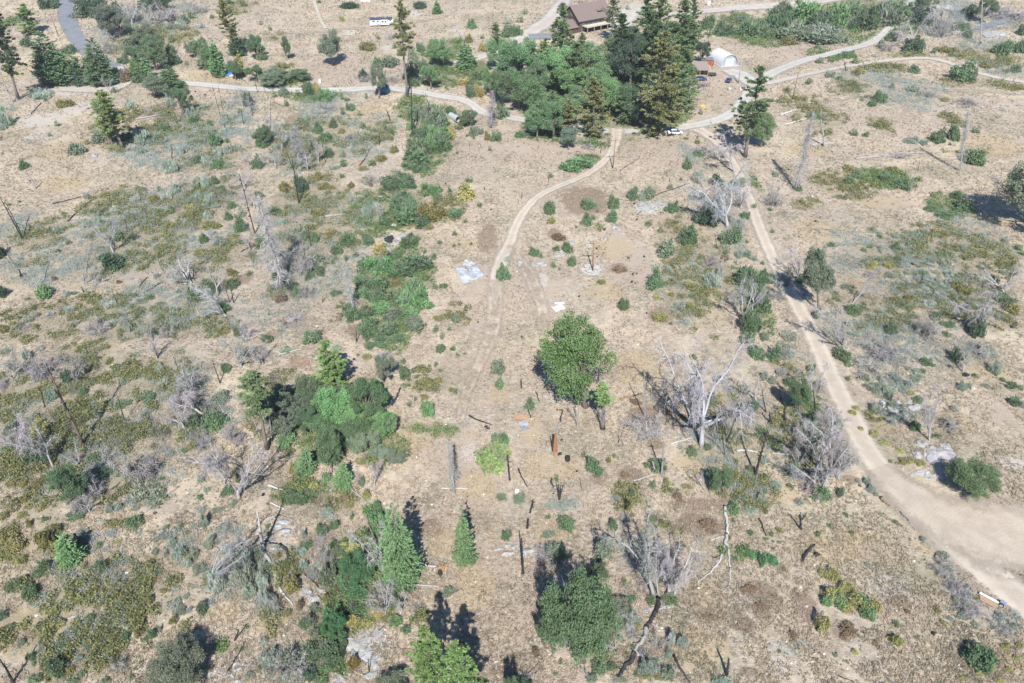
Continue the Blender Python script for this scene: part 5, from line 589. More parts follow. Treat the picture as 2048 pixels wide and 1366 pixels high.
ms 1150 150 900 400|mk 900 100 500 350|ms 950 350 400 300|ms 250 250 400 500|mk 450 750 400 700|mo 200 800 400 600|ms 150 900 400 500|mk 350 1150 300 250|mo 150 200 300 400|ms 1600 100 500 300|mk 1650 100 400 250|mo 900 700 500 300|ms 1100 550 400 200|ms 820 1180 150 250|mg 350 600 350 500
@0,3
mo 250 300 700 600|ms 1800 400 600 700|ms 1400 300 400 400|mo 200 550 500 500|mk 1800 200 400 300|mo 500 1200 700 400|mo 1150 800 600 500|ms 1400 720 300 200|mo 60 900 250 400|mo 1000 100 300 200|mk 900 500 400 250|mg 1800 1050 150 100
@1,3
mg 750 600 500 900|ms 50 500 300 700|mo 250 450 350 400|mg 950 830 500 200|mg 560 1150 400 400|mg 900 350 250 500|mk 1050 650 400 400|mk 500 350 300 300|ms 250 1200 450 400|mg 700 300 300 200|mo 150 800 300 400|mk 1600 630 200 120
@2,3
mk 1150 500 700 500|ms 1150 350 400 300|mg 700 1000 400 500|ms 950 900 400 300|mk 900 1050 400 300|ms 1150 1230 400 250|mg 1800 330 350 120|mo 1200 100 500 200
@3,3
ms 1500 650 400 350|mo 650 680 450 260|mk 1600 700 400 300|ms 200 1100 400 150|ms 1150 500 500 300|mk 1850 930 200 150|ms 1850 850 300 300
@2,0
O_l 350 560 320 380|O_l 780 780 200 320|O_d 1050 900 220 260|O_g 1330 640 260 300|O_g 820 420 220 260|O_l 130 760 260 300|O_l 420 900 260 260|b_g 80 1060 120 70|O_g 1130 420 260 300|b_g 1500 520 80 80
@1,0
O_g 1970 700 180 260|O_l 1960 450 200 260|b_g 1960 880 150 120|b_g 1990 560 160 160|w_g 1560 870 100 70|w_g 1330 1050 160 110
@1,1
w_g 1340 380 160 120|w_l 1130 640 120 90|w_g 1150 800 140 120|w_s 1100 1130 150 120|w_g 980 1320 160 90|w_l 1240 1120 150 100|w_g 1180 1000 130 110|w_g 1030 380 130 90|w_g 870 1120 140 120
@1,2
O_g 740 480 240 240|O_g 560 340 200 180|O_s 380 520 200 220|O_g 800 680 260 220|O_g 950 600 180 200
@3,2
dead 500 900 460 520 300|dead 380 1180 330 900 260|dead 560 1100 620 820 200|b_d 400 1050 170 140|b_d 330 620 150 150|s 600 830 100 70
@0,2
dead 150 880 60 660 220|dead 1000 1100 960 900 150|dead 1480 700 1380 500 220|b_d 850 1020 150 100|dead 820 1260 760 1090 150|b_g 60 840 110 90
@3,1
dead 250 880 200 640 170|dead 120 1000 60 850 140
@2,3
oak_g 700 1120 660 760 230|oak_g 330 1130 300 700 260
@0,0
O_d 760 60 260 160|O_s 900 180 200 260|dead 1060 200 1040 20 150|dead 1180 160 1150 10 130|dead 1320 200 1330 60 170|dead 800 250 780 100 140|O_d 1280 30 200 120|O_s 1180 300 200 180|O_g 1250 370 200 200|O_g 1640 420 140 220|O_l 1720 470 150 260|O_s 1560 400 120 120|O_g 1890 560 110 240|b_g 440 600 160 130|b_d 640 640 160 90|dead 900 330 880 250 110|O_g 1100 450 150 150|b_g 1000 470 120 70
b_g 900 560 120 60|ced_g 1130 650 1100 500 130|ced_g 1330 700 1320 560 140|b_d 1000 1080 120 90|b_g 1560 940 100 90|dead 2000 900 1990 760 90|dead 1990 1320 1960 1180 90|b_g 280 740 120 60|O_l 850 860 130 260|O_l 900 1060 130 200
@1,0
dead 160 1340 130 1180 120|dead 60 1330 40 1200 110|dead 500 1300 480 1120 120|b_g 20 1290 110 110|b_d 460 1150 90 90|b_g 560 1080 120 110|b_s 330 1290 110 90|b_g 700 1300 90 70|b_s 850 1000 80 60|O_g 80 1090 150 150|O_g 360 600 160 100|b_g 1230 560 120 140|b_g 1160 400 90 90|b_g 1260 640 110 90|b_g 1250 900 110 140|b_l 1240 1000 90 80|b_g 930 1300 90 70
@0,1
dead 1960 150 1930 0 110|dead 2040 300 1990 140 120|b_d 1780 150 90 70|b_g 1850 260 90 80|s 1580 200 90 80|b_o 1500 340 130 80|b_o 1700 420 140 90|b_g 1830 350 90 80|s 1480 400 80 60|b_o 1350 430 100 70|dead 1700 560 1670 470 80|b_g 1290 420 60 50|b_o 1600 640 110 60|s 1450 200 90 80|b_g 1370 300 90 70|dead 2000 640 1960 480 110|b_g 1200 1000 90 60
@1,1
dead 100 380 60 200 120|dead 320 620 300 460 120|b_g 150 300 110 90|b_g 380 500 110 100|b_g 640 620 110 90|b_g 60 560 110 100|b_d 290 900 110 110|b_g 430 820 100 90|b_s 500 680 110 80|b_g 30 180 90 80|dead 420 860 380 700 110|b_o 600 480 110 80|b_g 830 380 80 60|b_o 500 30 110 80|b_g 170 830 90 80
@2,0
pinf_g 480 780 520 330 200|pinf_g 1330 860 1350 290 250|pinf_d 900 640 880 110 230|pinf_g 250 720 265 300 180|pinf_d 1180 760 1150 160 240|pinf_g 330 1090 320 720 170
@2,3
mo 900 850 300 200|mo 800 1150 300 300
@3,2
bol 960 555 70 60|bol 1045 480 60 40|bol 1160 575 60 50|slab 1430 850 140 80|bol 1130 480 50 40
@0,2
ms 250 600 600 700|mo 450 950 900 500|mo 1500 700 500 400|ms 1550 500 500 500|mo 900 1250 900 250|mk 1000 600 900 400
@0,3
mo 250 60 600 200|ms 700 200 500 300|mo 800 1200 700 300|mo 300 950 600 400|ms 600 1000 900 500|mo 1100 500 500 300|mo 1400 980 300 150
@0,1
mo 500 1280 1200 250|mo 1800 700 500 500|ms 1300 950 900 300|mo 350 500 500 300|mo 900 250 500 300
@0,1
snag_k 2040 500 1915 30 30|snag_k 1020 500 1000 380 20|log_k 990 1180 1150 1240 18
@0,2
snag_k 1000 640 940 430 22|snag_k 360 520 320 370 20|snag_k 1760 330 1700 150 22|dead 1560 420 1440 230 200|dead 100 300 40 110 150|snag_k 1690 640 1640 480 22
@1,2
snag_g 30 760 -40 560 26|snag_k 260 480 230 330 24
@2,2
dead 1950 470 1900 250 180|snag_k 1560 640 1530 480 22|dead 1800 640 1750 470 120|snag_k 2030 560 2000 380 26
@3,2
snag_k 380 560 360 380 30|snag_k 300 1000 280 830 28|snag_k 500 1080 480 900 24|dead 250 980 200 800 160
@2,1
dead 1560 240 1500 60 200|dead 1830 300 1860 90 190|snag_k 1640 620 1620 500 20
@2,0
md 300 1200 1000 300|md 1250 1250 700 250|md 1650 650 600 400|md 1850 350 600 180
@3,0
md 200 420 700 250|md 900 1000 800 300|md 500 150 400 100
@1,0
md 700 600 900 200|md 1150 250 700 200|md 1500 80 500 100
@1,2
md 1600 900 600 500|md 1850 300 500 500
@1,1
md 1850 1000 500 700
@2,1
md 200 900 500 600|md 900 700 500 600|md 400 200 700 300
@2,1
bol 820 448 60 44|bol 850 465 46 36|bol 395 640 44 40|bol 372 670 40 36|bol 600 590 40 30|slab 640 550 60 30
@0,1
ms 1000 600 2000 700|ms 1300 1150 1400 500|mk 1400 300 900 500
@0,2
ms 1000 700 1900 1100|mk 1300 700 1200 700
@0,3
ms 800 500 1500 700|mo 900 700 1500 900
@0,0
ms 1500 1100 1100 500|mo 1300 1000 1200 400
@1,1
ms 450 700 900 1100
@3,1
ms 1100 800 1500 900
@2,2
ms 1700 900 700 900
"""
# ---------------------------------------------------------------- reading DATA
ITEMS = []; DATA_ROWS = []
TREEK = ('ced','cedb','pin','pinf','pinb','pint','oak','oakB','oakC','dead','deadf','deadB','snag','log')
def view_angle(p): return math.atan2(CAMH - p.z, p.y)
tc = tr = 0
for ln in DATA.split('\n'):
    ln = ln.strip()
    if not ln: continue
    if ln[0] == '@': tc, tr = map(int, ln[1:].split(',')); continue
    for e in ln.split('|'):
        p = e.split(); k, _, tint = p[0].partition('_'); v = list(map(float, p[1:]))
        if k[0] == 'm' and len(k) == 2:
            cx, cy = T(tc, tr, v[0], v[1]); g0 = ground(cx, cy); s = scale_at(g0)
            BLOBS.append((k[1], g0.x, g0.y, v[2] / 8 / s, v[3] / 8 / (s * math.sin(view_angle(g0)))))
        else: DATA_ROWS.append((k, tint, T(tc, tr, v[0], v[1]), v[2:], (tc, tr)))
# ---------------------------------------------------------------- placing things
def link(name, data, parent=None, color=None):
    o = bpy.data.objects.new(name, data); C.objects.link(o)
    if parent is not None: o.parent = parent
    if color: o.color = (*color, 1)
    return o
def tag(o, label, cat, group=None):
    if label: o['label'] = label
    o['category'] = cat
    if group: o['group'] = group
    return o
PR = random.Random(5)
def jit(c, a=.12): f = 1 + PR.uniform(-a, a); return tuple(max(.004, q * f * (1 + PR.uniform(-a, a) * .4)) for q in c)
TINT = {'g': (.13,.21,.128), 'd': (.078,.135,.095), 'l': (.165,.30,.155), 's': (.19,.25,.20), 'o': (.235,.235,.11), 'y': (.33,.345,.155), 'b': (.23,.175,.135), 'v': (.10,.24,.12), 'k': (.19,.225,.18), 'f': (.24,.33,.16)}
SAGE = [(.40,.48,.47), (.33,.42,.39), (.43,.49,.50), (.36,.42,.37)]
BWORD = {'g': 'green', 'd': 'dark green', 'l': 'bright green', 's': 'grey green', 'o': 'olive', 'y': 'yellowish', 'b': 'brown', 'v': 'vivid green', 'f': 'feathery pale'}
WOOD = {'k': (.045,.042,.045), 'g': (.30,.285,.28), 'w': (.43,.415,.395), 'b': (.24,.16,.11), 'r': (.20,.11,.075), 'n': (.16,.12,.10), '': (.43,.425,.435)}
WWORD = {'k': 'charred black', 'g': 'weathered grey', 'w': 'bleached white', 'b': 'brown', 'r': 'rusty brown', 'n': 'dark brown', '': 'bare grey'}
def reg(o, phrase, cat, group, px, own=None): ITEMS.append([o, phrase, cat, group, px, own])
def outline(cx, cy, w, h):
    g0 = ground(cx, cy + h * .25)
    for _ in range(3):
        s = scale_at(g0); a = view_angle(g0); Rx = w / 2 / s; Ry = min(Rx, .9 * h / 2 / s / math.sin(a)); t = (h / 2 / s) ** 2 - (Ry * math.sin(a)) ** 2
        H = max(.75 * min(Rx, Ry), min(3.2 * Rx, 2 * math.sqrt(max(t, 0)) / math.cos(a)))
        g0 = ground(cx, cy + H / 2 * math.cos(a) * s)
    return g0, Rx, Ry, H
def size_word(R, lo, hi): return 'small ' if R < lo else ('large ' if R > hi else '')
CNT = {}
def variant(k): CNT[k] = CNT.get(k, PR.randrange(9)) + PR.choice((1, 1, 2)); return TR[k][CNT[k] % len(TR[k])]
def tree(k, tint, base, top, W, H0, W0, name, color, dcolor=(.22,.20,.19), spin=None, lean=True):
    v = top - base; L = v.length; me = variant(k); e = bpy.data.objects.new(name, None); C.objects.link(e); e.empty_display_size = .5
    e.location = base; q = Vector((0, 0, 1)).rotation_difference(v) if lean else Quaternion()
    e.rotation_mode = 'QUATERNION'; e.rotation_quaternion = q @ Quaternion((0, 0, 1), spin if spin is not None else PR.uniform(0, 6.28))
    e.scale = (W / W0, W / W0, L / H0)
    t = link('trunk', me[0], e, dcolor); c = link('branches' if k[:4] == 'dead' else 'crown', me[1], e, color); return e
LOWSCRUB = []
def place_all():
    rows = DATA_ROWS; cap = {}
    def small(fam):                                # beyond the 300 largest of one kind: kept for the scrub mass
        a = sorted([r[3][0] * r[3][1] for r in rows if fam(r)], reverse=True); return a[299] if len(a) > 300 else -1
    isb = lambda r: r[0] == 'b' and r[1] in 'gdlsv'; iss = lambda r: r[0] == 's'
    tb, ts = small(isb), small(iss)
    for k, tint, (x, y), v, tile in rows:
        if k in ('b', 's', 'w', 'db', 'bol', 'slab', 'O', 'Oc', 'Ok'):
            w, h = v[0] / 4, v[1] / 4; p, Rx, Ry, H = outline(x, y, w, h); aniso = Ry < Rx * .8
            rot = PR.choice((0, math.pi)) + PR.uniform(-.15, .15) if aniso else PR.uniform(0, 6.28)
            if (k == 's' and v[0] * v[1] < ts) or (k == 'b' and tint in 'gdlsv' and v[0] * v[1] < tb):
                LOWSCRUB.append((p, Rx, Ry, H, rot, k, tint)); continue
            if k in ('b', 's', 'w'):
                me = variant(k); kind = {'b': 'chaparral_shrub' if tint in 'oyb' else 'bush', 's': 'sage_bush', 'w': 'willow_shrub'}[k]
                col = jit(PR.choice(SAGE)) if k == 's' else jit(TINT[tint])
                if k == 'w' and tint == 'y': col = jit((.42,.36,.17)); kind = 'reed_clump'
                if k == 'w' and tint == 'b': col = jit((.30,.24,.09)); kind = 'reed_clump'
                o = link(kind, me, None, col); o.location = p - Vector((0, 0, .04)); f_ = 1.2 if k == 'w' else 1.06; o.scale = (Rx * f_, Ry * f_, H * (1.0 if k == 'w' else .93)); o.rotation_euler = (0, 0, rot)
                sz = size_word(Rx, .75, 1.9)
                if k == 'b': ph, gr = f"{sz}{BWORD[tint]} {'chaparral shrub' if tint in 'oyb' else 'bush'}", {'o': 'olive chaparral shrubs', 'y': 'yellowish chaparral shrubs', 'b': 'brown dried shrubs'}.get(tint, 'green bushes on the slope')
                elif k == 's': ph, gr = sz + PR.choice(("",)) + "silvery sage bush", 'silvery sage bushes'
                elif kind == 'reed_clump': ph, gr = f"{sz}tan reed clump", 'tan reed clumps by the creek'
                else: ph, gr = f"{sz}{BWORD[tint]} willow shrub", 'willow shrubs along the creek'
                reg(o, ph, {'bush': 'bush', 'chaparral_shrub': 'chaparral shrub', 'sage_bush': 'sage bush', 'willow_shrub': 'willow shrub', 'reed_clump': 'reed clump'}[kind], gr, (x, y))
            elif k == 'db':
                o = link('dead_brush', variant('db'), None, jit((.34,.32,.305))); o.location = p; o.scale = (Rx, Ry, H * .95); o.rotation_euler = (0, 0, rot)
                reg(o, size_word(Rx, 1.2, 2.6) + "twiggy grey dead brush", 'dead brush', 'grey dead brush', (x, y))
            elif k in ('bol', 'slab'):
                flat = k == 'slab'; p2 = ground(x, y + (0 if flat else h * .15)); s = scale_at(p2); Rx = w / 2 / s; Ry = h / 2 / s / math.sin(view_angle(p2)) * (1 if flat else .85)
                o = link('rock_slab' if flat else 'boulder', variant(k), None, jit((.42,.44,.46) if tint == 'v' else (.38,.375,.365), .08)); o.location = p2; hz = .35 if flat else min(Rx, Ry) * .62
                if flat: hz = min(.9, .22 + .12 * Rx)
                o.scale = (Rx * 1.02, min(Ry, 3 * Rx), hz); o.location.z -= hz * (.3 if flat else .1); o.rotation_euler = (0, 0, PR.uniform(-.3, .3) + PR.choice((0, math.pi)))
                reg(o, (size_word(Rx, .6, 1.8) + ("flat pale rock slab" if flat else "pale granite boulder")), 'rock', 'flat granite slabs' if flat else 'granite boulders', (x, y))
            else:
                kk = {'O': 'oak', 'Oc': 'oakC', 'Ok': 'oakC'}[k]; col = jit(TINT['k' if k == 'Ok' else tint], .2); e = tree(kk, tint, p, p + Vector((0, 0, H)), 2.2 * Rx, 11, 13 if kk == 'oak' else 12.5, 'oak_tree', col, lean=False); e.scale.y = 2.2 * Ry / 13
                if aniso: e.rotation_quaternion = Quaternion((0, 0, 1), rot)
                reg(e, f"{size_word(Rx, 2.2, 5)}{'grey green' if k == 'Ok' else BWORD[tint]} oak crown", 'oak tree', 'broadleaf oaks', (x, y))
        elif k == 'log':
            x2, y2 = T(*tile, v[0], v[1]); a, b = ground(x, y), ground(x2, y2); d = b - a; L = max(d.length, .5); r_ = v[2] / 200
            o = link('fallen_log', variant('logw' if tint in 'wg' else 'log'), None, jit(WOOD[tint])); o.location = (a + b) / 2; rt = math.atan2(d.y, d.x); o.rotation_euler = (0, -math.asin(max(-1, min(1, d.z / L))), rt); o.scale = (L / 10, r_ / .22, r_ / .22)
            reg(o, f"{size_word(L, 3, 9).replace('small', 'short').replace('large', 'long')}{WWORD[tint]} fallen log", 'fallen log', 'fallen logs', ((x + x2) / 2, (y + y2) / 2))
        elif k == 'snag':
            x2, y2 = T(*tile, v[0], v[1]); b = ground(x, y); t = top_at(b, x2, y2); d = t - b; r_ = v[2] / 200
            o = link('burnt_snag', variant('snagw' if tint in 'wg' else 'snag'), None, jit(WOOD[tint])); o.location = b; o.rotation_mode = 'QUATERNION'; o.rotation_quaternion = Vector((0, 0, 1)).rotation_difference(d) @ Quaternion((0, 0, 1), PR.uniform(0, 6.28)); o.scale = (r_, r_, d.length / 10)
            reg(o, f"{size_word(d.length, 2.5, 8).replace('small', 'short').replace('large', 'tall')}{WWORD[tint]} snag", 'snag', 'bare burnt snags', (x, y))
        else:
            x2, y2 = T(*tile, v[0], v[1]); b = ground(x, y); t = top_at(b, x2, y2); mid = (b + t) / 2; W = v[2] / 4 / scale_at(mid) * (1.28 if k[:3] == 'pin' else 1)
            H0, W0 = {'pin': (20, 7), 'pinf': (20, 8), 'pinb': (22, 6.5), 'pint': (14, 3.4), 'ced': (12, 6), 'cedb': (15, 7.5), 'oak': (11, 13), 'oakB': (12, 12.5), 'oakC': (11, 12.5), 'dead': (11, 10), 'deadf': (14, 4.5), 'deadB': (13, 12.5)}[k]
            if k[:4] == 'dead':
                e = tree(k, tint, b, t, W, H0, W0, 'dead_tree', jit((.35,.34,.335), .15), jit((.37,.36,.355) if k != 'deadB' else (.43,.425,.43), .1))
                ph = {'dead': 'bleached dead tree', 'deadf': 'grey dead fir', 'deadB': 'large white dead oak'}[k]; reg(e, size_word((t - b).length, 3, 9).replace('small', 'short').replace('large', 'tall') + ph, 'dead tree', 'dead bleached trees', (x, y))
            else:
                c = TINT[tint if tint in TINT else 'g']
                if k[:3] == 'pin': c = {'o': (.205,.225,.115), 'y': (.22,.28,.13), 'l': (.19,.31,.13), 'g': (.14,.215,.115), 'd': (.09,.14,.08), 's': (.17,.21,.14)}.get(tint, c)
                if k[:3] == 'ced' and tint == 'v': c = (.15,.26,.14)
                if k == 'oakB' or (k == 'oak' and tint == 'f'): c = (.14,.23,.105)
                e = tree(k, tint, b, t, W, H0, W0, 'pine_tree' if k[:3] == 'pin' else ('cedar_tree' if k[:3] == 'ced' else 'oak_tree'), jit(c, .07), (.2,.17,.15))
                wd = {'o': 'yellowish olive', 'y': 'yellow green', 'f': 'orange flecked'}.get(tint, BWORD.get(tint, 'green'))
                kind = 'pine' if k[:3] == 'pin' else ('conical cedar' if k[:3] == 'ced' else 'oak tree')
                reg(e, f"{size_word((t - b).length, 5, 13).replace('large', 'tall')}{wd} {kind}", kind.split()[-1] + ('' if 'tree' in kind else ' tree'), {'pine': 'pine trees', 'conical cedar': 'young cedars', 'oak tree': 'broadleaf oaks'}[kind], (x, (y + y2) / 2))
# ---------------------------------------------------------------- ground cover that nobody could count
def vnoise(x, y, s, seed=0):
    x = x / s; y = y / s; xi = np.floor(x).astype(int); yi = np.floor(y).astype(int); fx = x - xi; fy = y - yi; fx = fx * fx * (3 - 2 * fx); fy = fy * fy * (3 - 2 * fy)
    h = lambda a, b: ((np.sin(a * 127.1 + b * 311.7 + seed * 17.3) * 43758.5453) % 1)
    return (h(xi, yi) * (1 - fx) + h(xi + 1, yi) * fx) * (1 - fy) + (h(xi, yi + 1) * (1 - fx) + h(xi + 1, yi + 1) * fx) * fy
def stuff_material(name, ca, cb, cc=None, transl=.25):
    t = NT(name); r = t.attr("rnd"); c = t.mix(r, ca, cb)
    if cc: c = t.mix(t.step(t.noise(.12, 3, vec=t.pos()), .45, .6), c, t.mix(r, cc, tuple(x * .7 for x in cc)))
    t.color(c); tr = t.new("ShaderNodeBsdfTranslucent"); t.link(c, tr.inputs[0]); mx = t.new("ShaderNodeMixShader"); mx.inputs[0].default_value = transl
    t.link(t.b.outputs[0], mx.inputs[1]); t.link(tr.outputs[0], mx.inputs[2]); t.link(mx.outputs[0], t.n["Material Output"].inputs[0]); return t.m
def off_roads(x, y):
    k = np.ones(len(x), bool)
    for P, w in ROADS_XY: k &= seg_dist(x, y, P) > w
    return k
def cover():
    r = rng
    def patch(kind, dens, name, mat, la, lb, hgt, thr, rmin=.22, rmax=.85, stem=False):
        cs = []; shs = []; szs = []
        for k, bx, by, rx, ry in BLOBS:
            if k != kind: continue
            s = F / (by * cp + CAMH * sp); area = math.pi * rx * ry; n = int(area / (rmax * rmin * 3) * dens); f = max(1.0, 7.0 / s * 1.3); n = int(n / f ** 1.6); n = min(n, 5200)
            a = r.random(n) * 6.283; q = r.random(n) ** .6; x = bx + rx * q * np.cos(a); y = by + ry * q * np.sin(a)
            nz = .36 * vnoise(x, y, 6, 1) + .36 * vnoise(x, y, 2.2, 2) + .28 * vnoise(x, y, 1.0, 7); m = (nz > thr + .12 * q) & off_roads(x, y); x, y = x[m], y[m]; n = len(x)
            if not n: continue
            Rr = (rmin + (rmax - rmin) * r.random(n) ** 2) * f; per = np.clip((Rr ** 2 * s * s * .6).astype(int), 10, 130); R_ = np.repeat(Rr, per); N = len(R_)
            d = unit(r, N, True); P = np.stack([np.repeat(x, per), np.repeat(y, per), np.zeros(N)], -1) + d * (R_ * r.uniform(.5, 1.15, N))[:, None] * [1, 1, hgt]
            P[:, 2] += terrain(P[:, 0], P[:, 1]); cs.append(P); shs.append(np.repeat(.65 * r.random(n) + .35 * vnoise(x, y, 9, 4), per)); szs.append(np.full(N, f))
        P = np.concatenate(cs); f = np.concatenate(szs)[:, None] ** .8; sh = np.concatenate(shs); g = G()
        o = r.normal(size=P.shape) * .6 + [0, 0, 1] if stem else None
        g.leaves(P, la * f, lb * f, 0, r, o, .2, sh=sh); ob = link(name, g.mesh(name, mat)); ob['kind'] = 'stuff'
    def mound_mat(name, ramp):
        t = NT(name); rr = t.new("ShaderNodeValToRGB"); rr.color_ramp.elements.remove(rr.color_ramp.elements[0]); rr.color_ramp.elements[0].position = 0; rr.color_ramp.elements[0].color = (*ramp[0], 1)
        for i, cc in enumerate(ramp[1:]): e = rr.color_ramp.elements.new((i + 1) / (len(ramp) - 1)); e.color = (*cc, 1)
        t.link(t.attr("rnd"), rr.inputs[0]); c = rr.outputs[0]; t.color(c); tr = t.new("ShaderNodeBsdfTranslucent"); t.link(c, tr.inputs[0]); mx = t.new("ShaderNodeMixShader"); mx.inputs[0].default_value = .35
        t.link(t.b.outputs[0], mx.inputs[1]); t.link(tr.outputs[0], mx.inputs[2]); t.link(mx.outputs[0], t.n["Material Output"].inputs[0]); return t.m
    patch('o', 1.75, "ground_cover", mound_mat("olive_cover", [(.05,.075,.04), (.15,.17,.075), (.25,.255,.11), (.37,.345,.16), (.30,.325,.24)]), .165, .085, 1.2, .46, .22, .95)
    patch('g', 1.6, "green_undergrowth", mound_mat("green_cover", [(.04,.085,.04), (.12,.20,.085), (.22,.30,.11), (.30,.32,.13)]), .17, .085, .85, .36, .3, 1.1)
    patch('s', 2.0, "sage_undergrowth", mound_mat("silver_cover", [(.09,.13,.09), (.25,.31,.26), (.39,.46,.43), (.46,.52,.51), (.40,.37,.33)]), .15, .036, .9, .43, .25, .85, True)
    patch('k', .5, "dead_twig_litter", mound_mat("grey_litter", [(.16,.155,.15), (.32,.31,.315), (.50,.48,.48)]), .35, .016, .9, .40, .4, 1.6, True)
    # dry grass tufts over the whole slope
    N = 240000; y = 34 * (440 / 34) ** (r.random(N) ** 1.05); x = (r.random(N) * 2 - 1) * (y * .62 + 36)
    pale = vnoise(x, y, 9, 5) * .6 + vnoise(x, y, 2.5, 6) * .4; m = (pale > .36) & off_roads(x, y); x, y, pale = x[m], y[m], pale[m]; n = len(x); k = 4
    X = np.repeat(x, k) + r.normal(size=n * k) * .13; Y = np.repeat(y, k) + r.normal(size=n * k) * .13; S = (.13 + .16 * r.random(n * k)) * (1 + np.maximum(0, Y - 120) / 260)
    g = G(); o = np.stack([r.normal(size=n * k) * .7, r.normal(size=n * k) * .7, np.ones(n * k) * .8], -1); g.leaves(np.stack([X, Y, terrain(X, Y) + S * .55], -1), S[:, None], S[:, None] * .2, 0, r, o)
    o = link("dry_grass", g.mesh("dry_grass", stuff_material("dry_grass", (.34,.275,.19), (.54,.455,.33), (.36,.30,.22), .3))); o['kind'] = 'stuff'
    # tiny woody scrub and litter
    N = 24000; y = 36 * (420 / 36) ** (r.random(N)); x = (r.random(N) * 2 - 1) * (y * .62 + 36); w = .55 * vnoise(x, y, 14, 8) + .45 * vnoise(x, y, 4, 9); m = (w > .47 + .25 * blob_mask('d', x, y)) & off_roads(x, y); x, y = x[m], y[m]; n = len(x); k = 22; S = .12 + .3 * r.random(n) ** 2.2
    S2 = np.repeat(S, k); d = unit(r, n * k, True); X = np.repeat(x, k) + d[:, 0] * S2; Y = np.repeat(y, k) + d[:, 1] * S2; far = 1 + np.maximum(0, Y - 120) / 200
    g = G(); g.leaves(np.stack([X, Y, terrain(X, Y) + d[:, 2] * S2 * .9], -1), (.07 * far)[:, None], (.04 * far)[:, None], 0, r)
    o = link("low_weeds", g.mesh("low_weeds", stuff_material("low_weeds", (.13,.13,.07), (.27,.27,.17), (.24,.27,.2)))); o['kind'] = 'stuff'
    # the scrub too small and too many to place one by one
    for fam, nm, mat in (('s', "low_sage_scrub", stuff_material("low_sage", (.30,.37,.34), (.46,.53,.51))), ('b', "low_green_scrub", stuff_material("low_green", (.10,.16,.08), (.20,.28,.13)))):
        g = G()
        for p, Rx, Ry, H, rot, k, tint in LOWSCRUB:
            if k != fam: continue
            n = 230; c = unit(r, 7, True) * .55; q = r.integers(0, 7, n); P = c[q] + unit(r, n) * r.uniform(.25, .48, (n, 1)); P[:, 2] = np.abs(P[:, 2]); P = P * [Rx, Ry, H * .95]
            g.leaves(P + np.array(p), Rx * .12, Rx * (.035 if k == 's' else .075), 0, r, P - np.array([0, 0, H * .2]) if k == 's' else None)
        if g.n: o = link(nm, g.mesh(nm, mat)); o['kind'] = 'stuff'
    # twigs and sticks lying about
    N = 4600; y = 36 * (330 / 36) ** (r.random(N)); x = (r.random(N) * 2 - 1) * (y * .62 + 30); m = off_roads(x, y); x, y = x[m], y[m]; n = len(x); a = r.random(n) * 6.283
    g = G(); g.ribbons(np.stack([x, y, terrain(x, y) + .12], -1), np.stack([np.cos(a), np.sin(a), .05 * r.normal(size=n)], -1), r.uniform(.4, 2.2, n), np.full(n, .028), 0.01, 3, 0, r)
    o = link("fallen_twigs", g.mesh("fallen_twigs", stuff_material("stick_wood", (.10,.09,.085), (.50,.475,.44), None, 0))); o['kind'] = 'stuff'
    # small stones
    N = 1500; y = 36 * (300 / 36) ** (r.random(N)); x = (r.random(N) * 2 - 1) * (y * .62 + 30); g = G(); base = np.array([[1,0,0],[-1,0,0],[0,1,0],[0,-1,0],[0,0,1],[0,0,-.5]]); Fc = np.array([[0,2,4],[2,1,4],[1,3,4],[3,0,4]])
    for i in range(N): g.add(base * r.uniform(.08, .26) * r.uniform(.6, 1.2, 3) + [x[i], y[i], float(terrain(x[i], y[i]))] + base[:, [1, 0, 2]] * .02, Fc, 0, r.random())
    o = link("loose_stones", g.mesh("loose_stones", stuff_material("stones", (.38,.35,.31), (.66,.63,.58), None, 0))); o['kind'] = 'stuff'
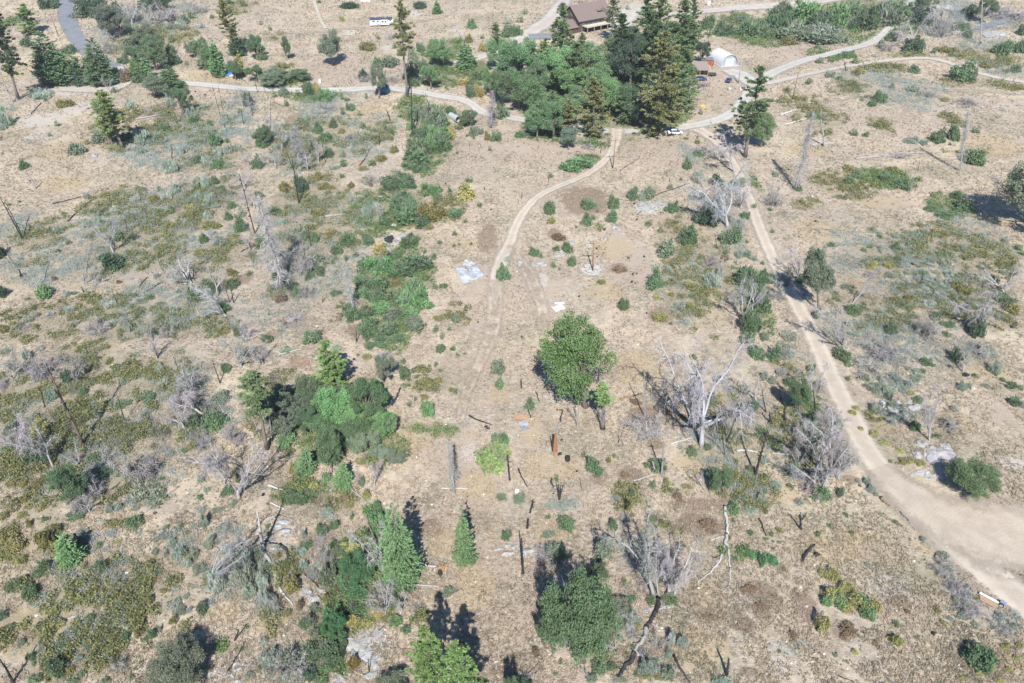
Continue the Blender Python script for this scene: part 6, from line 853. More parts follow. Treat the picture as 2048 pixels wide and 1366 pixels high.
# ---------------------------------------------------------------- built things
def part(name, g, mat, parent, smooth=False): return link(name, g.mesh(name, mat, smooth), parent)
def thing(name, loc, rz, label, cat, px=None, group=None):
    e = bpy.data.objects.new(name, None); C.objects.link(e); e.location = loc; e.rotation_euler = (0, 0, rz); tag(e, label, cat, group); return e
def house():
    A, B = ground(1157, 66), ground(1221, 53.5); d = B - A; L = math.hypot(d.x, d.y); rz = math.atan2(d.y, d.x); W = 12.0; z0 = min(A.z, B.z)
    e = thing("brown_house", (A.x, A.y, z0), rz, "two storey brown wooden house with a pinkish brown roof and a raised deck", "house")
    wood = NT("brown_siding"); w = wood.new("ShaderNodeTexWave", wave_type='BANDS', bands_direction='Z'); w.inputs["Scale"].default_value = 2.2; wood.link(wood.obj(), w.inputs[0]); wood.color(wood.mix(w.outputs[0], (.075,.05,.04), (.115,.078,.06))); wood = wood.m
    rf = NT("roof_shingles"); n = rf.noise(2.5, 5, .7, rf.obj()); rf.color(rf.mix(n, (.15,.112,.102), (.21,.162,.145))); rf.bump(n, .4, .05); rf = rf.m
    trim = plain("house_trim", (.30,.21,.16)); glass = plain("window_glass", (.06,.09,.11), .1, spec=.8); deck = plain("deck_boards", (.50,.46,.37), .8); dark = plain("dark_wood", (.09,.06,.045))
    H, RZ = 5.4, 10.2
    g = G(); g.prism([(0,.4,-1),(0,W-.4,-1),(0,W-.4,H),(0,W/2,RZ-.25),(0,.4,H)], (L,0,0)); part("wall", g, wood, e)
    g = G()
    for sy, y0, y1 in ((1, -.9, W / 2), (-1, W + .9, W / 2)):
        zz = H - .9 * (RZ - H) / (W / 2) * .9; g.prism([(-.8,y0,zz),(-.8,y1,RZ),(-.8,y1,RZ+.22),(-.8,y0,zz+.22)], (L+1.6,0,0))
    rr = part("roof", g, rf, e)
    g = G(); g.prism([(L*.62,1.0,7.5),(L*.62+2.6,1.0,8.9),(L*.62+5.2,1.0,7.5)], (0,5.2,1.1)); part("dormer", g, rf, rr)
    g = G(); g.box((L*.3,W*.55,RZ+.6),(1,.9,1.8)); part("chimney", g, plain("chimney_stone",(.30,.22,.18)), rr)
    for x, wd, z, hh in ((1.6,1.6,3.9,1.3),(3.6,1.3,3.9,1.3),(6.0,1.8,3.8,1.5),(8.6,1.8,3.8,1.5),(11.2,1.8,3.8,1.5),(14.0,1.6,3.9,1.3),(3.0,2.0,1.1,1.4),(8.0,2.4,1.0,1.8)):
        g = G(); g.box((x,.36,z),(wd+.24,.16,hh+.24)); f = part("window", g, trim, e); g = G(); g.box((x,.27,z),(wd,.06,hh)); part("pane", g, glass, f)
    for y, z in ((3.2,3.9),(8,3.9),(5.8,6.6)):
        g = G(); g.box((-.04,y,z),(.16,1.7,1.3)); f = part("window", g, trim, e); g = G(); g.box((-.13,y,z),(.06,1.4,1.05)); part("pane", g, glass, f)
    g = G(); g.box((L*.52,.34,1.0),(1.0,.12,2.1)); part("door", g, dark, e)
    g = G(); g.box((L*.52+.2,-1.7,2.65),(L*.86,4.1,.2)); dk = part("deck", g, deck, e)
    g = G(); x0, x1 = L*.09+.2, L*.95+.2
    for z in (3.2, 3.72): g.box(((x0+x1)/2,-3.7,z),(x1-x0,.07,.07)); g.box((x0,-1.7,z),(.07,4,.07)); g.box((x1,-1.7,z),(.07,4,.07))
    for i in range(15): g.box((x0+(x1-x0)*i/14,-3.7,3.2),(.09,.09,1.0))
    part("railing", g, plain("rail_paint",(.62,.62,.56)), dk)
    for i in range(5): g = G(); g.box((x0+.3+(x1-x0-.6)*i/4,-3.5,.6),(.28,.28,4.0)); part("deck_post", g, trim, e)
    g = G(); g.box((L*.55,-4.6,-.35),(L*.7,.5,1.1)); part("retaining_wall", g, plain("timber_wall",(.22,.14,.10)), e)
    # garage wing with its own gable
    g = G(); g.prism([(-8.5,.5,-1),(-8.5,8.5,-1),(-8.5,8.5,2.7),(-8.5,4.5,4.9),(-8.5,.5,2.7)], (8.4,0,0)); gw = part("garage_wall", g, wood, e)
    g = G()
    for y0 in (-.1, 9.1): g.prism([(-9.1,y0,2.35),(-9.1,4.5,4.95),(-9.1,4.5,5.13),(-9.1,y0,2.53)], (9.0,0,0))
    part("garage_roof", g, rf, e); g = G(); g.box((-8.55,4.5,1.0),(.12,3.6,2.3)); part("garage_door", g, plain("garage_door",(.36,.30,.25)), e)
def arch_shed():
    p = ground(1458, 132.5); e = thing("arched_shed", p, R(17), "white arched fabric shed with a square white door", "shed"); r, Lh = 3.75, 9.5; n = 20
    th = np.linspace(0, math.pi, n + 1); prof = np.stack([-np.cos(th) * r, np.maximum(0, np.sin(th)) ** .85 * 4.3], -1)
    white = NT("white_shell"); w = white.new("ShaderNodeTexWave", bands_direction='Y'); w.inputs["Scale"].default_value = .32; white.link(white.obj(), w.inputs[0]); white.color(white.mix(w.outputs[0], (.46,.48,.51), (.53,.545,.565))); white.b.inputs["Roughness"].default_value = .45; white = white.m
    g = G(); ys = np.linspace(0, Lh, 12); V = np.array([[x, y, z] for y in ys for x, z in prof]); k = n + 1
    g.add(V, [[i*k+j, i*k+j+1, (i+1)*k+j+1, (i+1)*k+j] for i in range(11) for j in range(n)]); g.add(V[-k:], [list(range(k))]); part("shell", g, white, e, False)
    g = G(); g.add([[x*.94, .35, z*.94] for x, z in prof], [list(range(k))[::-1]]); part("front_wall", g, plain("shed_front",(.30,.345,.39),.5), e)
    g = G()
    for y in ys[::1]:
        pts = np.array([[x*1.006, y, z*1.006] for x, z in prof]); g.tube(pts, .045, 4, cap=False)
    part("hoops", g, plain("shed_hoops",(.60,.62,.65)), e)
    g = G(); g.box((.15,.26,1.45),(3.7,.1,2.8)); d = part("door", g, plain("roller_door",(.60,.62,.64),.4), e)
    g = G()
    for z in np.linspace(.3, 2.7, 8): g.box((.15,.20,z),(3.6,.03,.035))
    part("door_slats", g, plain("door_slat",(.55,.57,.6)), d); g = G(); g.box((0,Lh/2-.2,.1),(8.4,Lh+1.2,.3)); part("base_slab", g, plain("shed_slab",(.42,.41,.40)), e)
def trailer():
    p = ground(764, 51.5); e = thing("travel_trailer", p, R(6), "white travel trailer with a dark navy roof parked on the pad", "trailer"); L = 10.6
    wh = plain("trailer_white", (.72,.73,.74), .35, var=.04); dk = plain("trailer_dark", (.03,.035,.05), .4); navy = plain("trailer_roof", (.055,.065,.105), .5)
    g = G(); g.prism([(-L/2,-1.25,.55),(L/2-1.8,-1.25,.55),(L/2-1.8,-1.25,1.3),(L/2,-1.25,1.3),(L/2+.25,-1.25,2.2),(L/2-.3,-1.25,3.35),(-L/2,-1.25,3.35)], (0,2.5,0)); part("body", g, wh, e)
    g = G(); g.box((-.15,0,3.1),(L-.3,2.56,.75)); part("roof", g, navy, e); g = G(); g.box((2,0.2,3.6),(.9,.8,.25)); g.box((-2.5,.2,3.58),(.5,.5,.2)); part("air_conditioner", g, plain("roof_unit",(.25,.27,.3)), e)
    g = G(); g.box((1.2,-1.55,1.9),(3.2,.7,2.0)); part("slide_out", g, wh, e)
    for x, z, w_, h_, y in ((-3.6,2.2,1.1,.6,-1.27),(-1.6,2.2,.7,.6,-1.27),(.6,2.2,.9,.7,-1.92),(1.9,2.2,.7,.7,-1.92),(4.0,2.4,.7,.5,-1.27)):
        g = G(); g.box((x,y,z),(w_,.06,h_)); part("window", g, dk, e)
    g = G(); g.box((-2.6,-1.28,1.5),(.75,.06,1.9)); part("door", g, plain("trailer_door",(.5,.51,.53)), e)
    g = G(); g.box((-.5,-1.275,1.0),(L-2.9,.04,.22)); part("stripe", g, plain("trailer_stripe",(.22,.24,.28)), e)
    for x in (-1.6, -.6):
        w = G(); w.tube([(x,-1.3,.42),(x,-1.02,.42)], .42, 14); t = part("wheel", w, plain("tyre",(.03,.03,.032),.8), e); w = G(); w.tube([(x,-1.33,.42),(x,-1.26,.42)], .22, 10); part("rim", w, plain("rim",(.5,.5,.52),.3,.6), t)
    g = G(); g.box((4.3,-.6,.55),(.12,.12,1.3)); g.box((4.3,.6,.55),(.12,.12,1.3)); part("landing_leg", g, dk, e)
def car(px, py, rz, col, label, L=4.7, name="parked_car"):
    p = ground(px, py); e = thing(name, p + Vector((0, 0, .05)), rz, label, "car"); paint = plain(name + "_paint", col, .22, 0, .03, .6); gl = plain("car_glass", (.02,.025,.03), .08, 0, .02, .9)
    st = [(-.5,.45,.72,.62),(-.485,.30,.92,.80),(-.42,.24,1.0,.88),(-.25,.22,1.02,.92),(0,.2,.98,.93),(.2,.2,.95,.92),(.36,.22,.86,.9),(.46,.26,.74,.82),(.5,.38,.60,.62)]
    g = G(); V = []
    for x, zb, zt, w in st: V += [[x*L,-w*.9,zb],[x*L,-w,zb+.2],[x*L,-w*.98,zt-.12],[x*L,-w*.86,zt],[x*L,w*.86,zt],[x*L,w*.98,zt-.12],[x*L,w,zb+.2],[x*L,w*.9,zb]]
    n = len(st); g.add(V, [[i*8+j, i*8+(j+1)%8, (i+1)*8+(j+1)%8, (i+1)*8+j] for i in range(n-1) for j in range(8)]); g.f.append(np.array([list(range(8))[::-1]])); g.m.append(np.array([0])); g.f.append(np.array([[8*(n-1)+q for q in range(8)]])); g.m.append(np.array([0])); part("body", g, paint, e, True)
    gh = [(-.40,.96,.78),(-.30,1.26,.70),(-.14,1.42,.66),(.04,1.42,.66),(.16,1.22,.72),(.28,.94,.80)]
    g = G(); V = []
    for x, zt, w in gh: V += [[x*L,-.86,.9],[x*L,-w,zt],[x*L,w,zt],[x*L,.86,.9]]
    g.add(V, [[i*4+j, i*4+(j+1)%4, (i+1)*4+(j+1)%4, (i+1)*4+j] for i in range(5) for j in range(4)]); part("windows", g, gl, e)
    g = G(); g.add([[-.27*L,-.66,1.33],[-.14*L,-.66,1.45],[.03*L,-.66,1.45],[.09*L,-.66,1.38],[-.27*L,.66,1.33],[-.14*L,.66,1.45],[.03*L,.66,1.45],[.09*L,.66,1.38]], [[0,1,5,4],[1,2,6,5],[2,3,7,6]]); part("roof", g, paint, e)
    for x in (-.31, .31):
        for y in (-1, 1):
            w = G(); w.tube([(x*L,y*.72,.33),(x*L,y*.95,.33)], .34, 16); t = part("wheel", w, plain("tyre",(.025,.025,.027),.8), e); w = G(); w.tube([(x*L,y*.94,.33),(x*L,y*.97,.33)], .21, 10); part("rim", w, plain("rim",(.45,.46,.48),.3,.6), t)
    for y in (-1, 1):
        g = G(); g.box((.482*L,y*.6,.66),(.12,.32,.13)); part("headlight", g, plain("headlight",(.8,.8,.8),.1), e); g = G(); g.box((-.49*L,y*.62,.78),(.1,.28,.13)); part("tail_light", g, plain("tail_light",(.4,.02,.02),.2), e)
        g = G(); g.box((.17*L,y*.97,.98),(.16,.2,.13)); part("mirror", g, paint, e)
def pole(bx, by, tx, ty, label, arm=True, az=0.3, col=(.25,.16,.10)):
    b = ground(bx, by); t = top_at(b, tx, ty); d = t - b; H = d.length; e = thing("utility_pole", b, 0, label, "utility pole", group="wooden utility poles"); e.rotation_mode = 'QUATERNION'; e.rotation_quaternion = Vector((0, 0, 1)).rotation_difference(d) @ Quaternion((0, 0, 1), az)
    g = G(); g.tube([[0,0,-.3],[0,0,H*.5],[0,0,H]], [.17,.15,.115], 8); m = bark("pole_wood", col); part("shaft", g, m, e, True)
    if arm:
        g = G(); g.box((0,-.16,H-.5),(2.5,.11,.14)); g.tube([[-.8,-.17,H-.5],[0,-.14,H-1.1]], .025, 4); g.tube([[.8,-.17,H-.5],[0,-.14,H-1.1]], .025, 4); a = part("crossarm", g, m, e)
        for x in (-1.1, -.4, .5, 1.1): g = G(); g.tube([[x,-.16,H-.43],[x,-.16,H-.3],[x,-.16,H-.2]], [.05,.09,.05], 6); part("insulator", g, plain("insulator",(.55,.55,.52),.3), a)
    return e
def sheet(name, px, py, w, d, col, label, cat, rz=0, h=.12, crumple=.3, mat=None):
    r = np.random.default_rng(int(px)); p = ground(px, py); g = G(); n = 12; a = np.linspace(-.5, .5, n); X, Y = np.meshgrid(a * w, a * d); Z = h + crumple * r.random((n, n)) * (1 - np.maximum(abs(X) / w, abs(Y) / d) * 1.6) + .0
    X = X + r.normal(size=(n, n)) * w * .015; Y = Y + r.normal(size=(n, n)) * d * .015; i = np.arange(n - 1)[:, None] * n; j = np.arange(n - 1)[None]; F4 = np.stack([i + j, i + j + 1, i + n + j + 1, i + n + j], -1).reshape(-1, 4)
    g.add(np.stack([X, Y, Z], -1), F4); V2 = np.stack([X, Y, Z * 0 - .05], -1).reshape(-1, 3); g.add(V2, F4[:, ::-1])
    rim = [q for q in range(n)] + [n * q + n - 1 for q in range(1, n)] + [n * (n - 1) + q for q in range(n - 2, -1, -1)] + [n * q for q in range(n - 2, 0, -1)]; m = len(rim)
    g.f.append(np.array([[rim[q], rim[(q+1) % m], rim[(q+1) % m] + n*n, rim[q] + n*n][::-1] for q in range(m)])); g.m.append(np.zeros(m, int))
    o = link(name, g.mesh(name, mat or plain(name + "_cloth", col, .55, 0, .15))); o.location = p; o.rotation_euler = (0, 0, rz); tag(o, label, cat); return o
def barrel(px, py, r_, h, col, label, name="barrel", group=None):
    p = ground(px, py); g = G(); g.tube([[0,0,0],[0,0,h*.1],[0,0,h*.5],[0,0,h*.9],[0,0,h]], [r_*.93,r_,r_*1.06,r_,r_*.93], 14); g.tube([[0,0,h*.32],[0,0,h*.36]], r_*1.1, 14); g.tube([[0,0,h*.66],[0,0,h*.7]], r_*1.1, 14)
    o = link(name, g.mesh(name, plain(name + "_skin", col, .5))); o.location = p; tag(o, label, name.replace('_', ' '), group)
def built():
    house(); arch_shed(); trailer()
    car(1350, 268, R(3), (.72,.73,.74), "white sedan with dark windows parked beside the gravel road", 5.0)
    car(1402, 161, R(-3), (.03,.055,.16), "dark blue sedan parked in front of the small cabin", 4.6)
    car(1457, 163.5, R(62), (.03,.05,.13), "dark blue hatchback parked alone right of the blue sedan", 3.9)
    # cabin with a porch roof, red shed, junk beside it
    wallm = plain("cabin_wall", (.40,.31,.20), .8); rfm = plain("cabin_roof", (.27,.21,.18), .8); dkm = plain("porch_floor", (.33,.25,.18), .8)
    p = ground(1400, 153); e = thing("small_cabin", p, R(-2), "small tan cabin with a brown porch roof under the pines", "cabin")
    g = G(); g.prism([(-4,1.2,-.4),(4,1.2,-.4),(4,1.2,3.0),(-4,1.2,3.0)], (0,4,0)); part("wall", g, wallm, e); g = G(); g.prism([(-4.5,-1.6,2.75),(-4.5,6,3.9),(-4.5,6,4.05),(-4.5,-1.6,2.9)], (7.6,0,0)); part("roof", g, rfm, e)
    g = G(); g.box((-.6,-.3,.25),(6.6,3,.5)); dk = part("porch", g, dkm, e); g = G(); g.box((-.6,-1.75,1.0),(6.6,.08,.1)); g.box((-.6,-1.75,.7),(6.6,.06,.06)); [g.box((-3.8+i*.8,-1.75,.75),(.08,.08,.9)) for i in range(9)]; part("railing", g, wallm, dk)
    for x in (-3.7, -.5, 2.5): g = G(); g.box((x,-1.5,1.6),(.15,.15,2.4)); part("porch_post", g, wallm, e)
    g = G(); g.box((-1.8,1.16,1.6),(1.4,.1,1.0)); part("window", g, plain("cabin_glass",(.05,.06,.07),.15), e); g = G(); g.box((.9,1.16,1.3),(.95,.1,2.0)); part("door", g, plain("cabin_door",(.12,.08,.06)), e)
    p = ground(1417, 131); e = thing("red_shed", p, R(-8), "red wooden shed with a dark roof behind the cabin", "shed"); g = G(); g.box((0,0,1.1),(2.6,2.4,2.6)); part("wall", g, plain("red_boards",(.36,.09,.04),.75), e); g = G(); g.prism([(-1.5,-1.5,2.45),(-1.5,1.5,2.75),(-1.5,1.5,2.87),(-1.5,-1.5,2.57)], (3.0,0,0)); part("roof", g, plain("shed_roof",(.16,.17,.2)), e); g = G(); g.box((.4,-1.22,1.0),(.9,.08,1.9)); part("door", g, plain("shed_door",(.28,.07,.035)), e); g = G(); g.box((1.75,0,1.0),(.1,2.2,2.0)); part("side_panel", g, plain("side_board",(.42,.30,.18)), e)
    p = ground(1423, 152.5); e = thing("utility_cart", p, R(-5), "dark utility cart parked behind the blue sedan", "cart"); g = G(); g.box((0,0,.75),(3.4,1.5,.25)); g.box((.2,-.7,1.05),(2.9,.07,.4)); g.box((.2,.7,1.05),(2.9,.07,.4)); g.box((-1.5,0,1.1),(.4,1.4,.5)); part("bed", g, plain("cart_body",(.05,.055,.07),.5), e); g = G(); g.tube([[1.7,0,.7],[2.7,0,.55]], .05, 5); part("tow_bar", g, plain("cart_bar",(.1,.1,.1)), e)
    for y in (-.8, .8): g = G(); g.tube([(.2,y-.1,.35),(.2,y+.1,.35)], .35, 12); part("wheel", g, plain("tyre",(.03,.03,.03),.8), e)
    for px, py, w, d, c, l in ((1373,149,3.2,3.2,(.02,.16,.50),"bright blue tarp heap left of the small cabin"),(1378,143,1.8,1.6,(.10,.50,.48),"teal tarp draped behind the bright blue one"),(1408,171.5,2.0,1.6,(.04,.08,.22),"small dark blue mat lying below the blue sedan"),(461,147.5,4.2,4.8,(.02,.20,.68),"bright blue tarp bundle lying on dry grass by the road")):
        sheet("tarp", px, py, w, d, c, l, "tarp", .2, .2, .9 if py != 171.5 else .1)
    sheet("cloth_sheet", 450, 142.5, 1.4, 1.6, (.7,.7,.72), "white scrap lying left of the bright blue tarp bundle", "cloth scrap", .4, .15, .5); sheet("cloth_sheet", 464, 151, 1.4, 1.4, (.7,.7,.72), "white scrap at the foot of the blue tarp bundle", "cloth scrap", 1.4, .15, .5)
    # round blue water tank half hidden by a tree
    p = ground(770, 186); e = thing("water_tank", p, 0, "dark blue round tank standing behind the grey green roadside oak", "water tank"); th = np.linspace(0, math.pi / 2, 8); g = G(); rr = 1.75; pts = [[0,0,z] for z in (0, 2.2)] + [[0,0,2.2+1.1*math.sin(a)] for a in th[1:]]; g.tube(pts, [rr,rr]+[max(.02, rr*math.cos(a)) for a in th[1:]], 22); part("shell", g, plain("tank_blue",(.015,.11,.20),.35), e, True); g = G(); g.tube([[0,0,3.25],[0,0,3.45]], .35, 12); part("lid", g, plain("tank_lid",(.02,.07,.12)), e)
    # metal culvert
    p = ground(909, 240); e = thing("culvert_pipe", p, R(35), "shiny metal culvert pipe poking out below the gravel road", "culvert"); n = 20; g = G()
    for ra in (1.0, .93):
        P = np.array([[0,-2.6+5.2*i/25,1.0] for i in range(26)]); g.tube(P, ra + .03 * np.cos(np.arange(26) * math.pi), n, cap=False)
    part("pipe", g, plain("galvanised",(.60,.63,.66),.35,.5), e); g = G(); g.tube([[0,2.3,1],[0,2.35,1]], .94, n); part("bore_shade_disc", g, plain("bore_shade_paint",(.015,.015,.015)), e)  # near-black disc set in the pipe paints the shade of its hollow
    # picnic frame, white stake, small far junk
    p = ground(697, 69); e = thing("pipe_corral", p, R(4), "small white pipe frame enclosure on the grass near the trailer", "pipe frame"); g = G(); w, d = 6.0, 4.2
    for z in (.5, 1.1):
        for a, b in (((-w/2,-d/2),(w/2,-d/2)),((w/2,-d/2),(w/2,d/2)),((w/2,d/2),(-w/2,d/2)),((-w/2,d/2),(-w/2,-d/2))): g.tube([[*a,z],[*b,z]], .06, 4)
    part("rails", g, plain("white_pipe",(.65,.65,.62)), e); g = G(); [g.tube([[x,y,-.1],[x,y,1.25]], .07, 5) for x in (-w/2,0,w/2) for y in (-d/2,d/2)]; part("posts", g, plain("white_pipe2",(.6,.6,.58)), e)
    barrel(640, 166, .45, 1.5, (.72,.72,.70), "white upright barrel standing alone above the gravel road"); barrel(1135, 921, .42, 1.0, (.03,.03,.035), "black barrel standing right of the orange stump"); barrel(1034, 987, .34, .75, (.75,.75,.72), "white bucket standing in a grey green bush", "bucket"); barrel(1459, 180, .7, .9, (.42,.42,.40), "grey round tub left of the two pieces near the track", "tub"); barrel(1481.5, 180, .5, .9, (.7,.7,.68), "small white drum beside the curve of the gravel road", "drum")
    barrel(1398, 177, .6, .8, (.13,.08,.07), "dark fire barrel on the bare yard below the cabin", "fire_barrel"); barrel(1515, 138, .4, .7, (.35,.12,.06), "rusty small drum in front right of the arched shed", "rusty_drum")
    sheet("vehicle_cover", 731, 2, 5.0, 3.0, (.62,.65,.68), "pale cover over something at the top edge near the dark bushes", "cover", .1, .8, 1.2)
    barrel(1417, 28*.35+.5, .9, 1.9, (.66,.67,.69), "white tank standing on the wide pale farm road", "tank"); sheet("toy_slide", 1405, 213.5, 1.6, 1.0, (.65,.38,.05), "small orange yellow play slide in the bare yard", "play slide", .1, .3, .5)
    sheet("red_tarp", 1274, 168, 1.8, 2.4, (.28,.04,.02), "red sheet showing between the big pines", "tarp", .3, .7, .5); barrel(917, 89, .35, 1.3, (.05,.04,.04), "dark post stub by the house driveway", "post_stub")
    # boards, sheets near the middle
    sheet("white_board", 1117, 615.5, 2.6, 2.0, (.74,.74,.72), "white board lying flat on the bare ground", "board", .5, .06, .05); sheet("white_board", 1119, 606, 2.2, .5, (.66,.66,.65), "thin white strip just above the white board", "board", .1, .05, .05); sheet("tin_sheet", 1047, 848, 1.7, .8, (.33,.38,.46), "bluish metal sheet below the orange patch", "metal sheet", .05, .08, .1); sheet("tin_sheet", 1047, 857, 1.0, 1.2, (.24,.25,.28), "dark grey metal scrap below the bluish sheet", "metal sheet", .3, .06, .1); sheet("orange_mat", 1042, 834, 2.6, 1.3, (.38,.24,.15), "orange weathered mat lying above the bluish sheet", "mat", .05, .06, .15)
    # cut orange stump
    b = ground(1109, 903); t = top_at(b, 1108, 866); e = thing("split_stump", b, 0, "tall orange brown split stump above a patch of orange sawdust", "stump"); H = (t - b).z; om = bark("orange_wood", (.30,.15,.08)); g = G(); g.tube([[0,0,-.1],[.02,0,H*.6],[.05,0,H]], [.34,.25,.14], 8); g.tube([[.32,0,0],[.3,0,H*.4],[.36,0,H*.75]], [.24,.17,.05], 6); part("trunk", g, om, e); g = G(); g.tube([[-.32,.1,0],[-.42,.12,H*.55],[-.5,.1,H*.93]], [.16,.13,.03], 6); part("charred_side", g, bark("char", (.04,.035,.035)), e)
    for px, py, tx, ty, lab in ((1028,1143,1024,1130,"orange cut end of the white log"),): pass
    p = ground(884, 1137); g = G(); r = np.random.default_rng(3); g.leaves(p[:] + r.normal(size=(90, 3)) * [.35, .3, .06] + [0, 0, .12], .14, .07, 0, r); o = link("wood_chips", g.mesh("wood_chips", plain("chips",(.55,.30,.12)))); tag(o, "heap of orange wood chips at the end of the white log", "wood chips")
    # bench wreck beside the road: white rail, orange boards, wheel
    p = ground(1981, 1204); e = thing("wheeled_ramp", p, R(-42), "white and orange wooden ramp with a wheel beside the dirt road", "ramp"); s = 1.0; g = G(); g.box((0,.3,.32),(3.2,.28,.16)); part("white_beam", g, plain("white_beam",(.76,.76,.74)), e); g = G(); [g.box((-.2,-.05-.3*i,.2),(2.5-.2*i,.22,.1)) for i in range(3)]; part("orange_boards", g, plain("orange_boards",(.38,.27,.17)), e); g = G(); g.tube([[1.25,.0,.35],[1.25,.2,.35]], .34, 16); w = part("wheel", g, plain("tyre",(.04,.04,.05),.7), e); g = G(); g.tube([[1.25,-.03,.35],[1.25,.0,.35]], .2, 12); part("rim", g, plain("rim",(.6,.62,.66),.3,.5), w); g = G(); g.box((1.3,.5,.55),(.7,.5,.25)); part("hitch", g, plain("hitch",(.2,.24,.36)), e)
    # poles
    pole(1185.5, 541, 1187, 482, "brown wooden utility pole standing in the pale gravel circle", True, .1); pole(1225.5, 336.5, 1231.2, 277, "utility pole with crossarm beside the curved dirt driveway", True, .3); pole(1585.3, 197.5, 1600.2, 131, "tall reddish utility pole below the fork of two dirt roads", True, -.4); pole(1722.2, 65.5, 1735.3, 3, "tall dark utility pole behind the willow thicket edge", True, .2, (.17,.11,.08)); pole(1477, 166.5, 1483, 120, "slender pale utility pole in front of the arched shed", True, .0, (.34,.30,.26)); pole(116.8, 72.5, 100, 26, "old utility pole left of the asphalt road", True, .6, (.2,.14,.11))
    pole(1694, 142, 1690, 127, "short broken dark post beside the upper dirt road", False) if False else None
    # fence posts
    P = [(1034,280,6),(1055.5,278.5,6),(1074,279.5,6),(1201,307,8),(1192,314.5,8),(1210,298,7),(1216,287,6.5),(1218,282,6),(939.5,292,9),(958,303,9),(961,294,6),(1016,284,6),(1128,353,8),(1097,365,8),(1043.5,396,9),(1036.5,409,9),(1395,278,7),(1350,271.5,6),(1352,268,5),(1394.5,276,7),(1010,323,8),(1376,272,6),(2026,164,5),(2029,160,5),(1994,62,7),(1694,141,8)]
    nm = 0
    for i, (px, py, h) in enumerate(P):
        b = ground(px, py); s = scale_at(b); H = h / s / math.cos(view_angle(b)); g = G(); g.tube([[0,0,-.1],[.02,0,H*.5],[.05*(i % 3 - 1),.02,H]], [.09,.085,.07], 6); o = link("fence_post", g.mesh("fence_post", M['burnt']), None, (.10,.08,.075)); o.location = b; reg(o, "dark wooden fence post", "fence post", "old fence posts", (px, py))
    # burnt chunks
    K = [(1257,517,26),(1288,514,24),(1266,549,20),(1273,548,18),(1264,565,28),(1270,567,16),(1193,498,22),(1194.5,514,16),(1158,594,22),(1293,627,18),(1209,460,30),(1690,400,24),(1817,474,30),(1852,486,26),(1824,529,30),(1927,519,28),(1631,443,24),(1641,435,16),(1666,441,16),(1718,409,14),(2030,649,34),(2024,655,30),(1123,880,18),(1119,909,26),(1107,988,14),(1271,970,22),(1154,943,16),(1130,780,1),(891,368,24),(969,379,22),(970,421,14),(981,420,16),(727,407,26),(686,452,14),(612,424,24),(1932,752,40),(960,552,16),(974,553,14),(956,645,18),(1634,1111,34),(391,184,26),(410,190,28),(420,182,24),(303,311,26),(1268,408,24),(1273,440,24),(526,990,22),(702,162,20),(1577,340,26),(1610,300,16),(1664,304,18),(1900,290,26),(879,1148,36),(1366,1294,14),(1867,1268,26)]
    me = [boulder_mesh(300 + i) for i in range(3)]
    for m in me: m.materials.clear(); m.materials.append(M['burnt'])
    for px, py, s_ in K:
        b = ground(px, py); o = link("charred_stump", me[nm % 3], None, (.04,.036,.036)); nm += 1; r_ = s_ / 50; o.scale = (r_ * .8, r_ * .6, r_ * .7); o.location = b + Vector((0, 0, r_ * .2)); o.rotation_euler = (0, 0, px); reg(o, "low charred black stump", "stump", "small charred stumps", (px, py))
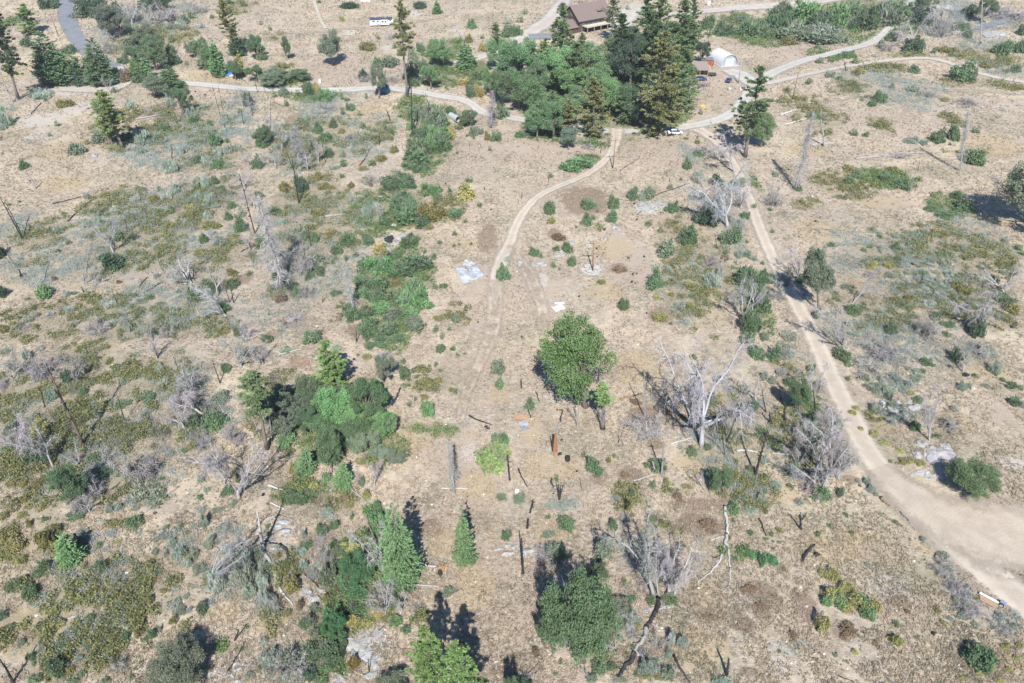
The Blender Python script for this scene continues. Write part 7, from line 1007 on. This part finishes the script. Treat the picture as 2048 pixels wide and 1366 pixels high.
# ---------------------------------------------------------------- labels
LM = [(765,38,"the white trailer"),(1180,45,"the brown house"),(1460,118,"the arched white shed"),(1350,265,"the white car"),(1401,158,"the blue sedan"),(1185,515,"the gravel circle pole"),(1227,310,"the driveway utility pole"),(1590,165,"the reddish utility pole"),(1728,35,"the dark utility pole"),(937,542,"the pale blue rock"),(737,1290,"the big creek slab"),(1160,715,"the orange flecked oak"),(1150,1240,"the big lower oak"),(1410,790,"the great white dead oak"),(1450,400,"the roadbend dead oak"),(550,500,"the shaggy dead fir"),(1941,956,"the giant round bush"),(1109,885,"the orange stump"),(990,914,"the feathery green clump"),(908,935,"the lone dead fir"),(923,1060,"the lone conical cedar"),(797,1080,"the tall bright cedar"),(712,1150,"the vivid creek oak"),(130,800,"the tall burnt snag"),(380,990,"the crowned brown snag"),(812,120,"the tall roadside pine"),(105,130,"the left cedar row"),(210,240,"the patchy yellow pine"),(627,1187,"the white creek boulder"),(1890,1160,"the brush piles"),(1940,142,"the round roadside bush"),(1505,220,"the lone track pine"),(1310,190,"the great olive pine"),(1600,320,"the leaning dead fir"),(25,430,"the V shaped snags"),(227,515,"the arched dead tree"),(930,378,"the yellow round bush"),(690,830,"the dense oak thicket"),(460,147,"the blue tarp bundle"),(770,178,"the blue water tank"),(370,1315,"the grey lower oak"),(1958,1310,"the fuzzy corner bush"),(1695,1200,"the yellow green thicket"),(1800,815,"the boulder pile"),(1635,540,"the oak by the road"),(1117,616,"the white board"),(1610,1140,"the crossed black log"),(1455,1090,"the forked white log"),(1320,1120,"the twin grey oaks"),(1270,1200,"the long black log"),(187,312,"the small white boulder"),(130,480,"the bare left hillside"),(430,560,"the arching grey trees"),(820,470,"the creek rocks"),(805,540,"the creek willows"),(660,40,"the foot path"),(1150,400,"the curved driveway"),(1010,480,"the driveway fork"),(1700,60,"the willow thicket"),(1960,70,"the pale far rocks"),(1660,260,"the uprooted black trunk"),(1830,480,"the sage field"),(1990,560,"the right edge dead trees"),(1700,700,"the leaning roadside trunk"),(1560,900,"the black right pole snag"),(1620,900,"the roadside dead thicket"),(1850,1080,"the tyre marked clearing"),(1060,840,"the orange mat"),(1760,880,"the pale road edge"),(70,700,"the olive left slope"),(300,740,"the olive middle slope"),(450,880,"the drooping grey oak"),(520,1040,"the leaning white trunk"),(430,1120,"the silvery sage mass"),(130,1090,"the bright slope tree"),(180,1230,"the lower left slope"),(300,1240,"the dry lower slope"),(660,1000,"the two starry cedars"),(860,600,"the bright creek bush"),(600,300,"the dead fir stand"),(330,170,"the roadside dark cedars"),(520,230,"the thin snag group"),(640,90,"the round grey oak"),(890,110,"the light green oaks"),(1110,200,"the great green thicket"),(980,290,"the creek bend willows"),(1255,540,"the charred stump cluster"),(1390,620,"the brown round scrub"),(1390,490,"the paired round bushes"),(1490,590,"the weeping dead tree"),(1720,350,"the short right snag"),(1830,210,"the bare right knoll"),(1780,290,"the long grey log"),(240,60,"the asphalt bend"),(380,50,"the grey far thicket"),(1200,960,"the twin grey stumps"),(1090,1090,"the pale flat rocks"),(900,1330,"the two bottom pines"),(1320,1320,"the blue sage pair"),(1960,830,"the bare right slope"),(750,640,"the leafy creek bed"),(1100,540,"the outcrop bushes")]
OWN = [(1170,811,"oak tree","large orange flecked oak standing alone in the dry centre"),(1166,1322,"oak tree","big lower oak with a wide lobed crown near the long black log"),(1403,889,"dead tree","great white forked dead oak, the tallest bare tree of all"),(1455,453,"dead tree","white dead oak at the bend of the right dirt road"),(563,576,"dead tree","shaggy grey dead fir covered in drooping twigs"),(1941,955,"oak tree","giant round oak bush beside the tyre marked clearing"),(909,985,"dead tree","lone slim dead fir rising from a crossing white log"),(930,1124,"cedar tree","lone conical cedar in the open dry grass"),(808,1173,"cedar tree","tall bright cedar, the largest cone in the lower centre"),(714,1141,"oak tree","vivid green oak crown over the creek bed"),(168,892,"snag","tall leaning rusty brown snag on the olive left slope"),(814,193,"pine tree","tall pine with a long bare trunk beside the gravel road"),(247,299,"pine tree","patchy yellow green pine below the pale yard"),(1940,141,"bush","large round bush beside the upper dirt road"),(1490,314,"pine tree","lone open pine at the fork of the right dirt road"),(1313,271,"pine tree","great olive pine, the frontmost giant of the thicket"),(1591,381,"dead tree","leaning slim dead fir with wispy grey twigs"),(226,505,"dead tree","arched white dead tree over a dark bush"),(930,378,"chaparral shrub","big yellow round shrub left of the curved driveway"),(370,1326,"oak tree","grey lower oak with a broad soft crown"),(1958,1311,"willow shrub","fuzzy green bush near the lower right corner"),(1637,620,"oak tree","grey green oak shading the right dirt road"),(1609,1106,"fallen log","short crossed black log on the dry lower right"),(1298,1285,"fallen log","long black and grey log below the twin grey oaks"),(188,310,"rock","small white boulder alone on the left grass"),(937,545,"rock","pale blue grey rock slab left of the driveway fork"),(737,1281,"rock","big creek slab at the bottom of the creek bed"),(824,272,"snag","tall double charred snag below the roadside pine"),(1509,951,"snag","tall leaning black snag right of the great dead oak"),(611,944,"cedar tree","first starry young cedar below the oak thicket"),(686,971,"cedar tree","second starry young cedar beside the brown fallen log"),(872,1414,"pine tree","bright bottom pine, the taller of the two"),(925,1439,"pine tree","bright bottom pine, the shorter of the two"),(627,1184,"rock","white creek boulder at the foot of a black log"),(1651,292,"snag","thick grey uprooted trunk standing over white logs"),(990,909,"willow shrub","feathery pale green clump with a black snag beside it")]
def label_all():
    taken = set()
    for px, py, cat, lab in OWN:
        c = [(math.hypot(it[4][0] - px, (it[4][1] - py)) - .02 * it[0].scale.x, k) for k, it in enumerate(ITEMS) if it[2] == cat and k not in taken]
        if c and min(c)[0] < 75: k = min(c)[1]; taken.add(k); tag(ITEMS[k][0], lab, cat, ITEMS[k][3])
    ITEMS[:] = [it for k, it in enumerate(ITEMS) if k not in taken]
    ORD = ["nearest", "second nearest", "third nearest", "fourth nearest", "fifth nearest", "sixth nearest", "seventh nearest", "eighth nearest", "ninth nearest", "tenth nearest", "eleventh nearest", "twelfth nearest", "thirteenth nearest", "fourteenth nearest"]
    DN = ["right of", "above right of", "above", "above left of", "left of", "below left of", "below", "below right of"]
    B = {}; tot = {}
    for it in ITEMS:
        o, ph, cat, gr, (x, y), own = it; c = sorted((math.hypot(x - a, (y - b) * 1.3), n, a, b) for a, b, n in LM)
        cand = []
        for q, (d, n, a, b) in enumerate(c[:4]):
            key = (ph, DN[int(((math.atan2(-(y - b), x - a) + 2 * math.pi + math.pi / 8) % (2 * math.pi)) // (math.pi / 4))], n)
            cand.append((d, key))
        it.append(cand)
    for it in ITEMS: it.append(0); B.setdefault(it[6][0][1], []).append(it)
    for _ in range(3):                             # spread crowded phrases over the next nearest landmarks
        for key in list(B):
            L = sorted(B[key], key=lambda i: i[6][i[7]][0])
            for it in L[2:]:
                for q in range(len(it[6])):
                    k2 = it[6][q][1]
                    if len(B.get(k2, [])) == 0 and it[6][q][0] < it[6][0][0] * 2.2 + 25: B[key].remove(it); it[7] = q; B[k2] = [it]; break
    for key, L in B.items():
        L.sort(key=lambda i: i[6][i[7]][0])
        for q, it in enumerate(L):
            s = f"{key[0]} {key[1]} {key[2]}" if len(L) == 1 else f"{key[0]}, {ORD[min(q, 13)]} one {key[1]} {key[2]}"
            tag(it[0], s, it[2], it[3])
def haze():
    g = G(); g.box((0, 1200, 57), (10400, 3000, 126)); m = bpy.data.materials.new("haze"); m.use_nodes = True; n = m.node_tree.nodes; n.remove(n["Principled BSDF"])
    v = n.new("ShaderNodeVolumePrincipled"); v.inputs["Color"].default_value = (.84, .92, 1, 1); v.inputs["Density"].default_value = .00012
    m.node_tree.links.new(v.outputs[0], n["Material Output"].inputs[1]); o = link("haze", g.mesh("haze", m)); o['kind'] = 'stuff'
protos(); build_ground(); build_roads(); place_all(); built(); label_all(); cover(); haze()
